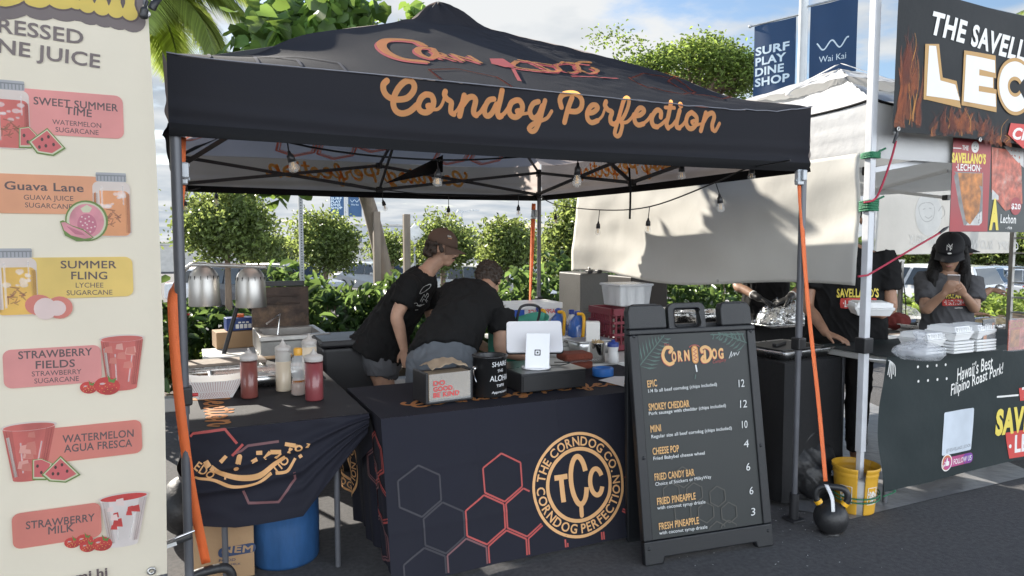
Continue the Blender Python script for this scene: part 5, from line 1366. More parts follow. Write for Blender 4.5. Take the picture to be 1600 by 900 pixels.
# red crate, tub, cabinets
cr = mat('crate_maroon', (.16, .018, .03), .5, var=.1)
c_ = ond(975, 486, 5.45); c_.z = .78
t = thing('plastic_crate', c_, 'maroon plastic crate under the clear tub', 'crate')
m = MB(); lx, ly, hz_ = .42, .34, .31
for sx_, sy_, dx, dy in ((0, -1, lx, .02), (0, 1, lx, .02), (-1, 0, .02, ly - .042), (1, 0, .02, ly - .042)):
    for z, hh_ in ((.02, .04), (.115, .02), (.205, .02), (.285, .05)): m.box(c_ + Vector((sx_ * lx / 2, sy_ * ly / 2, z)), (dx, dy, hh_))
    for j in range(9):
        f = -.5 + (j + .5) / 9; q = Vector((f * lx if sx_ == 0 else sx_ * lx / 2, f * (ly - .05) if sy_ == 0 else sy_ * ly / 2, .15))
        m.box(c_ + q, (.012, .012, .24))
m.box(c_ + Vector((0, 0, .01)), (lx - .03, ly - .03, .012)); m.build('crate_body', cr, t)
m = MB(); m.box(c_ + Vector((-.0, -ly / 2 - .012, .275)), (.10, .012, .04)); m.build('hand_hold', grille, t, bev=.008)
tub = mat('tub_clear', (.72, .74, .76), .2, alpha=.45, var=.03)
q = c_ + Vector((0.02, 0, hz_ + .004))
t = thing('storage_tub', q, 'clear plastic tub full of white lids standing on the maroon crate', 'tub')
m = MB(); m.box(q + Vector((0, 0, .085)), (.26, .24, .165), taper=1.14); m.box(q + Vector((0, 0, .165)), (.315, .29, .02)); m.build('tub_body', tub, t, bev=.01)
for gx in range(3):
    for gy in range(2):
        m = MB(); prof = []
        for k in range(9): prof += [(.037, k * .016), (.041, k * .016 + .004), (.041, k * .016 + .008), (.037, k * .016 + .0125)]
        m.lathe(q + Vector((-.085 + gx * .085, -.05 + gy * .1, .008)), [(0, 0)] + prof + [(0, .145)], 18); m.build('lid_stack', whitep, t)
cab = mat('cabinet_grey', (.075, .073, .068), .5, var=.15, scale=4, bump=.1, bscale=60)
folding_table(3.3, 4.75, 6.0, 6.6, .8, 'folding table behind the tarp corner carrying the grey cabinets')
for px, d, ww, zz, lb in ((911, 6.75, .30, .49, 'grey insulated food cabinet at the edge of the tarp with latches on top'), (995, 6.95, .42, .45, 'dark brown insulated cabinet behind the clear tub')):
    c_ = ond(px, 470, d); c_.z = .803
    t = thing('insulated_cabinet', c_, lb, 'cabinet', 'insulated food cabinets'); mm = cab if ww < .4 else mat('cabinet_brown', (.04, .033, .03), .55)
    m = MB(); m.box(c_ + Vector((0, 0, zz / 2)), (ww, .42, zz)); m.build('cabinet_body', mm, t, bev=.012)
    for j in range(5):
        m = MB(); m.box(c_ + Vector((0, -.216, .05 + j * .025)), (ww * .8, .008, .008)); m.build('vent_rib', mm, t)
    for j in (-1, 1):
        m = MB(); m.box(c_ + Vector((j * .05, -.19, zz + .015)), (.05, .06, .03)); m.build('latch', grille, t, bev=.008)
# ================================================================== PEOPLE
skin = mat('skin', (.44, .26, .18), .55, var=.20, scale=14, bump=.15, bscale=160)
skin_d = mat('skin_tan', (.30, .165, .105), .55, var=.20, scale=14, bump=.15, bscale=120)
tee = mat('black_tee', (.010, .010, .0105), .9, var=.2, scale=6, bump=.6, bscale=9, spec=.2)
tee_g = mat('charcoal_tee', (.075, .075, .08), .88, var=.15, scale=6, bump=.6, bscale=9, spec=.2)
shorts_g = mat('grey_shorts', (.085, .088, .098), .85, var=.12, scale=8, bump=.3, bscale=12)
shorts_b = mat('faded_blue_shorts', (.09, .102, .118), .85, var=.15, scale=8, bump=.35, bscale=10)
hair_b = mat('hair_brown', (.035, .022, .015), .55, var=.3, scale=30, bump=.5, bscale=60)
hair_k = mat('hair_black', (.008, .007, .007), .62, var=.3, scale=30, bump=.5, bscale=60, spec=.25, stretch=(3, 3, .4))
cap_br = mat('cap_brown', (.105, .064, .046), .85, var=.1, bump=.15, bscale=90)
cap_k = mat('cap_black', (.010, .010, .013), .8, var=.1, bump=.15, bscale=90)
eyew = mat('eye_white', (.6, .58, .55), .2); eyed = mat('eye_dark', (.02, .015, .012), .15); lipm = mat('lip', (.32, .13, .11), .45)
shoe = mat('shoe_dark', (.03, .03, .032), .6)
glove = mat('glove_black', (.012, .012, .013), .4, bump=.2, bscale=40)
D2 = lambda a, b: (Vector(b) - Vector(a)).normalized()
def limb(mb, pr, n=14):
    P = [Vector(p) for p, r in pr]; S = spline(P, 4); R = []
    for i in range(len(pr) - 1): R += [pr[i][1] + (pr[i + 1][1] - pr[i][1]) * j / 4 for j in range(4)]
    R.append(pr[-1][1]); mb.tube(S, R, n); mb.ell(P[-1], (pr[-1][1],) * 3, 10, 6)
def headM(f, u):
    f = Vector(f).normalized(); u = Vector(u); u = (u - f * u.dot(f)).normalized(); l = u.cross(f); return Matrix((f, l, u)).transposed()
def head(mb, C, M, s=1.0):
    e = lambda c, r, n=16, k=12: mb.ell(C + M @ (Vector(c) * s), [q * s for q in r], n, k, None, M)
    e((-.012, 0, .035), (.098, .077, .086)); e((.028, 0, -.03), (.064, .062, .085)); e((.045, 0, -.088), (.040, .042, .028)); e((.058, 0, -.098), (.022, .024, .018))
    e((.06, 0, .026), (.030, .056, .016)); e((.045, .034, -.03), (.035, .026, .028)); e((.045, -.034, -.03), (.035, .026, .028))
    mb.tube([C + M @ (Vector(p) * s) for p in ((.086, 0, .018), (.098, 0, -.002), (.112, 0, -.026), (.102, 0, -.038))], [.009 * s, .011 * s, .0145 * s, .010 * s], 10)
    for y in (-1, 1): e((.092, y * .012, -.034), (.013, .009, .009), 8, 6); e((-.008, y * .078, -.008), (.019, .009, .031), 10, 8)
    e((.084, 0, -.060), (.014, .026, .0075)); e((.082, 0, -.072), (.013, .022, .008))
def facebits(C, M, parent, s=1.0, brow=None, closed=False):
    for y in (-1, 1):
        m = MB(); m.ell(C + M @ (Vector((.0775, y * .031, .003)) * s), (.011 * s, .0145 * s, .0075 * s), 10, 8, eyew, M)
        m.ell(C + M @ (Vector((.0855, y * .031, .001)) * s), (.005 * s, .0065 * s, .0065 * s), 8, 6, eyed, M); m.build('eye', eyew, parent)
        m = MB(); m.tube([C + M @ (Vector(p) * s) for p in ((.084, y * .014, .022), (.086, y * .03, .028), (.076, y * .05, .023))], [.0035 * s, .0045 * s, .002 * s], 6); m.build('eyebrow', brow, parent)
    m = MB(); m.ell(C + M @ (Vector((.0935, 0, -.066)) * s), (.006 * s, .021 * s, .0055 * s), 10, 6, None, M); m.build('lips', lipm, parent)
def hand(mb, W, d, n, s=1.0, curl=.5, thumb=1):
    """wrist W, direction d of the palm, n out of the back of the hand"""
    d = Vector(d).normalized(); n = Vector(n); n = (n - d * n.dot(d)).normalized(); b = d.cross(n)
    mb.loft([(W, b * .026 * s, n * .020 * s), (W + d * .03 * s, b * .036 * s, n * .018 * s), (W + d * .07 * s, b * .042 * s, n * .015 * s), (W + d * .092 * s, b * .040 * s, n * .012 * s)], 12)
    for i, (o, L) in enumerate(((-.031, .068), (-.0105, .078), (.0105, .073), (.031, .056))):
        p = W + d * .078 * s + b * o * s; a = 0; P = [p]; R = []
        for k, f in enumerate((.2, .42, .32, .24)):
            q = d * math.cos(a) - n * math.sin(a); p = p + q * L * f * s; P.append(p); a += curl * (.35 if k == 0 else .8)
        mb.tube(P, [.0092 * s, .0092 * s, .0085 * s, .0078 * s, .0062 * s], 8)
    p = W + d * .022 * s - b * .026 * s * thumb; q = (d * .75 - b * thumb * .7 - n * .25).normalized()
    P = [p, p + q * .035 * s, p + q * .06 * s + d * .008 * s, p + q * .078 * s + d * .02 * s - n * .008 * s]; mb.tube(P, [.013 * s, .0115 * s, .0098 * s, .0075 * s], 8)
def cap(C, M, parent, mm, s=1.0, brim=.082, brimdir=1, nm='cap'):
    m = MB(); V = []
    m.grid(lambda a, b: C + M @ (Vector((-.010 + .108 * math.cos(b * math.pi / 2) * math.cos(a * 2 * math.pi), .089 * math.cos(b * math.pi / 2) * math.sin(a * 2 * math.pi), .03 + .108 * math.sin(b * math.pi / 2) ** .9 - .012 * math.cos(a * 2 * math.pi) * (1 - b))) * s), 32, 10, mm)
    m.ell(C + M @ (Vector((-.01, 0, .14)) * s), (.008, .008, .005), 8, 6, mm)
    c_ = m.build(nm, mm, parent, thick=.004)
    m = MB(); m.grid(lambda a, b: C + M @ (Vector((-.010 + (.098 + brim * b * math.cos((a - .5) * 2.2)) * math.cos((a - .5) * 2.3), (.088 + .01 * b) * math.sin((a - .5) * 2.3), .030 - .012 * math.cos((a - .5) * 2.3) - .022 * b - .16 * abs(a - .5) ** 2 * b)) * s), 20, 8, mm)
    m.build('brim', mm, c_, thick=.004)
    return c_
def feet(mb, A, f):
    A = Vector(A); f = Vector(f).normalized(); s = Vector((-f.y, f.x, 0)); mb.loft([(A + f * -.07 + Vector((0, 0, .035)), s * .03, Vector((0, 0, .032))), (A + Vector((0, 0, .045)), s * .04, Vector((0, 0, .043))), (A + f * .09 + Vector((0, 0, .032)), s * .046, Vector((0, 0, .03))), (A + f * .17 + Vector((0, 0, .02)), s * .03, Vector((0, 0, .018)))], 12)
VH = Vector((FW.x, FW.y, 0)).normalized(); ZU = Vector((0, 0, 1))
def wob(amp, sc, seed=0):
    def f(co, n):
        a = 1 - abs(nz(co.x * sc * 1.5 + co.z * sc * .8 + seed, co.y * sc * 1.5 - co.z * sc * .5, co.z * sc * .5)) * 2.4
        return co + n * amp * (.8 * nz(co.x * sc + seed, co.y * sc, co.z * sc * .6) + .4 * nz(co.x * sc * 2.3, co.y * sc * 2.3 + seed, co.z * sc * 1.4) + .55 * max(0, a) ** 3)
    return f
# ---- man in the brown cap, leaning forward in profile
d0 = 4.9
t = thing('person', (ond(597, 545, d0 + .05).x, ond(597, 545, d0 + .05).y, 0), 'man in brown cap and black tee with grey shorts leaning forward in profile', 'person')
hip, wst, chs, shd, nk, hc = ond(594, 540, d0 + .05), ond(612, 505, d0 + .03), ond(640, 462, d0), ond(660, 434, d0), ond(678, 412, d0), ond(692, 388, d0)
sp_ = D2(hip, shd); side = -VH; frt = side.cross(sp_) * 1.0
if frt.dot(RT) < 0: frt = -frt
body = MB()
body.loft([(hip - sp_ * .1, side * .13, frt * .09), (hip, side * .17, frt * .125), (wst, side * .145, frt * .105), (chs, side * .165, frt * .115), (shd, side * .15, frt * .085), (shd + sp_ * .06, side * .07, frt * .06)], 18)
limb(body, [(shd, .06), (nk, .056), (hc + Vector((0, 0, -.06)), .054)])
Mh = headM(RT * 1.0 - VH * .12 + ZU * -.22, ZU + RT * .22)
head(body, hc, Mh, 1.0)
# near arm
sh1 = ond(640, 448, d0 - .20) ; el1 = ond(620, 494, d0 - .26); wr1 = ond(631, 545, d0 - .22)
limb(body, [(sh1, .058), (sh1.lerp(el1, .5), .05), (el1, .043), (el1.lerp(wr1, .35), .042), (wr1, .028)])
hand(body, wr1, D2(wr1, ond(637, 575, d0 - .2)), -VH * 1 - RT * .3, 1.0, .45, -1)
sh2 = ond(662, 448, d0 + .19); el2 = ond(678, 500, d0 + .24); wr2 = ond(712, 530, d0 + .16)
limb(body, [(sh2, .058), (sh2.lerp(el2, .5), .05), (el2, .043), (wr2, .028)]); hand(body, wr2, RT - ZU * .5, ZU, 1.0, .4, 1)
for sg in (-1, 1):
    h1 = hip + VH * .09 * sg - sp_ * .03; kn = ond(588 + 12 * sg, 640, d0 + .06 + .09 * sg); kn = Vector((h1.x + (.05 if sg < 0 else -.02), h1.y, .47)) + RT * .04; an = Vector((h1.x, h1.y, .09)) - RT * .04
    limb(body, [(h1, .095), (h1.lerp(kn, .5), .078), (kn, .056), (kn.lerp(an, .35), .055), (an, .036)]); feet(body, (an.x, an.y, 0), RT)
bodyo = fuse('body', body, skin, t, .0065, 5)
sh = MB()
sh.loft([(hip - sp_ * .06 - RT * .02, side * .225, frt * .20), (hip + sp_ * .02, side * .215, frt * .185), (wst, side * .18, frt * .15), (chs, side * .20, frt * .148), (shd, side * .185, frt * .11), (shd + sp_ * .055, side * .095, frt * .075)], 22)
for a, b_ in ((sh1, el1), (sh2, el2)):
    q = a.lerp(b_, .62); d_ = D2(a, b_); u_, v_ = frame_of(d_); sh.ell(a, (.088, .088, .088), 14, 10); sh.loft([(a - d_ * .02, u_ * .085, v_ * .085), (a.lerp(b_, .3), u_ * .082, v_ * .082), (q, u_ * .082, v_ * .082)], 14)
shirt = fuse('shirt', sh, tee, bodyo, .009, 3, wob(.018, 9, 3))
pw = mat('tee_print', (.5, .5, .48), .8)
# shorts
so = MB(); so.loft([(hip + sp_ * .03, side * .15, frt * .12), (hip - sp_ * .02, side * .18, frt * .145), (hip - ZU * .08, side * .195, frt * .15), (hip - ZU * .16, side * .19, frt * .14)], 20)
for sg in (-1, 1):
    h1 = hip + VH * .09 * sg; so.loft([(h1, VH * .1, RT * .13), (h1 - ZU * .10 + RT * .01, VH * .105, RT * .118), (h1 - ZU * .185 + RT * .02, VH * .105, RT * .112)], 16)
fuse('shorts', so, shorts_g, bodyo, .009, 4, wob(.012, 12, 5))
facebits(hc, Mh, bodyo, 1.0, hair_b)
c_ = cap(hc, Mh, bodyo, cap_br)
m = MB(); cpn = hc + Mh @ Vector((.05, -.0785, .085)); pl_ = Plane(cpn, Mh @ Vector((1, .45, 0)) , Mh @ Vector((-.25, .4, 1)))
p = Pr(m, pl_, w=.004); p.text('SB.', (-.02, .0), (.014, .0), .012, pw, bold=.03); p.stroke([(-.016, -.008), (.012, -.008)], .004, o_light); m.build('cap_lettering', pw, c_)
hm = MB(); rs_ = random.Random(4)
for i in range(60):
    a = rs_.uniform(1.75, 4.5); z = rs_.uniform(-.07, .03)
    if abs(math.cos(a)) < .3 and z < -.03: z += .03
    hm.ell(hc + Mh @ Vector((-.014 + .098 * math.cos(a), .078 * math.sin(a), z)), [rs_.uniform(.014, .024)] * 3, 8, 6)
for y in (-1, 1):
    for k in range(5): hm.ell(hc + Mh @ Vector((.02 + .006 * k - .03, y * .079, .03 - .012 * k)), [.014] * 3, 8, 6)
fuse('hair', hm, hair_b, bodyo, .006, 2, wob(.006, 60))
mm_ = MB(); mm_.tube([hc + Mh @ Vector(q) for q in ((.088, -.03, -.056), (.101, -.01, -.047), (.101, .01, -.047), (.088, .03, -.056))], [.003, .006, .006, .003], 6); mm_.build('moustache', hair_b, bodyo)
# line drawing on the chest of the tee
pg = MB(); p = mesh_print(pg, shirt, .006)
K = lambda *L: [(540 + x / 3.213, -(340 + y / 3.213)) for x, y in L]
for P_ in ([(368, 380), (380, 356), (400, 342), (424, 334), (420, 350), (400, 366), (376, 380), (368, 380)], [(340, 430), (356, 428), (362, 440), (378, 436)], [(372, 420), (384, 396), (392, 384), (398, 398), (408, 380), (412, 392), (404, 408), (410, 416)], [(380, 424), (388, 408), (398, 412), (404, 424)], [(352, 440), (370, 442), (392, 434)], [(345, 462), (362, 460)]):
    p.stroke(spline(K(*P_), 4), .75, pw)
pg.build('chest_drawing', pw, bodyo)
# ---- man bending over the back table
t = thing('person', (ond(692, 560, 4.3).x, ond(692, 560, 4.3).y, 0), 'dark-haired man in black tee and faded blue shorts bent over with his back turned', 'person')
hip, mid, chs, nk, hc = ond(690, 556, 4.32), ond(712, 508, 4.42), ond(740, 472, 4.58), ond(757, 452, 4.72), ond(764, 440, 4.86)
sp_ = D2(hip, chs)
rsh = ond(785, 492, 4.55); lsh = ond(706, 455, 4.62)
lat_ = D2(lsh, rsh); lat_ = (lat_ - sp_ * lat_.dot(sp_)).normalized(); nb2 = sp_.cross(lat_).normalized()
latH = RT * .96 + VH * .1
nbH = sp_.cross(latH).normalized()
body = MB()
body.loft([(hip - ZU * .08, latH * .16, VH * .12), (hip, latH * .18, nbH * .13), (mid, latH * .155, nb2 * .12), (chs, lat_ * .175, nb2 * .12), (chs + sp_ * .1, lat_ * .13, nb2 * .08)], 18)
limb(body, [(chs + sp_ * .05, .06), (nk, .06), (hc, .055)])
Mh = headM(VH * .75 + RT * .25 - ZU * .62, VH * .65 + RT * .1 + ZU * .75); head(body, hc, Mh, 1.0)
er, wr = ond(783, 545, 4.5), ond(815, 558, 4.62)
limb(body, [(rsh, .062), (rsh.lerp(er, .5), .056), (er, .046), (er.lerp(wr, .4), .044), (wr, .029)]); hand(body, wr, RT * .6 + VH * .6 - ZU * .2, ZU, 1.0, .5, -1)
el_, wl_ = ond(722, 520, 4.78), ond(768, 548, 4.85)
limb(body, [(lsh, .06), (lsh.lerp(el_, .5), .055), (el_, .046), (wl_, .029)]); hand(body, wl_, RT * .7 + VH * .3 - ZU * .3, ZU, 1.0, .5, 1)
for sg in (-1, 1):
    h1 = hip + latH * .095 * sg - ZU * .04; kn = Vector((h1.x, h1.y, .48)) - VH * .02; an = Vector((h1.x, h1.y, .09)) - VH * .08
    limb(body, [(h1, .10), (h1.lerp(kn, .5), .082), (kn, .058), (kn.lerp(an, .35), .057), (an, .037)]); feet(body, (an.x, an.y, 0), VH + RT * .3)
bodyo = fuse('body', body, skin, t, .0065, 5)
sh = MB()
sh.loft([(hip + sp_ * .02, latH * .215, nbH * .165), (mid - sp_ * .03, latH * .205, nb2 * .16), (mid + sp_ * .08, latH * .2, nb2 * .155), (chs, lat_ * .215, nb2 * .15), (chs + sp_ * .08, lat_ * .17, nb2 * .11), (chs + sp_ * .14, lat_ * .09, nb2 * .075)], 24)
for a, b_ in ((rsh, er), (lsh, el_)):
    d_ = D2(a, b_); u_, v_ = frame_of(d_); sh.loft([(a - d_ * .03, u_ * .085, v_ * .085), (a.lerp(b_, .3), u_ * .085, v_ * .085), (a.lerp(b_, .50), u_ * .083, v_ * .083)], 14)
fuse('shirt', sh, tee, bodyo, .009, 5, wob(.020, 8, 11))
so = MB(); so.loft([(hip + sp_ * .07, latH * .20, nbH * .15), (hip, latH * .225, VH * .165), (hip - ZU * .12, latH * .225, VH * .16), (hip - ZU * .2, latH * .22, VH * .14)], 20)
for sg in (-1, 1):
    h1 = hip + latH * .11 * sg; so.loft([(h1 - ZU * .05, latH * .115, VH * .14), (h1 - ZU * .2, latH * .115, VH * .12), (h1 - ZU * .36, latH * .11, VH * .115)], 16)
fuse('shorts', so, shorts_b, bodyo, .009, 4, wob(.012, 11, 7))
hm = MB(); hm.ell(hc + Mh @ Vector((-.025, 0, .045)), (.102, .088, .092), 20, 14, None, Mh); hm.ell(hc + Mh @ Vector((-.05, 0, -.01)), (.068, .08, .07), 18, 12, None, Mh); hm.ell(hc + Mh @ Vector((.03, 0, .085)), (.07, .07, .05), 18, 12, None, Mh)
fuse('hair', hm, hair_b, bodyo, .007, 2, wob(.02, 38, 2))
facebits(hc, Mh, bodyo, 1.0, hair_b)
# ---- standing figures at the right stall
def standing(px, py, d, label, tm, sm, face, s=1.0, headz=0.0, arms=None, skn=skin, hairm=hair_k, tilt=-.35, gl=None, sname='shirt', wide=1.0, hs=1.0):
    """px, py: pixel of the head centre"""
    hc = ond(px, py, d); face = Vector(face); face.z = 0; face.normalize(); lt = ZU.cross(face)   # lt = the person's left
    B = Vector((hc.x, hc.y, 0)) - face * .03; H0 = hc.z
    t = thing('person', B, label, 'person')
    zz = lambda f: B + ZU * (H0 * f)
    hipz, ws, ch, sd = .56, .67, .79, .875
    body = MB(); W_ = s * wide
    body.loft([(zz(.50), lt * .12 * W_, face * .09 * s), (zz(hipz), lt * .165 * W_, face * .11 * s), (zz(ws), lt * .135 * W_, face * .095 * s), (zz(ch), lt * .155 * W_, face * .105 * s), (zz(sd), lt * .13 * W_, face * .075 * s), (zz(.91), lt * .055, face * .055)], 18)
    limb(body, [(zz(.88), .055 * s), (zz(.93) + face * .015, .05 * s), (hc - ZU * .05, .05 * s)])
    Mh = headM(face + ZU * tilt, ZU); head(body, hc, Mh, hs)
    shs = []
    for (sg, elb, wri, hd, hn, crl) in arms:
        a = zz(.855) + lt * .165 * W_ * sg; limb(body, [(a, .05 * s), (a.lerp(elb, .5), .045 * s), (elb, .038 * s), (elb.lerp(wri, .4), .037 * s), (wri, .025 * s)])
        if gl is None: hand(body, wri, hd, hn, s * .95, crl, sg)
        shs.append((a, elb))
    for sg in (-1, 1):
        h1 = zz(.53) + lt * .085 * sg; kn = zz(.29) + lt * .09 * sg; an = zz(.055) + lt * .09 * sg
        limb(body, [(h1, .088 * s), (h1.lerp(kn, .5), .073 * s), (kn, .053 * s), (kn.lerp(an, .35), .052 * s), (an, .034 * s)]); feet(body, (an.x, an.y, 0), face)
    bo = fuse('body', body, skn, t, .006, 5)
    if gl:
        for (sg, elb, wri, hd, hn, crl) in arms:
            g_ = MB(); limb(g_, [(wri + D2(wri, elb) * .07, .034), (wri, .031)]); hand(g_, wri, hd, hn, s * 1.08, crl, sg); fuse('glove', g_, gl, bo, .005, 3)
            g_ = MB(); q = wri + D2(wri, elb) * .075; u_, v_ = frame_of(D2(wri, elb)); g_.tube([q, q + D2(wri, elb) * .012], .037, 14); g_.build('glove_cuff', whitep, bo)
    sh = MB(); sh.loft([(zz(.50), lt * .195 * W_, face * .145 * s), (zz(.58), lt * .19 * W_, face * .14 * s), (zz(ws), lt * .175 * W_, face * .13 * s), (zz(ch), lt * .185 * W_, face * .135 * s), (zz(.86), lt * .17 * W_, face * .10 * s), (zz(.893), lt * .095, face * .075)], 22)
    for a, e in shs:
        d_ = D2(a, e); u_, v_ = frame_of(d_); sh.loft([(a - d_ * .04, u_ * .062, v_ * .068), (a.lerp(e, .3), u_ * .072 * s, v_ * .072 * s), (a.lerp(e, .68), u_ * .076 * s, v_ * .076 * s)], 14)
    so = fuse(sname, sh, tm, bo, .009, 5, wob(.016, 10, px)); standing.shirt = so
    tr = MB(); tr.loft([(zz(.60), lt * .165 * W_, face * .12), (zz(.5), lt * .18 * W_, face * .13), (zz(.46), lt * .17 * W_, face * .12)], 18)
    for sg in (-1, 1): tr.loft([(zz(.52) + lt * .09 * sg, lt * .1, face * .11), (zz(.3) + lt * .092 * sg, lt * .08, face * .085), (zz(.07) + lt * .092 * sg, lt * .06, face * .07)], 16)
    fuse('trousers', tr, sm, bo, .01, 4, wob(.012, 10, 3))
    facebits(hc, Mh, bo, hs, hairm)
    return t, bo, hc, Mh, zz, lt, face
yel_p = mat('print_yellow', (.72, .58, .10), .6, var=.05); red_b = mat('print_red_block', (.55, .06, .05), .6, var=.05); wht_p = mat('print_white', (.74, .73, .70), .6, var=.04)
def chest_print(so, x0, x1, y, parent):
    m = MB(); p = mesh_print(m, so, .006); W_ = x1 - x0; k = W_ / 62.0
    p.text("SAVELLANO'S", (x0, -y), (x1, -y), 12 * k, yel_p, bold=.03); p.rrect(x0 + 5 * k, -y - 17 * k, x1 - 3 * k, -y - 1.5 * k, 2 * k, red_b); p.text('\u00b7LECHON\u00b7', (x0 + 9 * k, -y - 14.5 * k), (x1 - 7 * k, -y - 14.5 * k), 10 * k, wht_p, bold=.02)
    p.stroke([(x0 + 32 * k, -y - 22 * k), (x0 + 50 * k, -y - 22 * k)], 1.4 * k, wht_p)
    m.build('shirt_lettering', yel_p, parent)
def chest_logo(bo, P0, u, v, w, parent):
    m = MB(); p = Pr(m, Plane(P0, u, v), w=.002, fn=None)
    pl2 = Plane(P0, u, v)
    p.text("SAVELLANO'S", (-w, .012), (w, .012), .036, yel_p, bold=.03); p.rrect(-w * .82, -.045, w * .86, .004, .008, red_b); p.text('LECHON', (-w * .66, -.037), (w * .7, -.037), .030, wht_p, bold=.03)
    p.stroke([(.0, -.062), (w * .55, -.062)], .004, wht_p)
    m.build('shirt_lettering', yel_p, parent)
# girl with the phone
gp = ond(1491, 440, 4.86)
fg = -VH * .93 - RT * .38
fdir = Vector((-gp.x, -gp.y, 0)).normalized()
lt_ = ZU.cross(fdir)
gd = 5.12
ph = ond(1490, 437, gd - .30)
eR, eL = ond(1446, 484, gd - .10), ond(1523, 482, gd - .10)
wR, wL = ond(1476, 458, gd - .24), ond(1506, 460, gd - .24)
skg = mat('skin_warm', (.33, .19, .125), .5, var=.08, scale=9, bump=.05, bscale=120)
t, bo, hc, Mh, zz, lt, face = standing(1484, 394, gd, 'long-haired girl in black cap and charcoal tee looking down at her phone', tee_g, mat('black_trousers', (.015, .015, .017), .8), fdir, s=.92, tilt=-.42, skn=skg, hs=1.04,
    arms=[(-1, eR, wR, D2(wR, ph + ZU * -.01), -fdir * -.2 + fdir, .7), (1, eL, wL, D2(wL, ph + ZU * -.01), fdir, .7)])
chest_print(standing.shirt, 1469, 1512, 466, bo)
c_ = cap(hc, Mh, bo, cap_k, 1.04)
m = MB(); q0 = hc + Mh @ Vector((.103, 0, .085)); p = Pr(m, Plane(q0, Mh @ Vector((0, 1, 0)), Mh @ Vector((-.32, 0, 1))), w=.008)
S_ = .021
p.stroke([(-S_, S_ * .9), (S_ * 0, -S_ * .9)], .004, wht_p) if False else None
p.caps([(-.017, -.02), (-.017, .013), (.012, -.014), (.012, .019)], .0045, wht_p); p.caps([(-.008, .022), (.003, .003), (.003, -.024)], .0045, wht_p); p.caps([(.003, .003), (.016, .022)], .0045, wht_p)
p.disc((0, -.045), .013, wht_p, ry=.006); m.build('cap_emblem', wht_p, c_)
hm = MB()
for sg in (-1, 1):
    for k in range(3): limb(hm, [(hc + Mh @ Vector((-.02 - .03 * k, sg * .075, .02)), .03), (hc + Mh @ Vector((-.01 - .03 * k, sg * .092, -.08)), .034), (hc + lt * sg * .10 + face * (.03 - .04 * k) - ZU * .17, .038), (hc + lt * sg * .095 + face * (.05 - .04 * k) - ZU * (.27 if sg < 0 else .31), .022)], 12)
hm.ell(hc + Mh @ Vector((-.03, 0, .03)), (.095, .088, .085), 18, 12, None, Mh); hm.ell(hc - face * .07 - ZU * .13, (.09, .09, .14), 16, 12)
fuse('hair', hm, hair_k, bo, .007, 3, wob(.006, 30, 4))
phd = thing('smartphone', ph, 'silver smartphone held in both hands by the girl', 'phone')
nph = (fdir * .45 - ZU * .8).normalized(); uph = lt_; vph = nph.cross(uph)
rotp = Matrix((uph, vph, nph)).transposed()
m = MB(); m.box(ph, (.075, .15, .008), rot=rotp); m.build('phone_body', mat('phone_silver', (.55, .52, .52), .3, .4), phd, bev=.006)
m = MB(); m.box(ph + rotp @ Vector((-.017 , -.045, .006)), (.034, .034, .003), rot=rotp)
for a, b_ in ((-.008, .008), (-.008, -.008), (.008, .0)): m.lathe(ph + rotp @ Vector((-.017 + a, -.045 + b_, .0075)), [(.006, 0), (.006, .002), (0, .002)], 10, eyed, axis=nph)
m.build('camera_block', mat('phone_grey', (.25, .24, .24), .3), phd)
# man with the foam box, head behind the tarp
mp0 = Vector((-ond(1326, 480, 4.85).x, -ond(1326, 480, 4.85).y, 0)).normalized(); md = 4.85; lm_ = ZU.cross(mp0)
bx0 = ond(1362, 492, md - .38)
t, bo, hc, Mh, zz, lt, face = standing(1326, 344, md, 'large man in black lechon tee behind the white pole holding a foam box', tee, MATS['black_trousers'], mp0, s=1.08, wide=1.28, tilt=-.25, skn=skin_d,
    arms=[(1, ond(1392, 478, md - .08), ond(1378, 492, md - .30), -lm_ + mp0 * .5, ZU * -1, .3), (-1, ond(1262, 478, md + .05), ond(1290, 520, md - .25), lm_ + mp0 * .4 - ZU * .3, ZU, .4)])
chest_print(standing.shirt, 1308, 1372, 464, bo)
hm = MB(); hm.ell(hc + Mh @ Vector((-.02, 0, .045)), (.1, .085, .085), 18, 12, None, Mh); fuse('hair', hm, hair_k, bo, .008, 2)
foam = mat('foam_white', (.76, .76, .75), .6, var=.03, bump=.05, bscale=200)
def clam(c, label, group=None, rz=0.0, sz=.22, opened=False, name='foam_box'):
    t = thing(name, c, label, 'food box', group); Mz = Matrix.Rotation(rz, 3, 'Z'); c = Vector(c); k = sz / 2
    m = MB(); m.box(c + ZU * .022, (sz * .8, sz * .8, .04), foam, rz=rz, taper=1.2); m.box(c + ZU * .044, (sz, sz, .008), foam, rz=rz); m.build('box_base', foam, t, bev=.01, seg=3)
    if not opened:
        m = MB(); m.box(c + ZU * .068, (sz * .96, sz * .96, .038), foam, rz=rz, taper=.82); m.box(c + ZU * .053, (sz, sz, .008), foam, rz=rz)
        for i in range(7):
            for sg in (-1, 1): m.box(c + Mz @ Vector(((-.36 + .12 * i) * sz, sg * sz * .455, .066)), (.012, .012, .03), foam, rz=rz)
        m.build('box_lid', foam, t, bev=.008, seg=3)
    else:
        R3 = Mz @ Matrix.Rotation(R_(62), 3, 'X') ; hg = c + Mz @ Vector((0, k, .046))
        m = MB(); m.box(hg + R3 @ Vector((0, k, 0)), (sz * .96, sz * .96, .03), foam, rot=R3); m.build('box_lid', foam, t, bev=.01, seg=3)
    return t
clam(bx0 + lm_ * -.01 + Vector((0, 0, .0)), 'white foam food box carried by the large man behind the white pole', rz=.9, sz=.23)
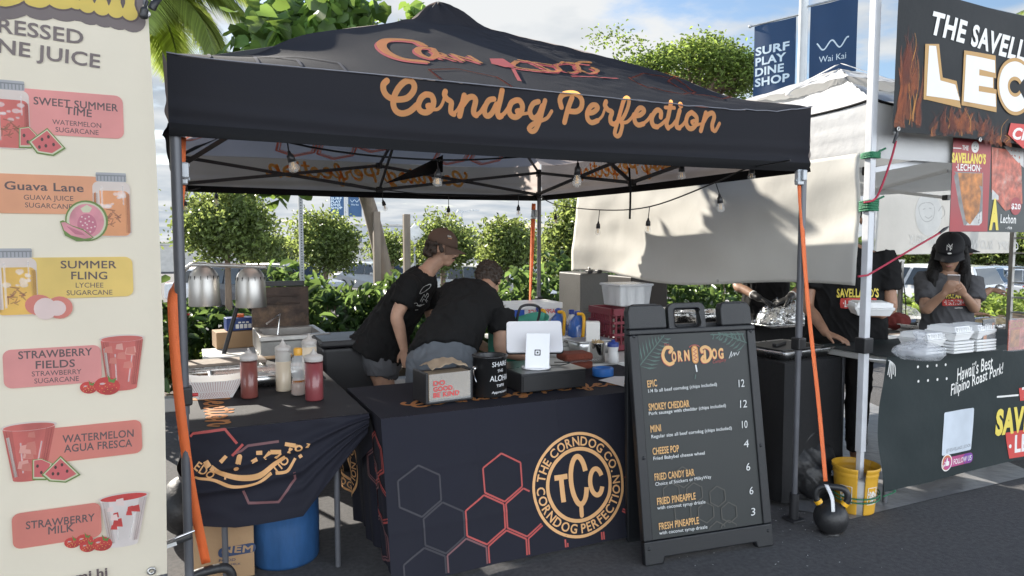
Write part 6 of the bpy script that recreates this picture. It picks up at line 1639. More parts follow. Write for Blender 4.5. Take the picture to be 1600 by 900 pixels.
# worker with gloves behind the tarp
wd_ = 6.45; wf = Vector((-ond(1200, 480, wd_).x, -ond(1200, 480, wd_).y, 0)).normalized(); wl2 = ZU.cross(wf)
t, bo, hc, Mh, zz, lt, face = standing(1200, 352, wd_, 'worker in black with black gloves working on foil behind the tarp', tee, MATS['black_trousers'], wf, s=1.05, wide=1.1, tilt=-.4, skn=skin_d, gl=glove,
    arms=[(-1, ond(1152, 446, wd_ - .2), ond(1186, 466, wd_ - .45), RT * .8 - ZU * .35 - VH * .2, ZU, .5), (1, ond(1256, 446, wd_ - .2), ond(1232, 466, wd_ - .45), -RT * .9 - ZU * .3 - VH * .2, ZU, .5)])
hm = MB(); hm.ell(hc + Mh @ Vector((-.02, 0, .045)), (.1, .085, .085), 18, 12, None, Mh); fuse('hair', hm, hair_k, bo, .008, 2)
# person behind the girl, arm reaching to the right
bd = 5.75; bf = RT * .8 - VH * .4
t, bo, hc, Mh, zz, lt, face = standing(1494, 388, bd, 'person in black cap hidden behind the girl with one arm reaching right', tee_g, MATS['black_trousers'], bf, s=1.0, tilt=-.15, skn=skin_d,
    arms=[(-1, ond(1520, 470, bd - .1), ond(1546, 453, bd - .1), RT, ZU - VH * .3, .5), (1, ond(1500, 470, bd + .2), ond(1520, 490, bd + .1), RT, ZU, .5)])
cap(hc, Mh, bo, cap_k)
sp2 = thing('foil_scoop', ond(1562, 453, bd - .1), 'small shiny scoop in the reaching hand behind the girl', 'scoop')
m = MB(); m.lathe(ond(1562, 453, bd - .1), [(0, -.01), (.03, -.006), (.045, .01), (.04, .012), (0, 0)], 18, axis=(-VH + ZU * .5)); m.build('scoop_bowl', steel, sp2)
m = MB(); m.tube([ond(1553, 454, bd - .1), ond(1548, 455, bd - .1)], .008, 8); m.build('scoop_handle', steel, sp2)
# ================================================================== RIGHT STALL
wfab = mat('tent_white', (.60, .60, .60), .7, var=.05, scale=2, bump=.25, bscale=14, trans=.25, tcol=(.62, .62, .60))
tarpm = mat('tarp_cream', (.57, .555, .51), .75, var=.05, scale=2.2, bump=.22, bscale=5, trans=.12, tcol=(.6, .58, .5), dirt=.25, dirtcol=(.46, .44, .40), stretch=(1, 1.2, .8))
wpole = mat('pole_white', (.55, .56, .58), .4, var=.08, scale=12, dirt=.2, dirtcol=(.4, .4, .4))
greyfab = mat('tent_inner_grey', (.30, .30, .29), .8, var=.1, trans=.2)
WX0, WX1, WY0, WY1 = 3.575, 6.62, 2.81, 5.86
WXC, WYC = (WX0 + WX1) / 2, (WY0 + WY1) / 2; WH = (WX1 - WX0) / 2; WZB, WZE, WZP = 2.07, 2.37, 3.0
wt = thing('canopy_tent', (WXC, WYC, 0), 'white vented canopy tent of the food stall on the right', 'canopy tent')
def wroof(k, s, m, w=0.0):
    z = WZP + (WZE + .03 * abs(s) ** 8 - WZP) * m - .05 * math.sin(math.pi * m) * (1 - s * s) + .02 * nz(s * 5 + k * 3, m * 7) * (1 - m * .4) + .008 * nz(s * 16 + k, m * 18) + w
    a, b = [(s * m, -m), (m, s * m), (-s * m, m), (-m, -s * m)][k]
    return Vector((WXC + a * WH, WYC + b * WH, z))
m = MB()
for k in range(4): m.grid(lambda a, b, k=k: wroof(k, 2 * a - 1, .28 + .72 * b), 40, 30, wfab)
m.build('roof_cover', wfab, wt)
m = MB()
for k in range(4): m.grid(lambda a, b, k=k: wroof(k, 2 * a - 1, .004 + .36 * b) + Vector((0, 0, .045 + .05 * (1 - (2 * a - 1) ** 2) * b)), 24, 12, wfab)
m.build('vent_cap', wfab, wt)
m = MB(); 
for k in (0, 3):
    a, b_ = wroof(k, .0, .36), wroof(k, .0, .02); ribbon(m, [a + Vector((0, 0, .05)), a + Vector((0, 0, .10)), b_ + Vector((0, 0, .10))], .05, wfab, side=(0, 1, 0) if k == 3 else (1, 0, 0))
m.build('vent_strap', wfab, wt, thick=.002)
def wval(k):
    def f(t, z, w=0.0):
        s = t / (2 * WH); o = .008 * nz(s * 7, z * 4, k) + .02 * math.sin(math.pi * s) * (1 - (z - WZB) / .3) + w + .01 * math.sin(z * 60) * .3
        return [Vector((WX0 + t, WY0 - o, z)), Vector((WX1 + o, WY0 + t, z)), Vector((WX1 - t, WY1 + o, z)), Vector((WX0 - o, WY1 - t, z))][k]
    return f
for k in range(4):
    f = wval(k); m = MB(); m.grid(lambda a, b: f(2 * WH * a, WZB + (WZE + .03 * abs(2 * a - 1) ** 8 - WZB) * b), 50, 10, wfab); m.build('valance', wfab, wt)
    m = MB(); m.tube([f(2 * WH * i / 40, WZE + .03 * abs(i / 20 - 1) ** 8, .003) for i in range(41)], .008, 6); m.build('eave_piping', hemblack, wt)
for i, (x, y) in enumerate(((WX0, WY0), (WX1 - .03, WY0 + .03), (WX1 - .03, WY1 - .03), (WX0 + .03, WY1 - .03))):
    m = MB(); m.box((x, y, 1.2), (.032, .032, 2.36)); m.box((x, y, 1.9), (.050, .050, 1.72)) if i else m.box((x, y, 1.66), (.043, .043, 2.6)); leg = m.build('leg', wpole, wt, bev=.004)
    m = MB(); m.box((x, y, .62 if i else .99), (.075, .07, .09)); leg2 = m.build('slider', grille, leg, bev=.006)
wtr = [(WX0 + .05, WY0 + .05, 0), (WX1 - .05, WY0 + .05, 0), (WX1 - .05, WY1 - .05, 0), (WX0 + .05, WY1 - .05, 0)]
for k in range(4):
    a, b = Vector(wtr[k]), Vector(wtr[(k + 1) % 4])
    for i in range(2):
        p_, q_ = a.lerp(b, i / 2), a.lerp(b, (i + 1) / 2)
        for z0, z1, o in ((2.0, 2.25, .008), (2.25, 2.0, -.008)):
            m = MB(); m.bar(p_ + Vector((o, o, z0)), q_ + Vector((o, o, z1)), .016, .03, up=(0, 0, 1)); m.build('truss_bar', wpole, wt)
    for f_ in (0, .5):
        q_ = a.lerp(b, f_)
        m = MB(); m.box(q_ + Vector((0, 0, 2.0)), (.05, .05, .05)); m.build('truss_joint', grille, wt, bev=.005)
# hanging side tarp
tw = thing('side_tarp', (3.6, 4.4, 2.1), 'weathered cream tarp hung along the left side of the white tent', 'tarp')
def tarp(a, b):    # a: front..back, b: bottom..top
    Y = 2.86 + (6.03 - 2.86) * a; zb = 1.335 - .05 * a - .04 * math.sin(math.pi * min(1, a * 1.05)) + .02 * math.sin(a * 9); zt = 2.10 - .06 * a
    fl = (1 - b)
    return Vector((3.545 + .02 * math.sin(a * 9 + b * 2) * (.3 + fl) + .02 * nz(a * 4, b * 2.5) + .008 * nz(a * 14, b * 5) - .05 * fl * max(0, a - .85) * 6, Y + .12 * fl * max(0, a - .9) * 6, zb + (zt - zb) * b))
m = MB(); m.grid(tarp, 90, 34, tarpm); m.build('tarp_sheet', tarpm, tw, thick=.002)
for a in (.12, .36, .66, .93):
    q_ = tarp(a, .035); m = MB(); m.lathe(q_ + Vector((-.004, 0, 0)), [(.004, 0), (.011, 0), (.011, .003), (.004, .003), (.004, 0)], 14, axis=(-1, 0, 0)); m.build('eyelet', steel_d, tw)
# ropes on the white pole
grn = mat('rope_green', (.02, .16, .075), .7, bump=.4, bscale=120); redc = mat('cord_red', (.36, .02, .05), .6, bump=.3, bscale=150)
def coil(name, c, n, r, h, mm, label, rr=.006):
    P = []
    for i in range(n * 14 + 1):
        a = i / 14 * 2 * math.pi; q = r * (1 + .06 * nz(i * .3)); sx = max(-1, min(1, 1.35 * math.cos(a))); sy = max(-1, min(1, 1.35 * math.sin(a)))
        P.append(Vector(c) + Vector((sx * q, sy * q, h * (i / (n * 14) - .5) + .006 * nz(i * .21, 5))))
    P.append(P[-1] + Vector((.05, -.03, .03)))
    m = MB(); m.tube(P, rr, 6); tag(m.build(name, mm), label, 'rope')
pz = lambda y: ony(1357, y, WY0).z
coil('rope_coil', (WX0, WY0, pz(243)), 5, .036, .03, grn, 'upper green rope wrapped round the white pole')
coil('rope_coil', (WX0, WY0, pz(322)), 6, .036, .06, grn, 'lower green rope wrapped round the white pole')
t = thing('bungee_cord', ony(1402, 205, 2.69), 'red bungee cord from the food banner corner down to the white pole', 'bungee cord', 'red bungee cords at the right stall')
m = MB(); m.tube(spline([ony(1400, 220, 2.70), ony(1392, 250, 2.72), ony(1376, 295, 2.75), ony(1366, 312, 2.765), ony(1350, 316, 2.765)], 6), .006, 8); m.build('cord', redc, t)
m = MB(); m.tube([ony(1402, 203, 2.688), ony(1401, 212, 2.69), ony(1396, 224, 2.70)], [.004, .010, .007], 8); m.build('hook', black_pl, t)
t = thing('bungee_cord', ony(1346, 432, 2.77), 'red bungee cord stretched from the white pole up towards the food poster', 'bungee cord', 'red bungee cords at the right stall')
m = MB(); m.tube([ony(1341, 432, 2.765), ony(1356, 430, 2.76), ony(1420, 392, 2.74), ony(1470, 363, 2.73)], .006, 8); m.build('cord', redc, t)
m = MB(); m.tube([ony(1468, 364, 2.73), ony(1476, 358, 2.73), ony(1482, 354, 2.73)], [.008, .010, .004], 8); m.build('hook', black_pl, t)
# ---- big food banner
bblack = mat('banner_black', (.011, .013, .015), .6, var=.2, scale=3, bump=.1, bscale=12, spec=.25)
gold = mat('print_gold', (.44, .25, .075), .55, var=.05)
t = thing('food_banner', ony(1500, 100, 2.68), 'black flame-printed food banner lettered Lechon hanging above the right stall', 'banner')
BP = Plane((3.6, 2.68, 0), (1, 0, 0), (0, 0, 1))
def bwav(u, v, w=0.0): return Vector((3.6 + u, 2.68 - w + .012 * math.sin(u * 5 + v) + .006 * nz(u * 4, v * 4), v))
b0 = BP.px(1397, 205); b1 = BP.px(1408, 0)
zbot = b0[1]; ztop = 2.98; ue = 2.6; u0_ = b0[0]
m = MB(); m.grid(lambda a, b: bwav(u0_ + (ue - u0_) * a, zbot + (ztop - zbot) * b), 50, 20, bblack)
p = Pr(m, BP, fn=bwav, w=.0015, step=.00003, mod=40, ml=.03)
flame = mat('flame_print', (.42, .11, .03), .6, alpha=.30, var=.6, scale=5, stretch=(3, 3, 1), dirt=.7, dirtcol=(.06, .018, .012)); flame2 = mat('flame_print_dark', (.16, .035, .018), .6, alpha=.30, var=.6, scale=5, dirt=.6, dirtcol=(.03, .012, .01)); flame3 = mat('flame_print_bright', (.66, .30, .06), .6, alpha=.55, var=.4, scale=6)
rf = random.Random(11)
def wisps(x0, x1, y0, y1, n, lean_, tops):
    for k in range(n):
        x = rf.uniform(x0, x1); y = rf.uniform(y0 - (y0 - y1) * .25, y0); L_ = (y0 - y1) * rf.uniform(.25, .8); ph_ = rf.uniform(0, 6); am = rf.uniform(3, 9); pts = []
        for i in range(9):
            f = i / 8; pts.append(BP.px(x + am * f * math.sin(ph_ + f * 4.2) + lean_ * f * L_, max(y1, y - L_ * f)))
        w_ = rf.uniform(.02, .085) if k < n * .7 else rf.uniform(.004, .012)
        p.stroke(pts, w_, (flame2, flame2, flame)[k % 3] if k < n * .7 else (flame, flame3, flame)[k % 3], w2=.002)
wisps(1404, 1434, 200, 60, 30, .08, 0); wisps(1408, 1430, 150, 34, 22, .05, 0); wisps(1450, 1545, 214, 165, 46, .1, 0); wisps(1470, 1515, 210, 158, 26, -.1, 0); wisps(1540, 1600, 228, 185, 26, .3, 0)
p = Pr(m, BP, fn=bwav, w=.0030, step=.0003, ml=.03)
def slab(p, txt, x0, y0, x1, y1, h, mm, bold, bm=None, bb=0, **k):
    if bm: p.ptext(txt, x0 - 2, y0 + 2.5, x1 + 2, y1 + 2.5, h + 5, bm, bold=bold + bb, **k)
    p.ptext(txt, x0, y0, x1, y1, h, mm, bold=bold, **k)
slab(p, 'THE SAVELLANO\u2019S', 1452, 53, 1676, 116, 34, wht_p, .035, shear=.22, space=1.05)
# heavy block capitals with a gold edge
def block(name, quad):
    (xa, ya), (xb, yb), (xc, yc), (xd, yd) = quad   # bl, br, tr, tl
    bl, br, tr, tl = (Vector(BP.px(*z)) for z in quad)
    Mq = lambda a, b: (bl * (1 - a) + br * a) * (1 - b) + (tl * (1 - a) + tr * a) * b
    shp = {'L': [(0, 0), (1, 0), (1, .30), (.46, .34), (.48, 1), (.02, 1)], 'E': [(0, 0), (1, .0), (1.0, .28), (.45, .27), (.45, .39), (.92, .40), (.92, .62), (.45, .61), (.45, .74), (1.0, .73), (1, 1), (.04, 1)]}
    for mm, g in ((gold, .022), (wht_p, 0)):
        if name == 'C':
            c = Mq(.5, .5); rx = (br - bl).length / 2; ry = (tl - bl).length / 2; wd = rx * .55
            pts = [(c.x + (rx - wd * .5) * math.cos(a), c.y + (ry - wd * .5) * math.sin(a)) for a in np.linspace(R_(38), R_(322), 40)]
            p.stroke(pts, wd + 2 * g, mm)
        elif g:
            pts = [Mq(*z) for z in shp[name]]; p.stroke(pts, 2 * g, mm, closed=True); p.poly(pts, mm)
        else: p.poly([Mq(*z) for z in shp[name]], mm)
block('L', ((1445, 150), (1496, 158), (1470, 74), (1448, 72))); block('L', ((1445, 150), (1497, 159), (1497, 72), (1447, 72))) if False else None
block('E', ((1502, 159), (1556, 167), (1556, 94), (1504, 86))); block('C', ((1562, 172), (1612, 178), (1614, 98), (1562, 92)))
p.ppoly([(1576, 210), (1580, 192), (1640, 198), (1640, 236), (1600, 232)], red_b); p.ptext('CRISPY', 1583, 216, 1650, 226, 17, wht_p, bold=.04, shear=.25)
m.build('printed_sheet', bblack, t)
for px, py in ((1402, 204), (1527, 221)):
    q_ = BP.px(px, py); m = MB(); m.lathe(bwav(q_[0] + .012, q_[1] + .01, .004), [(.006, 0), (.014, 0), (.014, .004), (.006, .004), (.006, 0)], 14, axis=(0, -1, 0)); m.build('eyelet', steel_d, t)
m = MB(); m.cyl((3.62, 2.735, 2.985), (6.3, 2.735, 2.985), .018, n=10)
for x in (3.7, 6.2): m.cyl((x, 2.75, 2.2), (x, 2.74, 2.98), .016, n=10)
m.build('hanging_rail', steel_d, t)
# ---- poster below it
t = thing('food_poster', ony(1545, 290, 2.77), 'red and black food poster with meal photographs and a price under the big banner', 'poster')
PP = Plane((4.0, 2.77, 0), (1, 0, 0), (0, 0, 1)); pblk = mat('poster_black', (.020, .028, .028), .45); pred = mat('poster_red', (.30, .03, .035), .45, var=.15)
def pw_(u, v, w=0.0): return Vector((4.0 + u, 2.77 - w + .006 * math.sin(u * 9), v))
a0 = PP.px(1484, 362); a1 = PP.px(1541, 362); zt = PP.px(1484, 214)[1]
m = MB(); m.grid(lambda a, b: pw_(a0[0] + 1.25 * a, a0[1] + (zt - a0[1]) * b), 30, 8, pblk)
p = Pr(m, PP, fn=pw_, w=.002)
p.poly([(a0[0] + .001, a0[1] + .001), (a1[0], a1[1] + .001), (a1[0], zt - .002), (a0[0] + .001, zt - .002)], pred)
meat = mat('print_roast', (.40, .15, .035), .5, var=.75, scale=18, dirt=.7, dirtcol=(.10, .03, .012)); meat2 = mat('print_meat', (.42, .11, .07), .5, var=.7, scale=22, dirt=.8, dirtcol=(.55, .38, .32)); platew = mat('print_plate', (.50, .49, .47), .5, var=.2, scale=20)
p.ppoly([(1490, 268), (1534, 270), (1533, 345), (1528, 352), (1505, 352), (1498, 320)], mat('print_tray_grey', (.20, .19, .185), .5, var=.4, scale=14))
p.ppoly([(1512, 346), (1532, 330), (1532, 348), (1528, 352), (1508, 352)], platew)
p.ppoly([(1497, 270), (1522, 271), (1531, 300), (1528, 330), (1514, 351), (1508, 345), (1502, 310)], meat); p.ppoly([(1522, 271), (1533, 271), (1533, 292), (1528, 290)], meat)
p.ppoly([(1548, 230), (1596, 236), (1598, 318), (1572, 330), (1556, 312), (1548, 300)], meat2); p.ppoly([(1568, 228), (1600, 232), (1600, 262), (1588, 250)], platew); p.ppoly([(1549, 296), (1560, 306), (1560, 312), (1548, 312)], platew)
p.ptext("SAVELLANO'S", 1488, 253, 1538, 256, 14, yel_p, bold=.05); p.ptext('\u00b7LECHON\u00b7', 1494, 266, 1531, 268, 10, wht_p, bold=.02); p.ptext('THE', 1503, 234, 1512, 235, 7, wht_p, bold=.03); p.stroke([PP.px(1490, 231), PP.px(1502, 232)], .006, wht_p)
c_ = PP.px(1522, 230); p.disc(c_, .035, wht_p); p.stroke([(c_[0] - .015, c_[1] + .005), (c_[0] - .005, c_[1] + .008)], .004, blk); p.stroke([(c_[0] + .005, c_[1] + .008), (c_[0] + .015, c_[1] + .005)], .004, blk); p.stroke([(c_[0] - .01, c_[1] - .012), (c_[0], c_[1] - .016), (c_[0] + .01, c_[1] - .012)], .004, blk)
p.ptext('A', 1544, 356, 1560, 356, 42, yel_p, bold=.06); p.ptext('Lechon', 1563, 348, 1588, 349, 13, wht_p, bold=.02); p.ptext('- rice', 1572, 358, 1582, 358, 5, wht_p, bold=.02)
c_ = PP.px(1588, 322); p.disc(c_, .058, pred); p.ptext('$20', 1581, 326, 1595, 327, 8, wht_p, bold=.03)
m.build('printed_sheet', pblk, t)
# ---- translucent banner at the back, seen from behind
t = thing('back_banner', (6.2, 5.72, 1.7), 'pale banner at the back of the right stall with mirrored lettering and a faint face', 'banner')
QX = Plane((WX0 + .05, 5.78, 0), (1, 0, 0), (0, 0, 1))
bbk = mat('banner_back_grey', (.42, .41, .385), .7, var=.1, scale=2, bump=.2, bscale=8, trans=.15); bpr = mat('banner_back_print', (.50, .49, .46), .7); bdk = mat('banner_back_line', (.33, .32, .30), .7)
# the back wall stands 1.9 m further back, along the tent behind
QX = Plane((6.0, 6.3, 0), (1, 0, 0), (0, 0, 1))
def qf(u, v, w=0.0): return Vector((6.0 + u, 6.3 - w + .02 * math.sin(u * 3 + v * 2), v))
e0 = QX.px(1366, 398); e1 = QX.px(1586, 396); zt = QX.px(1480, 262)[1]
m = MB(); m.grid(lambda a, b: qf(e0[0] + (e1[0] - e0[0]) * a, e0[1] + (zt - e0[1]) * b), 60, 14, bbk)
p = Pr(m, QX, fn=qf, w=.004)
hq = lambda y0, y1: abs(QX.px(1480, y0)[1] - QX.px(1480, y1)[1])
for s_, xa, xb, y in (('CRISPY', 1590, 1556, 391), ('SLOW-', 1548, 1516, 389), ('ROAST', 1512, 1480, 386), ('PORK', 1470, 1449, 384), ('BELLY', 1443, 1418, 382)):
    p.text(s_, QX.px(xa, y), QX.px(xb, y - 1), hq(y, y - 13), bpr, bold=.02)
c_ = QX.px(1452, 335); p.disc(c_, hq(335, 368), bpr, 40)
for P_ in ([(1436, 324), (1442, 318), (1456, 317), (1462, 326), (1460, 340), (1452, 346), (1444, 345), (1438, 336), (1436, 324)], [(1446, 338), (1452, 341), (1458, 337)], [(1443, 327), (1447, 326)], [(1453, 325), (1457, 326)], [(1468, 330), (1474, 322), (1478, 334), (1472, 342)]): p.stroke(spline([QX.px(*z) for z in P_], 4), .012, bdk)
m.build('printed_sheet', bbk, t)
m = MB(); m.cyl(qf(e0[0], zt), qf(e1[0] + .9, zt), .02, n=8)
for u in (e0[0], e1[0] + .9): m.cyl((6.0 + u, 6.33, LOT * 0), (6.0 + u, 6.33, zt), .022, n=8)
m.build('banner_frame', wpole, t)
# ---- counter with the dark banner cloth
GY = 2.74; GZ = .925
GP = Plane((3.6, GY, 0), (1, 0, 0), (0, 0, 1)); gu0 = GP.px(1381, 600)[0]
gx0 = 3.6 + gu0
folding_table(gx0 + .06, gx0 + 1.9, GY + .03, GY + .5, GZ - .012, 'counter-height table under the dark green lechon cloth')
dgreen = mat('cloth_dark_green', (.017, .025, .026), .65, spec=.3, var=.12, scale=2, bump=.15, bscale=9)
t = thing('banner_cloth', (gx0, GY, GZ), 'dark green printed cloth hung along the front of the right counter', 'tablecloth')
def gf(u, v, w=0.0):
    s = (GZ - v) / .8; return Vector((3.6 + u, GY - w - .004 - .012 * s * math.sin(u * 4 + 1) - .006 * nz(u * 5, v * 5) - .02 * math.exp(-((u - gu0) / .12) ** 2) * math.sin(v * 9) * .5, v))
m = MB(); gb = .135
m.grid(lambda a, b: gf(gu0 + 1.98 * a - .04 * math.sin(b * math.pi) * (1 - a) ** 6, gb + (GZ + .002 - gb) * b - .012 * math.sin(a * 6) * (1 - b)), 70, 24, dgreen)
m.grid(lambda a, b: Vector((gx0 + 1.98 * a, GY - .004 + .5 * b, GZ + .003 * math.sin(a * 30) * b + .0015)), 30, 8, dgreen)
p = Pr(m, GP, fn=gf, w=.002, ml=.03, step=.00004)
for j in range(3):
    for i in range(4): p.disc(GP.px(1432 + i * 14.6 + j * .8, 550.5 - i * .8 + j * (22.5 - i * .3)), .0085, wht_p, 12)
p.ptext('Hawaii\u2019s Best', 1494, 596, 1550, 574, 20, wht_p, bold=.01, shear=.3); p.ptext('Filipino Roast Pork!', 1484, 618, 1567, 582, 17, wht_p, bold=.012, shear=.3)
cardw = mat('print_card', (.55, .60, .66), .5)
P4 = [GP.px(*z) for z in ((1474, 711), (1521, 703), (1518, 638), (1471, 644))]
ctr_ = (sum(q[0] for q in P4) / 4, sum(q[1] for q in P4) / 4); wq = (P4[1][0] - P4[0][0]) / 2; hq_ = (P4[3][1] - P4[0][1]) / 2
p.rrect(ctr_[0] - wq, ctr_[1] - hq_, ctr_[0] + wq, ctr_[1] + hq_, .012, cardw)
p.ptext('@THESAVELLANOS_LECHON', 1478, 707, 1517, 698, 5, mat('print_grey', (.10, .11, .12), .6))
pk1, pk2 = mat('print_pink', (.42, .07, .20), .5), mat('print_violet', (.17, .05, .30), .5); por = mat('print_coral', (.55, .17, .07), .5)
c_ = GP.px(1479, 723); c2 = GP.px(1521, 717)
p.rrect(c_[0], c_[1] - .034, c2[0], c_[1] + .032, .03, pk1); p.rrect((c_[0] + c2[0]) / 2 + .03, c_[1] - .033, c2[0] - .001, c_[1] + .031, .03, pk2)
p.disc(c_, .054, wht_p); p.disc(c_, .047, por); p.disc((c_[0] + .006, c_[1] - .006), .039, pk1)
p.rrect(c_[0] - .024, c_[1] - .02, c_[0] - .012, c_[1] + .008, .002, wht_p); p.rrect(c_[0] - .008, c_[1] - .02, c_[0] + .024, c_[1] + .008, .006, wht_p); p.poly([(c_[0] - .006, c_[1] + .006), (c_[0] + .01, c_[1] + .006), (c_[0] + .008, c_[1] + .03), (c_[0] + .001, c_[1] + .028)], wht_p)
p.ptext('FOLLOW US', 1490, 726, 1519, 719, 8, wht_p, bold=.015)
p.caps([GP.px(1558, 620), GP.px(1589, 617)], .012, wht_p)
p.ppoly([(1590, 606), (1640, 600), (1640, 620), (1592, 626)], red_b); p.ptext('THE', 1594, 621, 1626, 616, 15, wht_p, bold=.04)
p.ppoly([(1570, 676), (1660, 660), (1664, 700), (1575, 716)], red_b)
p.ptext("SAVELLANO'S", 1555, 679, 1690, 655, 36, yel_p, bold=.05); p.ptext('LECHON', 1583, 706, 1660, 692, 25, wht_p, bold=.03); p.disc(GP.px(1577, 697), .013, wht_p)
m.build('printed_cloth', dgreen, t)
m = MB(); q_ = gf(gu0 + .02, GZ - .02, .004)
for i in range(5): m.tube(spline([q_, q_ + Vector((-.02 + .012 * i, -.012, -.03)), q_ + Vector((-.03 + .016 * i + .008 * nz(i), -.012, -.08 - .012 * (i % 3)))], 4), .0028, 5)
m.tube(spline([q_, q_ + Vector((-.1, .1, .01)), Vector((WX0, WY0 + .03, GZ + .04))], 5), .004, 5); m.build('tie_strings', paperw, t)
# things on the counter
cz = GZ + .006; FG = 'foam boxes stacked on the right counter'
cols = ((1440, 4.22, 3, 'in the short stack behind the plastic bag'), (1482, 4.25, 5, 'in the middle stack on the counter'), (1517, 4.34, 5, 'in the stack beside the menu card'))
for px, dd, n, lb in cols:
    c_ = ond(px, 545, dd); c_.z = cz
    for i in range(n):
        if i < n - 1:
            tt = thing('foam_box', c_ + ZU * (.018 * i), 'foam box base %s, %s' % (lb, ('lowest', 'second from below', 'third from below', 'under the closed one')[i if i < n - 2 else 3] if n > 2 else ''), 'food box', FG)
            m = MB(); m.box(c_ + ZU * (.018 * i + .008), (.185, .185, .0145), foam, taper=1.03, rz=.05 * nz(i, px)); m.build('box_base', foam, tt, bev=.004)
        else: clam(c_ + ZU * (.018 * i), 'closed white foam box on top %s' % lb, FG, rz=.06, sz=.19)
bagp = mat('bag_plastic', (.72, .74, .77), .15, var=.03, alpha=.34, bump=.7, bscale=28)
c_ = ond(1436, 548, 3.98); c_.z = cz
m = MB(); 
def bagq(u, v):
    a = 2 * math.pi * u; r = [(.0), (.10), (.125), (.12), (.085), (.03), (.014), (.03), (.035)]; z = [.001, .002, .03, .06, .085, .10, .115, .135, .15]; k = min(7, int(v * 8)); f = v * 8 - k; rr_ = r[k] + (r[k + 1] - r[k]) * f; zz_ = z[k] + (z[k + 1] - z[k]) * f
    rr_ *= 1 + .14 * nz(math.cos(a) * 3, math.sin(a) * 3, v * 5) ; return c_ + Vector((rr_ * math.cos(a) * 1.1, rr_ * math.sin(a), zz_))
m.grid(bagq, 44, 24, bagp)
tag(m.build('plastic_bag', bagp), 'knotted clear plastic bag of foam lids at the left end of the counter', 'bag')
for px, lab, w_ in ((1543, 'dark menu card standing in an acrylic holder on the counter', .115), (1588, 'photo card lettered lechon in an acrylic holder at the frame edge', .17)):
    c_ = ond(px, 541 if px < 1560 else 538, 4.28); c_.z = cz
    t = thing('menu_card', c_, lab, 'menu card'); hh_ = .185
    m = MB(); m.box(c_ + Vector((0, 0, hh_ / 2 + .003)), (w_, .006, hh_), pblk if px < 1560 else meat2)
    PL = Plane(c_ + Vector((0, -.0035, .003)), (1, 0, 0), (0, 0, 1)); p = Pr(m, PL, w=.001)
    if px < 1560:
        p.text('MENU', (-.04, .14), (.02, .14), .02, wht_p, bold=.01); p.rrect(-.05, .01, -.02, .10, .003, meat); p.rrect(.03, .13, .05, .165, .003, meat); p.text('LECHON RICE', (-.01, .095), (.05, .095), .009, wht_p); p.text('LECHON+', (.0, .025), (.045, .025), .008, wht_p); p.text('PANCIT+RICE', (-.01, .01), (.05, .01), .008, wht_p)
    else: p.text('LECHON', (-.07, .14), (.05, .14), .03, gold, bold=.02); p.rrect(-.07, .02, .02, .125, .004, meat)
    m.build('card', pblk, t)
    m = MB(); m.box(c_ + Vector((0, -.006, hh_ / 2 + .006)), (w_ + .01, .002, hh_ + .008)); m.box(c_ + Vector((0, .0, .002)), (w_ + .01, .05, .003)); m.build('acrylic_holder', mat('acrylic', (.8, .8, .8), .05, alpha=.14), t)
# steel tray and black cloth table between the pole and the menu board
bcl = mat('cloth_black', (.010, .010, .011), .85, var=.15, scale=3, bump=.15, bscale=30)
def cloth_table(x0, x1, y0, y1, z, label, drop=None):
    drop = drop or z - .03
    t = thing('cloth_covered_table', ((x0 + x1) / 2, (y0 + y1) / 2, 0), label, 'table')
    m = MB(); m.box(((x0 + x1) / 2, (y0 + y1) / 2, z - .025), (x1 - x0 - .02, y1 - y0 - .02, .04)); m.build('table_top', tblw, t)
    m = MB(); per = [(x0, y0), (x1, y0), (x1, y1), (x0, y1), (x0, y0)]
    def f(a, b):
        k = min(3, int(a * 4)); g_ = a * 4 - k; q = Vector((*per[k], 0)).lerp(Vector((*per[k + 1], 0)), g_)
        o = Vector((q.x - (x0 + x1) / 2, q.y - (y0 + y1) / 2, 0)).normalized() * (.012 + .03 * (1 - b) * (.5 + .5 * math.sin(a * 60)) ) * (1 - b)
        return q + o + Vector((0, 0, z - drop * (1 - b)))
    m.grid(f, 120, 10, bcl); m.add([(x0, y0, z), (x1, y0, z), (x1, y1, z), (x0, y1, z)], [(0, 1, 2, 3)], bcl); m.build('cloth', bcl, t)
    for x in (x0 + .06, x1 - .06):
        for y in (y0 + .06, y1 - .06):
            m = MB(); m.cyl((x, y, .003), (x, y, z - .046), .014, n=8); m.build('leg', steelgrey, t)
cloth_table(3.22, 3.70, 3.06, 3.62, .87, 'small black-clothed table just left of the white pole under the steel tray')
pan((3.46, 3.30, .871), .42, .34, .055, 'broad steel tray on the small black-clothed table by the white pole', name='steel_tray', rz=.1)
m = MB(); m.box((3.46, 3.30, .928), (.40, .30, .012), rz=.1); m.box((3.40, 3.28, .945), (.16, .03, .02), rz=.4)
tag(m.build('dark_griddle_lid', mat('griddle_black', (.012, .012, .012), .4), bev=.004), 'black griddle lid lying in the broad steel tray', 'lid')
cloth_table(4.05, 5.5, 4.55, 5.25, .88, 'black-clothed work table in front of the gloved worker', drop=.34)
foil = mat('foil', (.74, .74, .73), .14, 1.0, var=.06, bump=1.0, bscale=22)
m = MB(); c_ = ond(1222, 504, 6.05); c_.z = .885
def foilf(u, v):
    a = 2 * math.pi * u; k = math.sin(v * math.pi / 2); r = 1.02 - v ** 1.5; jj = nz(math.cos(a) * 5 + v * 9, math.sin(a) * 5, v * 7) * .05 + nz(math.cos(a) * 13 + v * 19, math.sin(a) * 13, v * 9) * .02
    return c_ + Vector((math.cos(a) * .25 * r + jj, math.sin(a) * .17 * r + jj, .17 * k + jj * .8 + .02))
m.grid(foilf, 60, 26, foil)
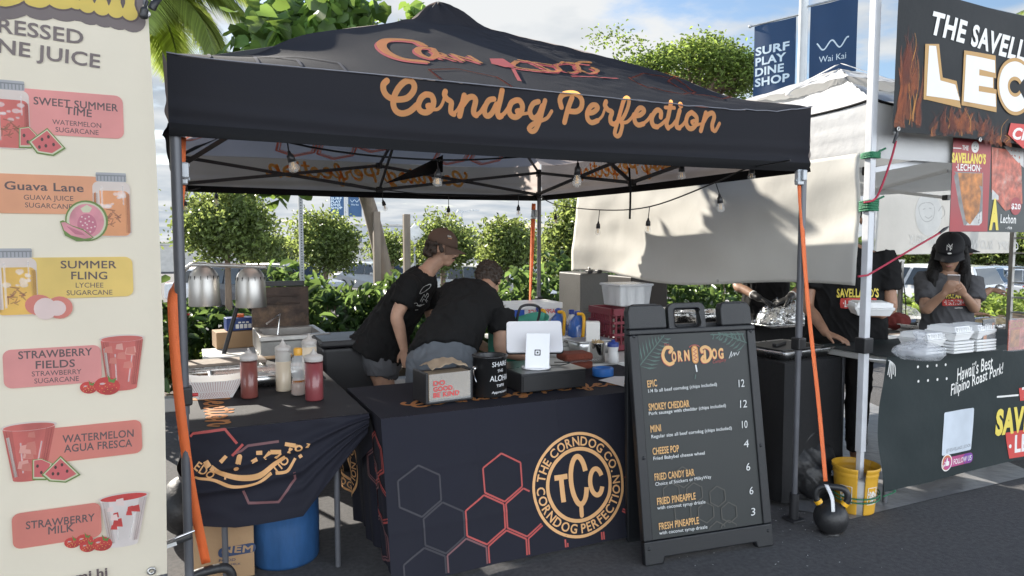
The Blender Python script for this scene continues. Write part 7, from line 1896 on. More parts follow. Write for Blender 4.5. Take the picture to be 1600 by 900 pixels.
tag(m.build('foil_parcel', foil), 'crumpled mound of shiny aluminium foil under the gloved hands', 'foil parcel')
pan(c_ + Vector((-.02, -.0, -.004)), .66, .42, .03, 'wide shallow foil tray under the foil mound', name='foil_tray', mm=foil)
for px, dd, lb in ((1028, 6.4, 'left foil tray seen through the menu board handle gap'), (1066, 6.3, 'middle foil tray seen through the menu board handle'), (1104, 6.2, 'grey tray seen right of the menu board handle')):
    q_ = ond(px, 502, dd); q_.z = .885; pan(q_, .32, .22, .09, lb, name='foil_tray', mm=foil)
cloth_table(3.75, 4.85, 5.32, 5.75, .88, 'black-clothed side table behind the menu board carrying foil trays', drop=.4)
# back of the right stall
folding_table(5.05, 6.5, 3.95, 4.6, .86, 'work table behind the girl, crowded with food trays')
q_ = ond(1405, 500, 6.0); q_.z = .865
t = thing('heat_lamp', q_, 'large steel heat lamp on a post left of the girl', 'heat lamp')
m = MB(); m.bar(q_, q_ + ZU * .56, .03, .03); m.bar(q_ + ZU * .56 + RT * .02, q_ + ZU * .56 - RT * .22, .03, .02); m.build('lamp_post', steel_d, t)
m = MB(); s0 = q_ - RT * .1 + ZU * .34; m.lathe(s0, [(.10, 0), (.098, .1), (.09, .17), (.06, .205), (0, .21)], 26); m.build('lamp_shade', steel_d, t)
m = MB(); m.tube(spline([q_ + RT * .02 + ZU * .4, q_ + RT * .05 + ZU * .2, q_ + RT * .06 + ZU * .02, q_ + RT * .12 - ZU * .02], 6), .005, 6); m.build('power_cable', cablem, t)
q_ = ond(1400, 494, 5.8); q_.z = .93
m = MB(); m.ell(q_, (.13, .1, .07), 20, 12); tag(fuse('red_cloth_bundle', m, mat('cloth_brick', (.20, .035, .03), .85, bump=.4, bscale=20), voxel=.012, smooth=1, disp=wob(.02, 10)), 'brick-red cloth bundle beside the carried foam box', 'cloth')
q_ = ond(1412, 474, 6.3); q_.z = .93
m = MB(); m.ell(q_, (.16, .12, .07), 20, 12); tag(fuse('white_wrap', m, bagp, voxel=.012, smooth=1, disp=wob(.03, 9)), 'sunlit heap of clear wrap behind the red cloth bundle', 'plastic wrap')
for px, py, dd, lb, w_, mm in ((1556, 487, 5.9, 'sunlit foil tray of rice to the right of the girl', .5, foil), (1440, 500, 5.75, 'thin pale tray behind the left shoulder side of the girl', .4, steel)):
    q_ = ond(px, py, dd); q_.z = .865; pan(q_, w_, .34, .06, lb, name='food_tray', mm=mm)
q_ = ond(1556, 487, 5.9); q_.z = .865
m = MB(); m.grid(lambda a, b: q_ + Vector(((a - .5) * .46, (b - .5) * .3, .05 + .035 * math.sin(a * 3.1) * math.sin(b * 3.1) + .01 * nz(a * 9, b * 9))), 24, 16); tag(m.build('noodles', mat('noodle', (.55, .42, .22), .6, var=.3, scale=40, bump=.6, bscale=60)), 'heap of pale noodles in the sunlit foil tray', 'food')
q_ = ond(1672, 470, 5.3)
t = thing('pan_rack', (q_.x, q_.y, 0), 'tall aluminium pan rack cut by the right edge of the picture', 'rack')
for sx_ in (-.22, .26):
    for sy_ in (-.3, .3):
        m = MB(); m.box((q_.x + sx_ * 1, q_.y + sy_, .85), (.03, .03, 1.68)); m.build('upright', steel_d, t)
for i in range(14):
    for sx_ in (-.20, .24):
        m = MB(); m.box((q_.x + sx_, q_.y, .12 + i * .115), (.03, .6, .012)); m.build('runner', steel_d, t)
m = MB(); m.box((q_.x + .02, q_.y, 1.70), (.54, .66, .02)); m.build('rack_top', steel_d, t)
# ground sheet, bucket, kettlebells, bags under the tables
gs = mat('ground_sheet', (.20, .20, .205), .35, var=.25, scale=4, bump=.5, bscale=10)
S4 = [onz(1186, 748), onz(1245, 798), onz(1330, 812), onz(1376, 800), onz(1620, 742)]
far_ = [Vector((6.6, 5.9, 0)), Vector((3.1, 5.9, 0))]
m = MB(); m.add([v + ZU * .005 for v in S4 + far_], [tuple(range(7))], gs); tag(m.build('ground_sheet', gs), 'grey plastic ground sheet spread under the right stall', 'ground sheet')
yb = mat('bucket_yellow', (.62, .34, .03), .45, var=.15, scale=6, dirt=.35, dirtcol=(.35, .18, .03)); bk = Vector((WX0 + .005, WY0 + .03, 0))
t = thing('weight_bucket', bk, 'yellow hardware bucket of concrete split at the front and holding the white pole', 'bucket')
av = math.atan2(-bk.y, -bk.x)
def bkt(u, v): a = 2 * math.pi * u; r = .103 + .021 * v + (.007 if v > .93 else .004 if .80 < v < .84 else 0); return bk + Vector((r * math.cos(a), r * math.sin(a), .004 + .275 * v))
gap0 = ((av + .30) % (2 * math.pi)) / (2 * math.pi)
m = MB(); m.grid(bkt, 90, 30, yb, cond=lambda u, v: abs(((u - gap0 + .5) % 1) - .5) > .028)
pb_ = Pr(m, Plane((0, 0, 0), (1, 0, 0), (0, 0, 1)), fn=lambda u, v, w=0: bk + Vector((math.cos(av + u / .13), math.sin(av + u / .13), 0)) * (.103 + .021 * v / .275 + w) + ZU * v, w=.003)
for cu_ in (-.055, .115):
    hd_w = .036; pb_.stroke([(cu_ - hd_w, .07), (cu_ + hd_w, .07), (cu_ + hd_w, .17), (cu_ - hd_w, .17)], .003, wht_p, closed=True)
    for i, s_ in enumerate(('THE', 'HOME', 'DEPOT')):
        L_ = (.025, .05, .062)[i]; o = Vector((cu_ - .026 + i * .012, .122 - .024 * i)); d_ = Vector((.62, .78)); pb_.text(s_, o, o + d_ * L_, (.012, .018, .018)[i], wht_p, bold=.05)
m.build('bucket_shell', yb, t, thick=.004)
m = MB(); m.lathe(bk, [(0, .004), (.097, .004), (.112, .20), (0, .21)], 30); m.build('concrete_fill', conc, t)
m = MB(); 
for z in (.095, .118): m.tube([bk + Vector((.131 * math.cos(a), .131 * math.sin(a), z + .012 * math.sin(a + 1))) for a in np.linspace(0, 6.3, 40)], .004, 6)
e_ = ony(1390, 765, 2.74); m.tube(spline([bk + Vector((.10, -.11, .10)), bk + Vector((.22, -.1, .11)), e_], 5), .004, 6)
tag(m.build('green_cord', grn), 'thin green cord tied round the yellow bucket and led to the counter cloth', 'cord')
kbm = mat('cast_iron', (.018, .018, .019), .45, var=.2, scale=20, bump=.12, bscale=80)
def kettle(c, label):
    t = thing('kettlebell', (0, 0, 0), label, 'kettlebell', 'kettlebells weighing down the tent')
    m = MB(); R = .098; m.lathe((0, 0, 0), [(0, .002), (.058, .002)] + [(R * math.cos(a), .095 + R * math.sin(a)) for a in np.linspace(-1.25, 1.45, 18)] + [(0, .193)], 32); m.build('ball', kbm, t)
    m = MB(); P = spline([(-.058, 0, .165), (-.085, 0, .205), (-.083, 0, .25), (-.05, 0, .278), (.05, 0, .278), (.083, 0, .25), (.085, 0, .205), (.058, 0, .165)], 5); m.tube(P, .019, 14); m.build('handle', kbm, t)
    for sg in (-1, 1):
        m = MB(); m.tube([(sg * .066, 0, .176), (sg * .078, 0, .194)], .0235, 16); m.build('colour_band', yel, t)
    t.location = c; t.rotation_euler = (0, 0, R_(-40)); t.scale = (.92, .92, .92); return t
kb = kettle(KB, 'black kettlebell with yellow bands anchoring the front right orange strap')
kq = onz(326, 890, .285)
dup(kb, (kq.x, kq.y, 0), 'black kettlebell at the foot of the front left orange strap', rz=R_(10))
# backpack, box and lid under the tables
c_ = onz(1283, 792); c_ += Vector((.06, .16, 0))
t = thing('backpack', c_, 'black backpack with faint lettering slumped by the tent leg', 'backpack')
m = MB(); m.ell(c_ + ZU * .19, (.21, .12, .20), 24, 16); m.ell(c_ + Vector((0, -.08, .13)), (.15, .09, .12), 20, 12); m.ell(c_ + Vector((-.15, .02, .25)), (.09, .08, .09), 16, 10)
bo_ = fuse('bag_body', m, bag, t, .012, 3, wob(.02, 8, 2))
m = MB(); p = Pr(m, Plane(c_ + Vector((.0, -.2, .2)), (1, 0, 0), (0, .0, 1)), w=.0); gpr = mat('print_bag_grey', (.16, .18, .22), .6); p.text('SPORT', (-.03, 0), (.07, 0), .03, gpr, bold=.03); m.build('lettering', gpr, bo_)
m = MB(); m.tube(spline([c_ + Vector((-.1, -.05, .36)), c_ + Vector((-.03, -.06, .42)), c_ + Vector((.05, -.05, .37))], 6), .012, 8); m.build('strap', bag, t)
c_ = onz(1211, 722); m = MB(); m.box(c_ + Vector((.08, .2, .12)), (.34, .3, .24), paperw)
p = Pr(m, Plane(c_ + Vector((.08, .0485, .12)), (1, 0, 0), (0, 0, 1)), w=.001)
for i in range(4): p.stroke([(-.14, .07 - i * .03), (.02 + .02 * (i % 2), .07 - i * .03)], .010, mat('print_grey', (.1, .11, .12), .6))
p.rrect(-.16, -.11, .16, -.08, .003, red_b)
tag(m.build('white_carton', paperw, bev=.003), 'white shipping carton with grey print and red base under the right stall table', 'box')
c_ = ond(1222, 655, 4.6); 
t = thing('storage_bin', (c_.x + .1, c_.y + .2, 0), 'black storage bin with yellow lid in the dark under the table', 'bin')
m = MB(); m.box((c_.x + .1, c_.y + .2, (c_.z) / 2 + .004), (.5, .36, c_.z)); m.build('bin_body', black_pl, t, bev=.01)
m = MB(); m.box((c_.x + .1, c_.y + .2, c_.z + .03), (.54, .40, .05)); m.build('bin_lid', yel_p, t, bev=.01)

# tent copy added behind the juice banner to keep sun off the left table
shade_tent = dup(wt, (-1.86, WYC + .02, 0), 'white canopy tent added to block the sun, almost wholly behind the cream juice banner', scale=1.08, group='white stall tents'); wt['group'] = 'white stall tents'
# ================================================================== MENU BOARD
apl = mat('sign_plastic', (.011, .012, .014), .42, spec=.4, var=.08, bump=.15, bscale=260)
chalkb = mat('menu_panel', (.020, .023, .0225), .5, spec=.4, var=.12, scale=4)
S0, S1 = onz(1006, 884), onz(1206, 851); S1 = S0 + (S1 - S0).normalized() * .655 if (S1 - S0).length < .60 else S1
su = (S1 - S0).normalized(); back = Vector((-su.y, su.x, 0)); lean = R_(10)
sv = (ZU * math.cos(lean) + back * math.sin(lean)); AP = Plane(S0, su, sv); SW = (S1 - S0).length
t = thing('menu_board', S0 + su * SW / 2, 'black folding menu board listing corn dogs and prices in front of the stall', 'sign board')
top = AP.px(1068, 512)[1]
def sheet(pts, w0, w1, mb, mm): mb.prism([AP.at(u, v, w0) for u, v in pts], Vector((0, 0, 0)), AP.n * (w1 - w0), mm)
m = MB()
fl = [(.0, 0), (.09, 0), (.10, .035), (SW - .10, .035), (SW - .09, 0), (SW, 0), (SW, .05)]
m_l = .052
# frame rails as one moulding
sheet([(0, 0), (.10, 0), (.11, .03), (SW - .11, .03), (SW - .10, 0), (SW, 0), (SW, .115), (0, .115)], -.02, .02, m, apl)
sheet([(0, .1152), (m_l, .1152), (m_l, top - .028), (0, top - .028)], -.02, .02, m, apl); sheet([(SW - m_l, .1152), (SW, .1152), (SW, top - .028), (SW - m_l, top - .028)], -.02, .02, m, apl)
sheet([(0, top - .0278), (SW, top - .0278), (SW, top), (0, top)], -.02, .02, m, apl)
sheet([(m_l, .116), (SW - m_l, .116), (SW - m_l, top - .028), (m_l, top - .028)], -.015, .008, m, apl)
m.build('front_frame', apl, t, bev=.007, seg=3)
for (xa, ya), (xb, yb) in (((973, 513), (1036, 476)), ((1124, 509), (1168, 472))):
    a, b_ = AP.px(xa, ya), AP.px(xb, yb); m = MB(); u0, u1 = max(.0, a[0]), min(SW, b_[0])
    sheet([(u0, top + .0005), (u1, top + .0005), (u1, b_[1] - .03), (u1 - .02, b_[1]), (u0 + .012, b_[1]), (u0, b_[1] - .03)], -.03, .022, m, apl); m.build('hinge_lug', apl, t, bev=.008, seg=3)
    m = MB(); sheet([(u0 + .05, b_[1] - .004), (u1 - .03, b_[1] - .004), (u1 - .03, b_[1] + .008), (u0 + .05, b_[1] + .008)], -.045, -.01, m, apl); m.build('hinge_pin', apl, t, bev=.003)
m = MB(); a, b_ = AP.px(1043, 512), AP.px(1098, 472); u0, u1, vt = a[0], b_[0], b_[1]; r = .035
def rr2(u0, v0, u1, v1, r, n=5):
    P = []
    for cx, cy, an in ((u1 - r, v1 - r, 0), (u0 + r, v1 - r, 90), (u0 + r, v0 + r, 180), (u1 - r, v0 + r, 270)):
        for i in range(n + 1): P.append((cx + r * math.cos(R_(an + 90 * i / n)), cy + r * math.sin(R_(an + 90 * i / n))))
    return P
O_, I_ = rr2(u0, top - .03, u1, vt, r), rr2(u0 + .033, top + .004, u1 - .033, vt - .03, .018); n = len(O_)
V = [AP.at(u, v, -.016) for u, v in O_ + I_] + [AP.at(u, v, .016) for u, v in O_ + I_]; F = []
for i in range(n):
    j = (i + 1) % n; F += [(i, j, n + j, n + i)[::-1], (2 * n + i, 2 * n + j, 3 * n + j, 3 * n + i), (i, j, 2 * n + j, 2 * n + i), (n + i, n + j, 3 * n + j, 3 * n + i)]
m.add(V, F, apl); m.build('handle', apl, t, bev=.006, seg=3)
# back leaf, folded out behind
AB = Plane(S0 + back * (math.sin(lean) * top + .07), su, ZU * math.cos(R_(1.5)) - back * math.sin(R_(1.5)))
m = MB(); q_ = lambda u, v, w: AB.at(u, v, w)
m.prism([q_(u, v, -.02) for u, v in [(.05, 0), (.13, 0), (.14, .03), (SW - .11, .03), (SW - .10, 0), (SW, 0), (SW, top), (.012, top)]], Vector((0, 0, 0)), AB.n * .03, apl); m.build('back_panel', apl, t, bev=.006)
# menu sheet
E4 = [AP.px(*z) for z in ((1019, 851), (1197, 824), (1165, 516), (993, 527))]
mu0, mu1 = m_l - .002, SW - m_l + .002; mv0, mv1 = .118, top - .030
m = MB(); m.add([AP.at(u, v, .0095) for u, v in ((mu0, mv0), (mu1, mv0), (mu1, mv1), (mu0, mv1))], [(0, 1, 2, 3)], chalkb)
p = Pr(m, AP, w=.0105, step=.00002)
mo_ = mat('menu_orange', (.62, .36, .14), .6); mw_ = mat('menu_white', (.60, .61, .60), .6); mg_ = mat('menu_leaf', (.060, .105, .088), .6); mr_ = mat('menu_red', (.34, .07, .06), .6); mh_ = mat('menu_hex', (.060, .058, .050), .6); mor = mat('menu_deep_orange', (.50, .22, .06), .6)
def frondp(a, b, n, L, s0, mirror=1):
    a, b = Vector(AP.px(*a)), Vector(AP.px(*b)); d = b - a; dn = d.normalized(); nn = Vector((-dn.y, dn.x))
    p.stroke([a, b], .006, mg_)
    for i in range(n):
        q = a + d * (i + .4) / n; l_ = L * (1 - .55 * i / n)
        for sg in (1, -1):
            e = q + (dn * .62 + nn * sg * .8) * l_
            if not (mu0 + .004 < e.x < mu1 - .004): e.x = min(max(e.x, mu0 + .004), mu1 - .004)
            e.y = min(e.y, mv1 - .004)
            md_ = q.lerp(e, .5) + Vector((0, -.008)); p.poly([tuple(q), tuple(md_ + nn * .007), tuple(e), tuple(md_ - nn * .007)], mg_)
frondp((996, 574), (1036, 524), 9, .10, 1); frondp((1166, 536), (1120, 520), 7, .08, -1); frondp((1160, 522), (1108, 523), 5, .05, 1)
for dx, dy, mm in ((-.003, -.003, mr_), (0, 0, mo_)):
    X = lambda x, y: (AP.px(x, y)[0] + dx, AP.px(x, y)[1] + dy)
    p.caps(spline([X(1045, 550), X(1048, 546), X(1045, 543), X(1038, 544), X(1034, 554), X(1037, 564), X(1044, 569), X(1050, 567)], 5), .017, mm)
    for s_, xa, xb, y, y1 in (('O', 1048.5, 1055.5, 565, 564.5), ('R', 1058, 1065, 564, 563.5), ('N', 1068, 1076, 563, 562.5), ('O', 1111, 1119, 560.5, 560), ('G', 1121, 1129, 560, 559.5)):
        a, b_ = AP.px(xa, y), AP.px(xb, y1); hh_ = abs(AP.px(xa, y - 15)[1] - a[1]); p.text(s_, (a[0] + dx, a[1] + dy), (b_[0] + dx, b_[1] + dy), hh_, mm, bold=.04)
    p.caps(spline([X(1095, 550), X(1094, 545), X(1100, 542), X(1107, 546), X(1109, 555), X(1105, 563), X(1098, 565), X(1095, 561), X(1097, 557)], 5), .016, mm); p.caps([X(1099, 548), X(1100, 562)], .013, mm)
c_ = AP.px(1084, 554); hb2 = abs(AP.px(1084, 540)[1] - AP.px(1084, 568)[1]) / 2
p.rrect(c_[0] - .019, c_[1] - hb2, c_[0] + .019, c_[1] + hb2, .018, mor); p.rrect(c_[0] - .012, c_[1] - hb2 + .006, c_[0] + .012, c_[1] + hb2 - .006, .011, mo_)
p.stroke([(c_[0] + (.009 if i % 2 else -.009), c_[1] + hb2 * .75 - i * hb2 * 1.5 / 7) for i in range(8)], .004, mr_)
p.stroke([AP.px(1085, 570), AP.px(1087, 581)], .008, mw_); p.stroke([AP.px(1085, 585), AP.px(1084, 592)], .006, mg_)
p.ptext('The', 1036, 541, 1044, 540, 4, mr_, shear=.3); p.ptext('Company', 1112, 568, 1133, 564, 5, mr_, shear=.3); p.ring(c_, .05, .004, mr_, 50, 130, 10)
p.stroke(spline([AP.px(*z) for z in ((1137, 560), (1141, 549), (1140, 558), (1145, 551), (1145, 556), (1148, 551), (1150, 555), (1153, 549))], 3), .003, mw_)
for (x, y) in ((1047, 770), (1065, 800), (1083, 770), (1101, 800), (1119, 830), (1119, 775), (1137, 800), (1065, 745), (1137, 828)):
    q_ = AP.px(x, y); hexa(p, q_, .052, .006, mh_, keep=lambda z: mv0 + .01 < z.y < mv1 and mu0 < z.x < mu1)
ROWS = (('EPIC', 1010, 606, 1025, 604, '1/4 lb all beef corndog (chips included)', 1011, 613, 1118, 602, '12', 1152, 1161, 605), ('SMOKEY CHEDDAR', 1012, 642, 1075, 636, 'Pork sausage with cheddar (chips included)', 1012, 648, 1132, 635, '12', 1154, 1165, 637), ('MINI', 1015, 676, 1031, 674, 'Regular size all beef corndog (chips included)', 1016, 684, 1141, 670, '10', 1157, 1166, 669),
        ('CHEESE POP', 1018, 711, 1059, 706, 'Fried Babybel cheese wheel', 1019, 718, 1099, 709, '4', 1160, 1168, 699), ('FRIED CANDY BAR', 1021, 751, 1083, 743, 'Choice of Snickers or MilkyWay', 1022, 758, 1109, 746, '6', 1164, 1170, 735), ('FRIED PINEAPPLE', 1025, 789, 1085, 780, 'with coconut syrup drizzle', 1025, 795, 1100, 785, '6', 1169, 1175, 772), ('FRESH PINEAPPLE', 1028, 828, 1090, 818, 'with coconut syrup drizzle', 1028, 834, 1103, 824, '3', 1171, 1178, 805))
for a, x0, y0, x1, y1, b_, x2, y2, x3, y3, pr_, x4, x5, y5 in ROWS:
    p.ptext(a, x0, y0 - .8, x1, y1 - .8, 10.5, mo_, bold=.018); p.ptext(b_, x2, y2 + .6, x3, y3 + .6, 5.2, mw_, bold=.008); p.ptext(pr_, x4, y5, x5, y5 - 1, 11.5, mw_, shear=.1)
m.build('menu_sheet', chalkb, t)
for u, v in ((.026, .08), (SW - .03, .08), (.026, top - .035), (SW - .03, top - .035), (.03, .52), (SW - .03, .52)):
    m = MB(); m.lathe(AP.at(u, v, .0205), [(.0, .004), (.006, .004), (.009, 0)], 12, axis=AP.n); m.build('rivet', apl, t)

# ================================================================== JUICE BANNER (front left)
JY = 2.58
JP = Plane((-1.3, JY, 0), (1, 0, 0), (0, 0, 1))
cream_b = mat('banner_cream', (.66, .595, .475), .7, var=.05, scale=2.5, bump=.12, bscale=9, trans=.22, tcol=(.75, .68, .55), dirt=.14, dirtcol=(.52, .48, .40))
t = thing('juice_banner', (-.6, JY, 0), 'cream juice banner with printed drinks and flavour labels at the left', 'banner')
def jf(u, v, w=0.0): return Vector((-1.3 + u, JY - w + .008 * math.sin(u * 4 + v * 1.3) + .003 * nz(u * 3, v * 3), v))
ju1 = JP.px(246, 450)[0]; jz0 = JP.px(250, 897)[1]; jz1 = JP.px(236, 8)[1]
m = MB(); m.grid(lambda a, b: jf(ju1 * a + .012 * math.sin(math.pi * b) * a ** 8, jz0 + (jz1 - jz0) * b), 70, 110, cream_b)
p = Pr(m, JP, fn=jf, w=.0016, step=.000016, ml=.018)
TR = dict(trans=.25)
jbr = mat('print_brown', (.115, .085, .085), .7, **TR); jgr = mat('print_taupe', (.17, .14, .135), .7, **TR); jyl = mat('print_soft_yellow', (.62, .47, .11), .7, **TR)
pinkl = mat('label_pink', (.62, .26, .24), .7, **TR); peach = mat('label_peach', (.62, .30, .17), .7, **TR); yell = mat('label_yellow', (.64, .46, .14), .7, **TR); coral = mat('label_coral', (.56, .19, .15), .7, **TR)
redj = mat('juice_red', (.52, .13, .11), .6, var=.25, scale=9, **TR); pinkj = mat('juice_pink', (.55, .19, .15), .6, var=.2, scale=9, **TR); orj = mat('juice_orange', (.62, .28, .13), .6, var=.2, scale=9, **TR); yelj = mat('juice_yellow', (.62, .38, .09), .6, var=.2, scale=9, **TR); whj = mat('juice_milk', (.62, .56, .53), .6, var=.2, scale=9, **TR)
lidg = mat('print_lid_grey', (.33, .33, .34), .6, **TR); lidd = mat('print_lid_dark', (.20, .20, .21), .6, **TR); leafg = mat('print_leaf_green', (.13, .20, .05), .6, **TR); rind = mat('print_rind', (.52, .52, .36), .6, **TR); seedm = mat('print_seed', (.05, .025, .02), .6); glz = mat('print_glass_edge', (.58, .50, .45), .6, **TR); berry = mat('print_berry', (.47, .05, .045), .6, var=.2, scale=20, **TR); guava = mat('print_guava', (.58, .24, .27), .6, var=.25, scale=16, **TR); lych = mat('print_lychee', (.66, .52, .48), .6, **TR)
jx = lambda x, y: JP.px(x, y)
# heading: rounded yellow letters over a brown shadow
for mm, e in ((jgr, .016), (jbr, .006), (jyl, 0)):
    dv = Vector((.006, -.020)) if e > .01 else Vector((0, 0))
    for x_, yb in ((136, 8), (159, 12), (181, 16), (203, 20)):
        a = Vector(jx(x_, -30)) + dv; b_ = Vector(jx(x_ - .5, yb)) + dv; md = Vector(jx(x_ - .3, yb - 14)) + dv
        p.stroke([a, md], .026 + 2 * e, mm); p.stroke([md, b_], .026 + 2 * e, mm, w2=.044 + 2 * e); p.disc(b_, .0225 + e, mm, 20)
    for P_, w_ in (([(100, -26), (78, -12), (84, 2), (100, 6), (112, -2), (112, -26)], .030), ([(112, -26), (113, 0), (119, 6)], .032), ([(60, -30), (52, -12), (48, 0)], .034), ([(48, 0), (60, 3), (68, 1)], .034), ([(-8, -8), (6, -3), (24, -8)], .05)):
        p.caps([Vector(q) + dv for q in spline([jx(*z) for z in P_], 5)], w_ + 2 * e, mm)
p.ptext('PRESSED', -26, 47, 130, 69, 22, jgr, bold=.018); p.ptext('CANE JUICE', -64, 73, 156, 106, 22, jgr, bold=.018)
def label(pts, mm):
    a, b_, c_ = (jx(*z) for z in pts); p.rrect(a[0], (a[1] + b_[1]) / 2, b_[0], c_[1], .022, mm)
def words(L):
    for s_, x0, y0, x1, y1, h, bold in L: p.ptext(s_, x0, y0, x1, y1, h, jbr, bold=bold)
hi = mat('print_highlight', (.85, .80, .76), .6, alpha=.32); sdw = mat('print_tone', (.16, .05, .04), .6, alpha=.16)
def jar(x, y0, y1, w, mm):
    """mason jar: centre x, top y0, bottom y1 (pixels), half width w"""
    a = Vector(jx(x, y1)); b_ = Vector(jx(x, y0)); hw = abs(jx(x + w, y1)[0] - a.x); H_ = b_.y - a.y
    p.rrect(a.x - hw, a.y, a.x + hw, a.y + H_ * .86, hw * .35, glz); p.rrect(a.x - hw * .95, a.y + H_ * .015, a.x + hw * .95, a.y + H_ * .72, hw * .32, mm)
    p.rrect(a.x - hw * .8, a.y + H_ * .86, a.x + hw * .8, a.y + H_, hw * .06, lidg)
    for i in range(9): p.stroke([(a.x - hw * .72 + i * hw * .18, a.y + H_ * .87), (a.x - hw * .72 + i * hw * .18, a.y + H_ * .945)], .003, lidd)
    p.stroke([(a.x - hw * .8, a.y + H_ * .955), (a.x + hw * .8, a.y + H_ * .955)], .004, lidd); p.stroke([(a.x - hw * .72, a.y + H_ * .1), (a.x - hw * .74, a.y + H_ * .74)], .010, glz)
    for sg in (-1, 1):
        for q in (.93, .86, .78): p.stroke([(a.x + sg * hw * q, a.y + H_ * .06), (a.x + sg * hw * q, a.y + H_ * .68)], hw * .14, sdw)
    for i in range(10):
        ex, ey, er_ = rnd.uniform(-.6, .6), rnd.uniform(.42, .68), rnd.uniform(.1, .24); p.disc((a.x + hw * ex, a.y + H_ * ey), hw * er_, hi, 9, hw * er_ * .7)
    p.stroke([(a.x - hw * .5, a.y + H_ * .12), (a.x - hw * .52, a.y + H_ * .78)], hw * .10, hi); p.stroke([(a.x + hw * .62, a.y + H_ * .5), (a.x + hw * .6, a.y + H_ * .8)], hw * .07, hi)
    ln_ = mat('print_jar_line', (.30, .13, .08), .6, alpha=.5)
    for i in range(11):
        an = i * 2.4; rr_ = hw * .36 * math.sqrt((i + 1) / 11); q = Vector((a.x + rr_ * math.cos(an), a.y + H_ * .3 + rr_ * .8 * math.sin(an)))
        p.stroke([q, q + Vector((.014 * math.cos(an * 1.7), .010 * math.sin(an * 2.3))), q + Vector((.018 * math.cos(an * .6), .016 * math.sin(an)))], .003, ln_)
def cup(x, y0, y1, w0, w1, mm, top=None):
    a, b_ = Vector(jx(x, y1)), Vector(jx(x, y0)); k0 = abs(jx(x + w0, y1)[0] - a.x); k1 = abs(jx(x + w1, y0)[0] - b_.x)
    p.poly([(a.x - k0, a.y), (a.x + k0, a.y), (b_.x + k1, b_.y), (b_.x - k1, b_.y)], mm); p.disc((a.x, a.y), k0, mm, 24, k0 * .18); p.disc((b_.x, b_.y), k1 * 1.06, glz, 30, k1 * .2); p.disc((b_.x, b_.y - .002), k1 * .97, top or mm, 30, k1 * .16)
    p.stroke([(a.x - k0 * .8, a.y + .01), (b_.x - k1 * .82, b_.y - .03)], .008, glz)
    for sg in (-1, 1):
        for q in (.92, .82, .7): p.stroke([(a.x + sg * k0 * q, a.y + .01), (b_.x + sg * k1 * q, b_.y - .01)], k0 * .2, sdw)
    for q in (-.35, .45): p.stroke([(a.x + q * k0, a.y + .02), (b_.x + q * k1, b_.y - .05)], k0 * .1, hi)
    rs_ = random.Random(int(x))
    for i in range(9):
        f = rs_.random(); q = a.lerp(b_, .2 + .7 * f); kk = k0 + (k1 - k0) * f; ox = rs_.uniform(-.7, .7) * kk; s_ = rs_.uniform(.008, .016)
        p.poly([(q.x + ox - s_, q.y - s_ * .6), (q.x + ox + s_, q.y - s_), (q.x + ox + s_ * .8, q.y + s_), (q.x + ox - s_ * .7, q.y + s_ * .8)], (pinkj if mm is not whj else berry) if i % 3 else (mat('print_ice', (.60, .30, .25), .6, **TR) if mm is not whj else lych))
def melon(pts, sd):
    p.ppoly(pts, leafg); c = (sum(x for x, y in pts) / len(pts), sum(y for x, y in pts) / len(pts)); sh_ = lambda k: [(c[0] + (x - c[0]) * k, c[1] + (y - c[1]) * k - (1 - k) * 6) for x, y in pts]
    p.ppoly(sh_(.9), rind); p.ppoly(sh_(.8), mat('print_melon', (.52, .12, .12), .6, **TR))
    for x, y in sd: p.disc(jx(x, y), .004, seedm, 6, .006)
def straw(x, y, r):
    c_ = jx(x, y); rr_ = abs(jx(x + r, y)[0] - c_[0]); p.poly([(c_[0] + rr_ * (.95 * math.cos(a) - .12 * math.sin(a)), c_[1] + rr_ * (.78 * math.sin(a) + .1)) for a in np.linspace(0, 2 * math.pi, 18)], berry)
    p.disc((c_[0] - rr_ * .35, c_[1] + rr_ * .32), rr_ * .2, hi, 12, rr_ * .1); p.disc((c_[0] + rr_ * .2, c_[1] - rr_ * .35), rr_ * .6, sdw, 14, rr_ * .3)
    for i in range(14): a = i * 2.4; q = rr_ * .72 * math.sqrt(i / 14); p.disc((c_[0] + q * math.cos(a), c_[1] + q * .75 * math.sin(a)), .0014, yelj, 5)
    p.ppoly([(x, y - r * .95), (x + r * .3, y - r * .55), (x + r * .7, y - r * .7), (x + r * .5, y - r * .3), (x + r * .1, y - r * .4)], leafg)
label(((20, 206), (194, 219), (193, 150)), pinkl); words((('SWEET SUMMER', 53, 163, 184, 174, 11.5, .018), ('TIME', 102, 178, 143, 183, 11.5, .018), ('WATERMELON', 82, 194, 158, 200, 7.5, .006), ('SUGARCANE', 87, 206, 154, 211, 7.5, .006)))
jar(18, 126, 233, 31, redj); melon([(30, 200), (46, 198), (60, 212), (50, 232), (30, 232)], ((38, 212), (44, 222))); melon([(44, 222), (74, 200), (103, 232), (84, 244), (58, 240)], ((66, 218), (76, 214), (84, 226), (72, 228), (62, 230)))
label(((-30, 332), (160, 336), (150, 276)), peach); words((('Guava Lane', 8, 296, 131, 300, 12.5, .018), ('GUAVA JUICE', 38, 312, 115, 314, 7.5, .006), ('SUGARCANE', 40, 324, 113, 327, 7.5, .006)))
jar(177, 270, 370, 29, orj)
c_ = jx(136, 345); el = lambda c, a, b_, mm: p.disc(c, a, mm, 28, b_)
el(c_, .058, .064, leafg); el((c_[0] - .001, c_[1] - .001), .053, .059, rind); el(c_, .047, .053, guava); p.ppoly([(126, 326), (136, 320), (144, 325), (140, 332), (130, 332)], rind)
gc = mat('print_guava_core', (.46, .15, .20), .6, **TR); el((c_[0], c_[1] - .012), .026, .034, gc)
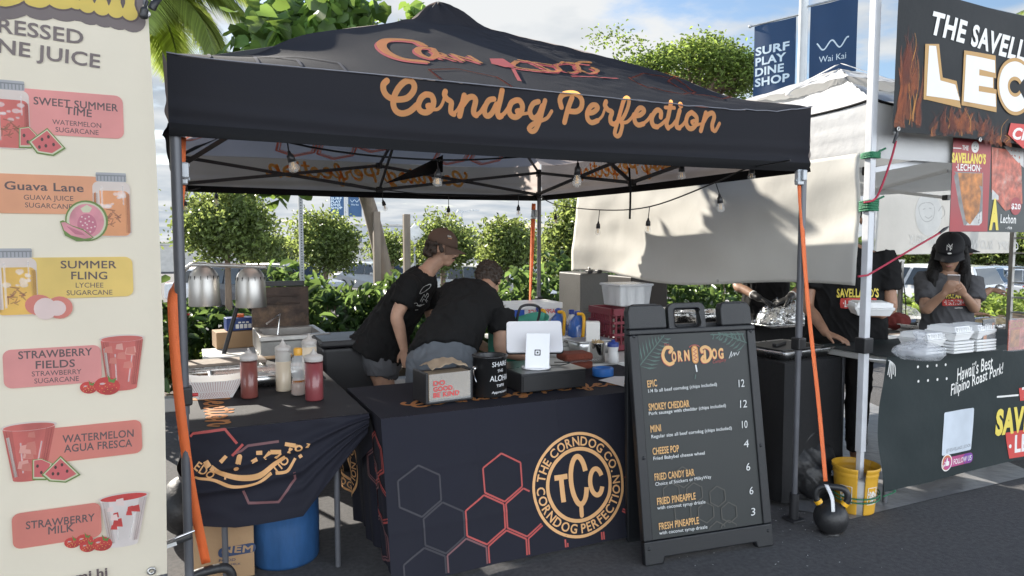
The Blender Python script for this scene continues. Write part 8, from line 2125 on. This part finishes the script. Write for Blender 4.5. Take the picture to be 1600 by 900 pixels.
for i_ in range(16): a_ = i_ * 2.4; q_ = .024 * math.sqrt(i_ / 16); p.disc((c_[0] + q_ * math.cos(a_), c_[1] - .012 + q_ * 1.3 * math.sin(a_)), .0026, lych, 6)
p.ppoly([(94, 346), (99, 344), (112, 352), (130, 358), (147, 371), (140, 376), (120, 377), (102, 368)], leafg); p.ppoly([(96, 348), (102, 347), (114, 354), (130, 360), (145, 371), (132, 373), (112, 368), (101, 360)], guava); p.ppoly([(104, 353), (114, 357), (128, 363), (134, 368), (118, 366)], gc)
label(((30, 466), (209, 464), (208, 401)), yell); words((('SUMMER', 96, 419, 182, 419, 11.5, .018), ('FLING', 112, 436, 168, 436, 11.5, .018), ('LYCHEE', 119, 449, 162, 449, 7.5, .006), ('SUGARCANE', 105, 461, 176, 460, 7.5, .006)))
jar(29, 388, 493, 33, yelj); p.disc(jx(94, 480), .035, coral, 20); p.disc(jx(62, 476), .036, coral, 20, .032); p.disc(jx(72, 482), .030, lych, 20, .034); p.disc(jx(90, 481), .024, lych, 18)
label(((8, 606), (160, 596), (156, 538)), pinkl); words((('STRAWBERRY', 30, 560, 145, 554, 11.5, .018), ('FIELDS', 57, 575, 118, 572, 11.5, .018), ('STRAWBERRY', 51, 587, 128, 583, 7.5, .006), ('SUGARCANE', 55, 598, 124, 594, 7.5, .006)))
cup(191, 528, 606, 23, 33, redj); straw(139, 606, 14); straw(168, 604, 21)
label(((60, 722), (223, 708), (222, 654)), coral); words((('WATERMELON', 99, 690, 209, 681, 11.5, .018), ('AGUA FRESCA', 101, 705, 207, 696, 11.5, .018)))
cup(47, 664, 746, 25, 41, redj); melon([(52, 716), (66, 714), (84, 722), (74, 748), (52, 748)], ((60, 726), (66, 736))); melon([(66, 740), (96, 710), (127, 740), (104, 752), (78, 750)], ((88, 728), (98, 724), (106, 734), (92, 738), (84, 738)))
label(((22, 853), (160, 838), (158, 782)), coral); words((('STRAWBERRY', 42, 824, 149, 811, 11.5, .018), ('MILK', 77, 832, 116, 827, 11.5, .018)))
cup(194, 774, 848, 22, 37, whj, berry); straw(114, 846, 13); straw(133, 842, 14); straw(160, 848, 17); straw(138, 852, 13)
p.ptext('ami.hi', 108, 907, 169, 896, 13, jbr, bold=.03)
m.build('printed_sheet', cream_b, t)
m = MB()
for px, py in ((247, 893), (238, 12)):
    q_ = jx(px - 2, py); m.lathe(jf(q_[0] - .015, q_[1] + (.01 if py > 400 else -.02), .004), [(.006, 0), (.014, 0), (.014, .004), (.006, .004), (.006, 0)], 14, axis=(0, -1, 0))
q_ = jx(246, 700)
m.build('eyelets', steel_d, t)
m = MB(); m.tube(spline([ony(237, 14, JY - .006), ony(243, 3, JY + .0), ony(256, -14, JY + .05)], 5), .012, 8); m.tube(spline([ony(230, 2, JY - .03), ony(226, 14, JY - .035), ony(223, 30, JY - .03)], 5), [.005] * 5 + [.012] * 3 + [.014, .012, .004], 8); m.build('tie_band', black_pl, t)
m = MB(); m.cyl((-1.28, JY + .04, .01), (-1.28, JY + .04, 2.75), .022, n=12); m.cyl((ju1 - 1.3 - .012, JY + .03, .01), (ju1 - 1.3 - .012, JY + .03, 2.75), .012, n=12); m.cyl((-1.28, JY + .05, 2.72), (ju1 - 1.3 - .1, JY + .05, 2.72), .018, n=10); m.build('stand_frame', steelgrey, t)

# specks of litter on the asphalt
lm_b = MB()
for i in range(70):
    q = onz(rnd.uniform(1060, 1420), rnd.uniform(800, 890)) if i < 36 else onz(rnd.uniform(1185, 1330), rnd.uniform(795, 835)); r = rnd.uniform(.002, .006); a = rnd.uniform(0, 6.28)
    lm_b.add([q + Vector((r * math.cos(a + k * 1.57) * (1 if k % 2 else .5), r * math.sin(a + k * 1.57) * (1 if k % 2 else .5), .002 + .001 * (k % 2))) for k in range(4)], [(0, 1, 2, 3)], paperw)
tag(lm_b.build('litter', paperw), kind='stuff')
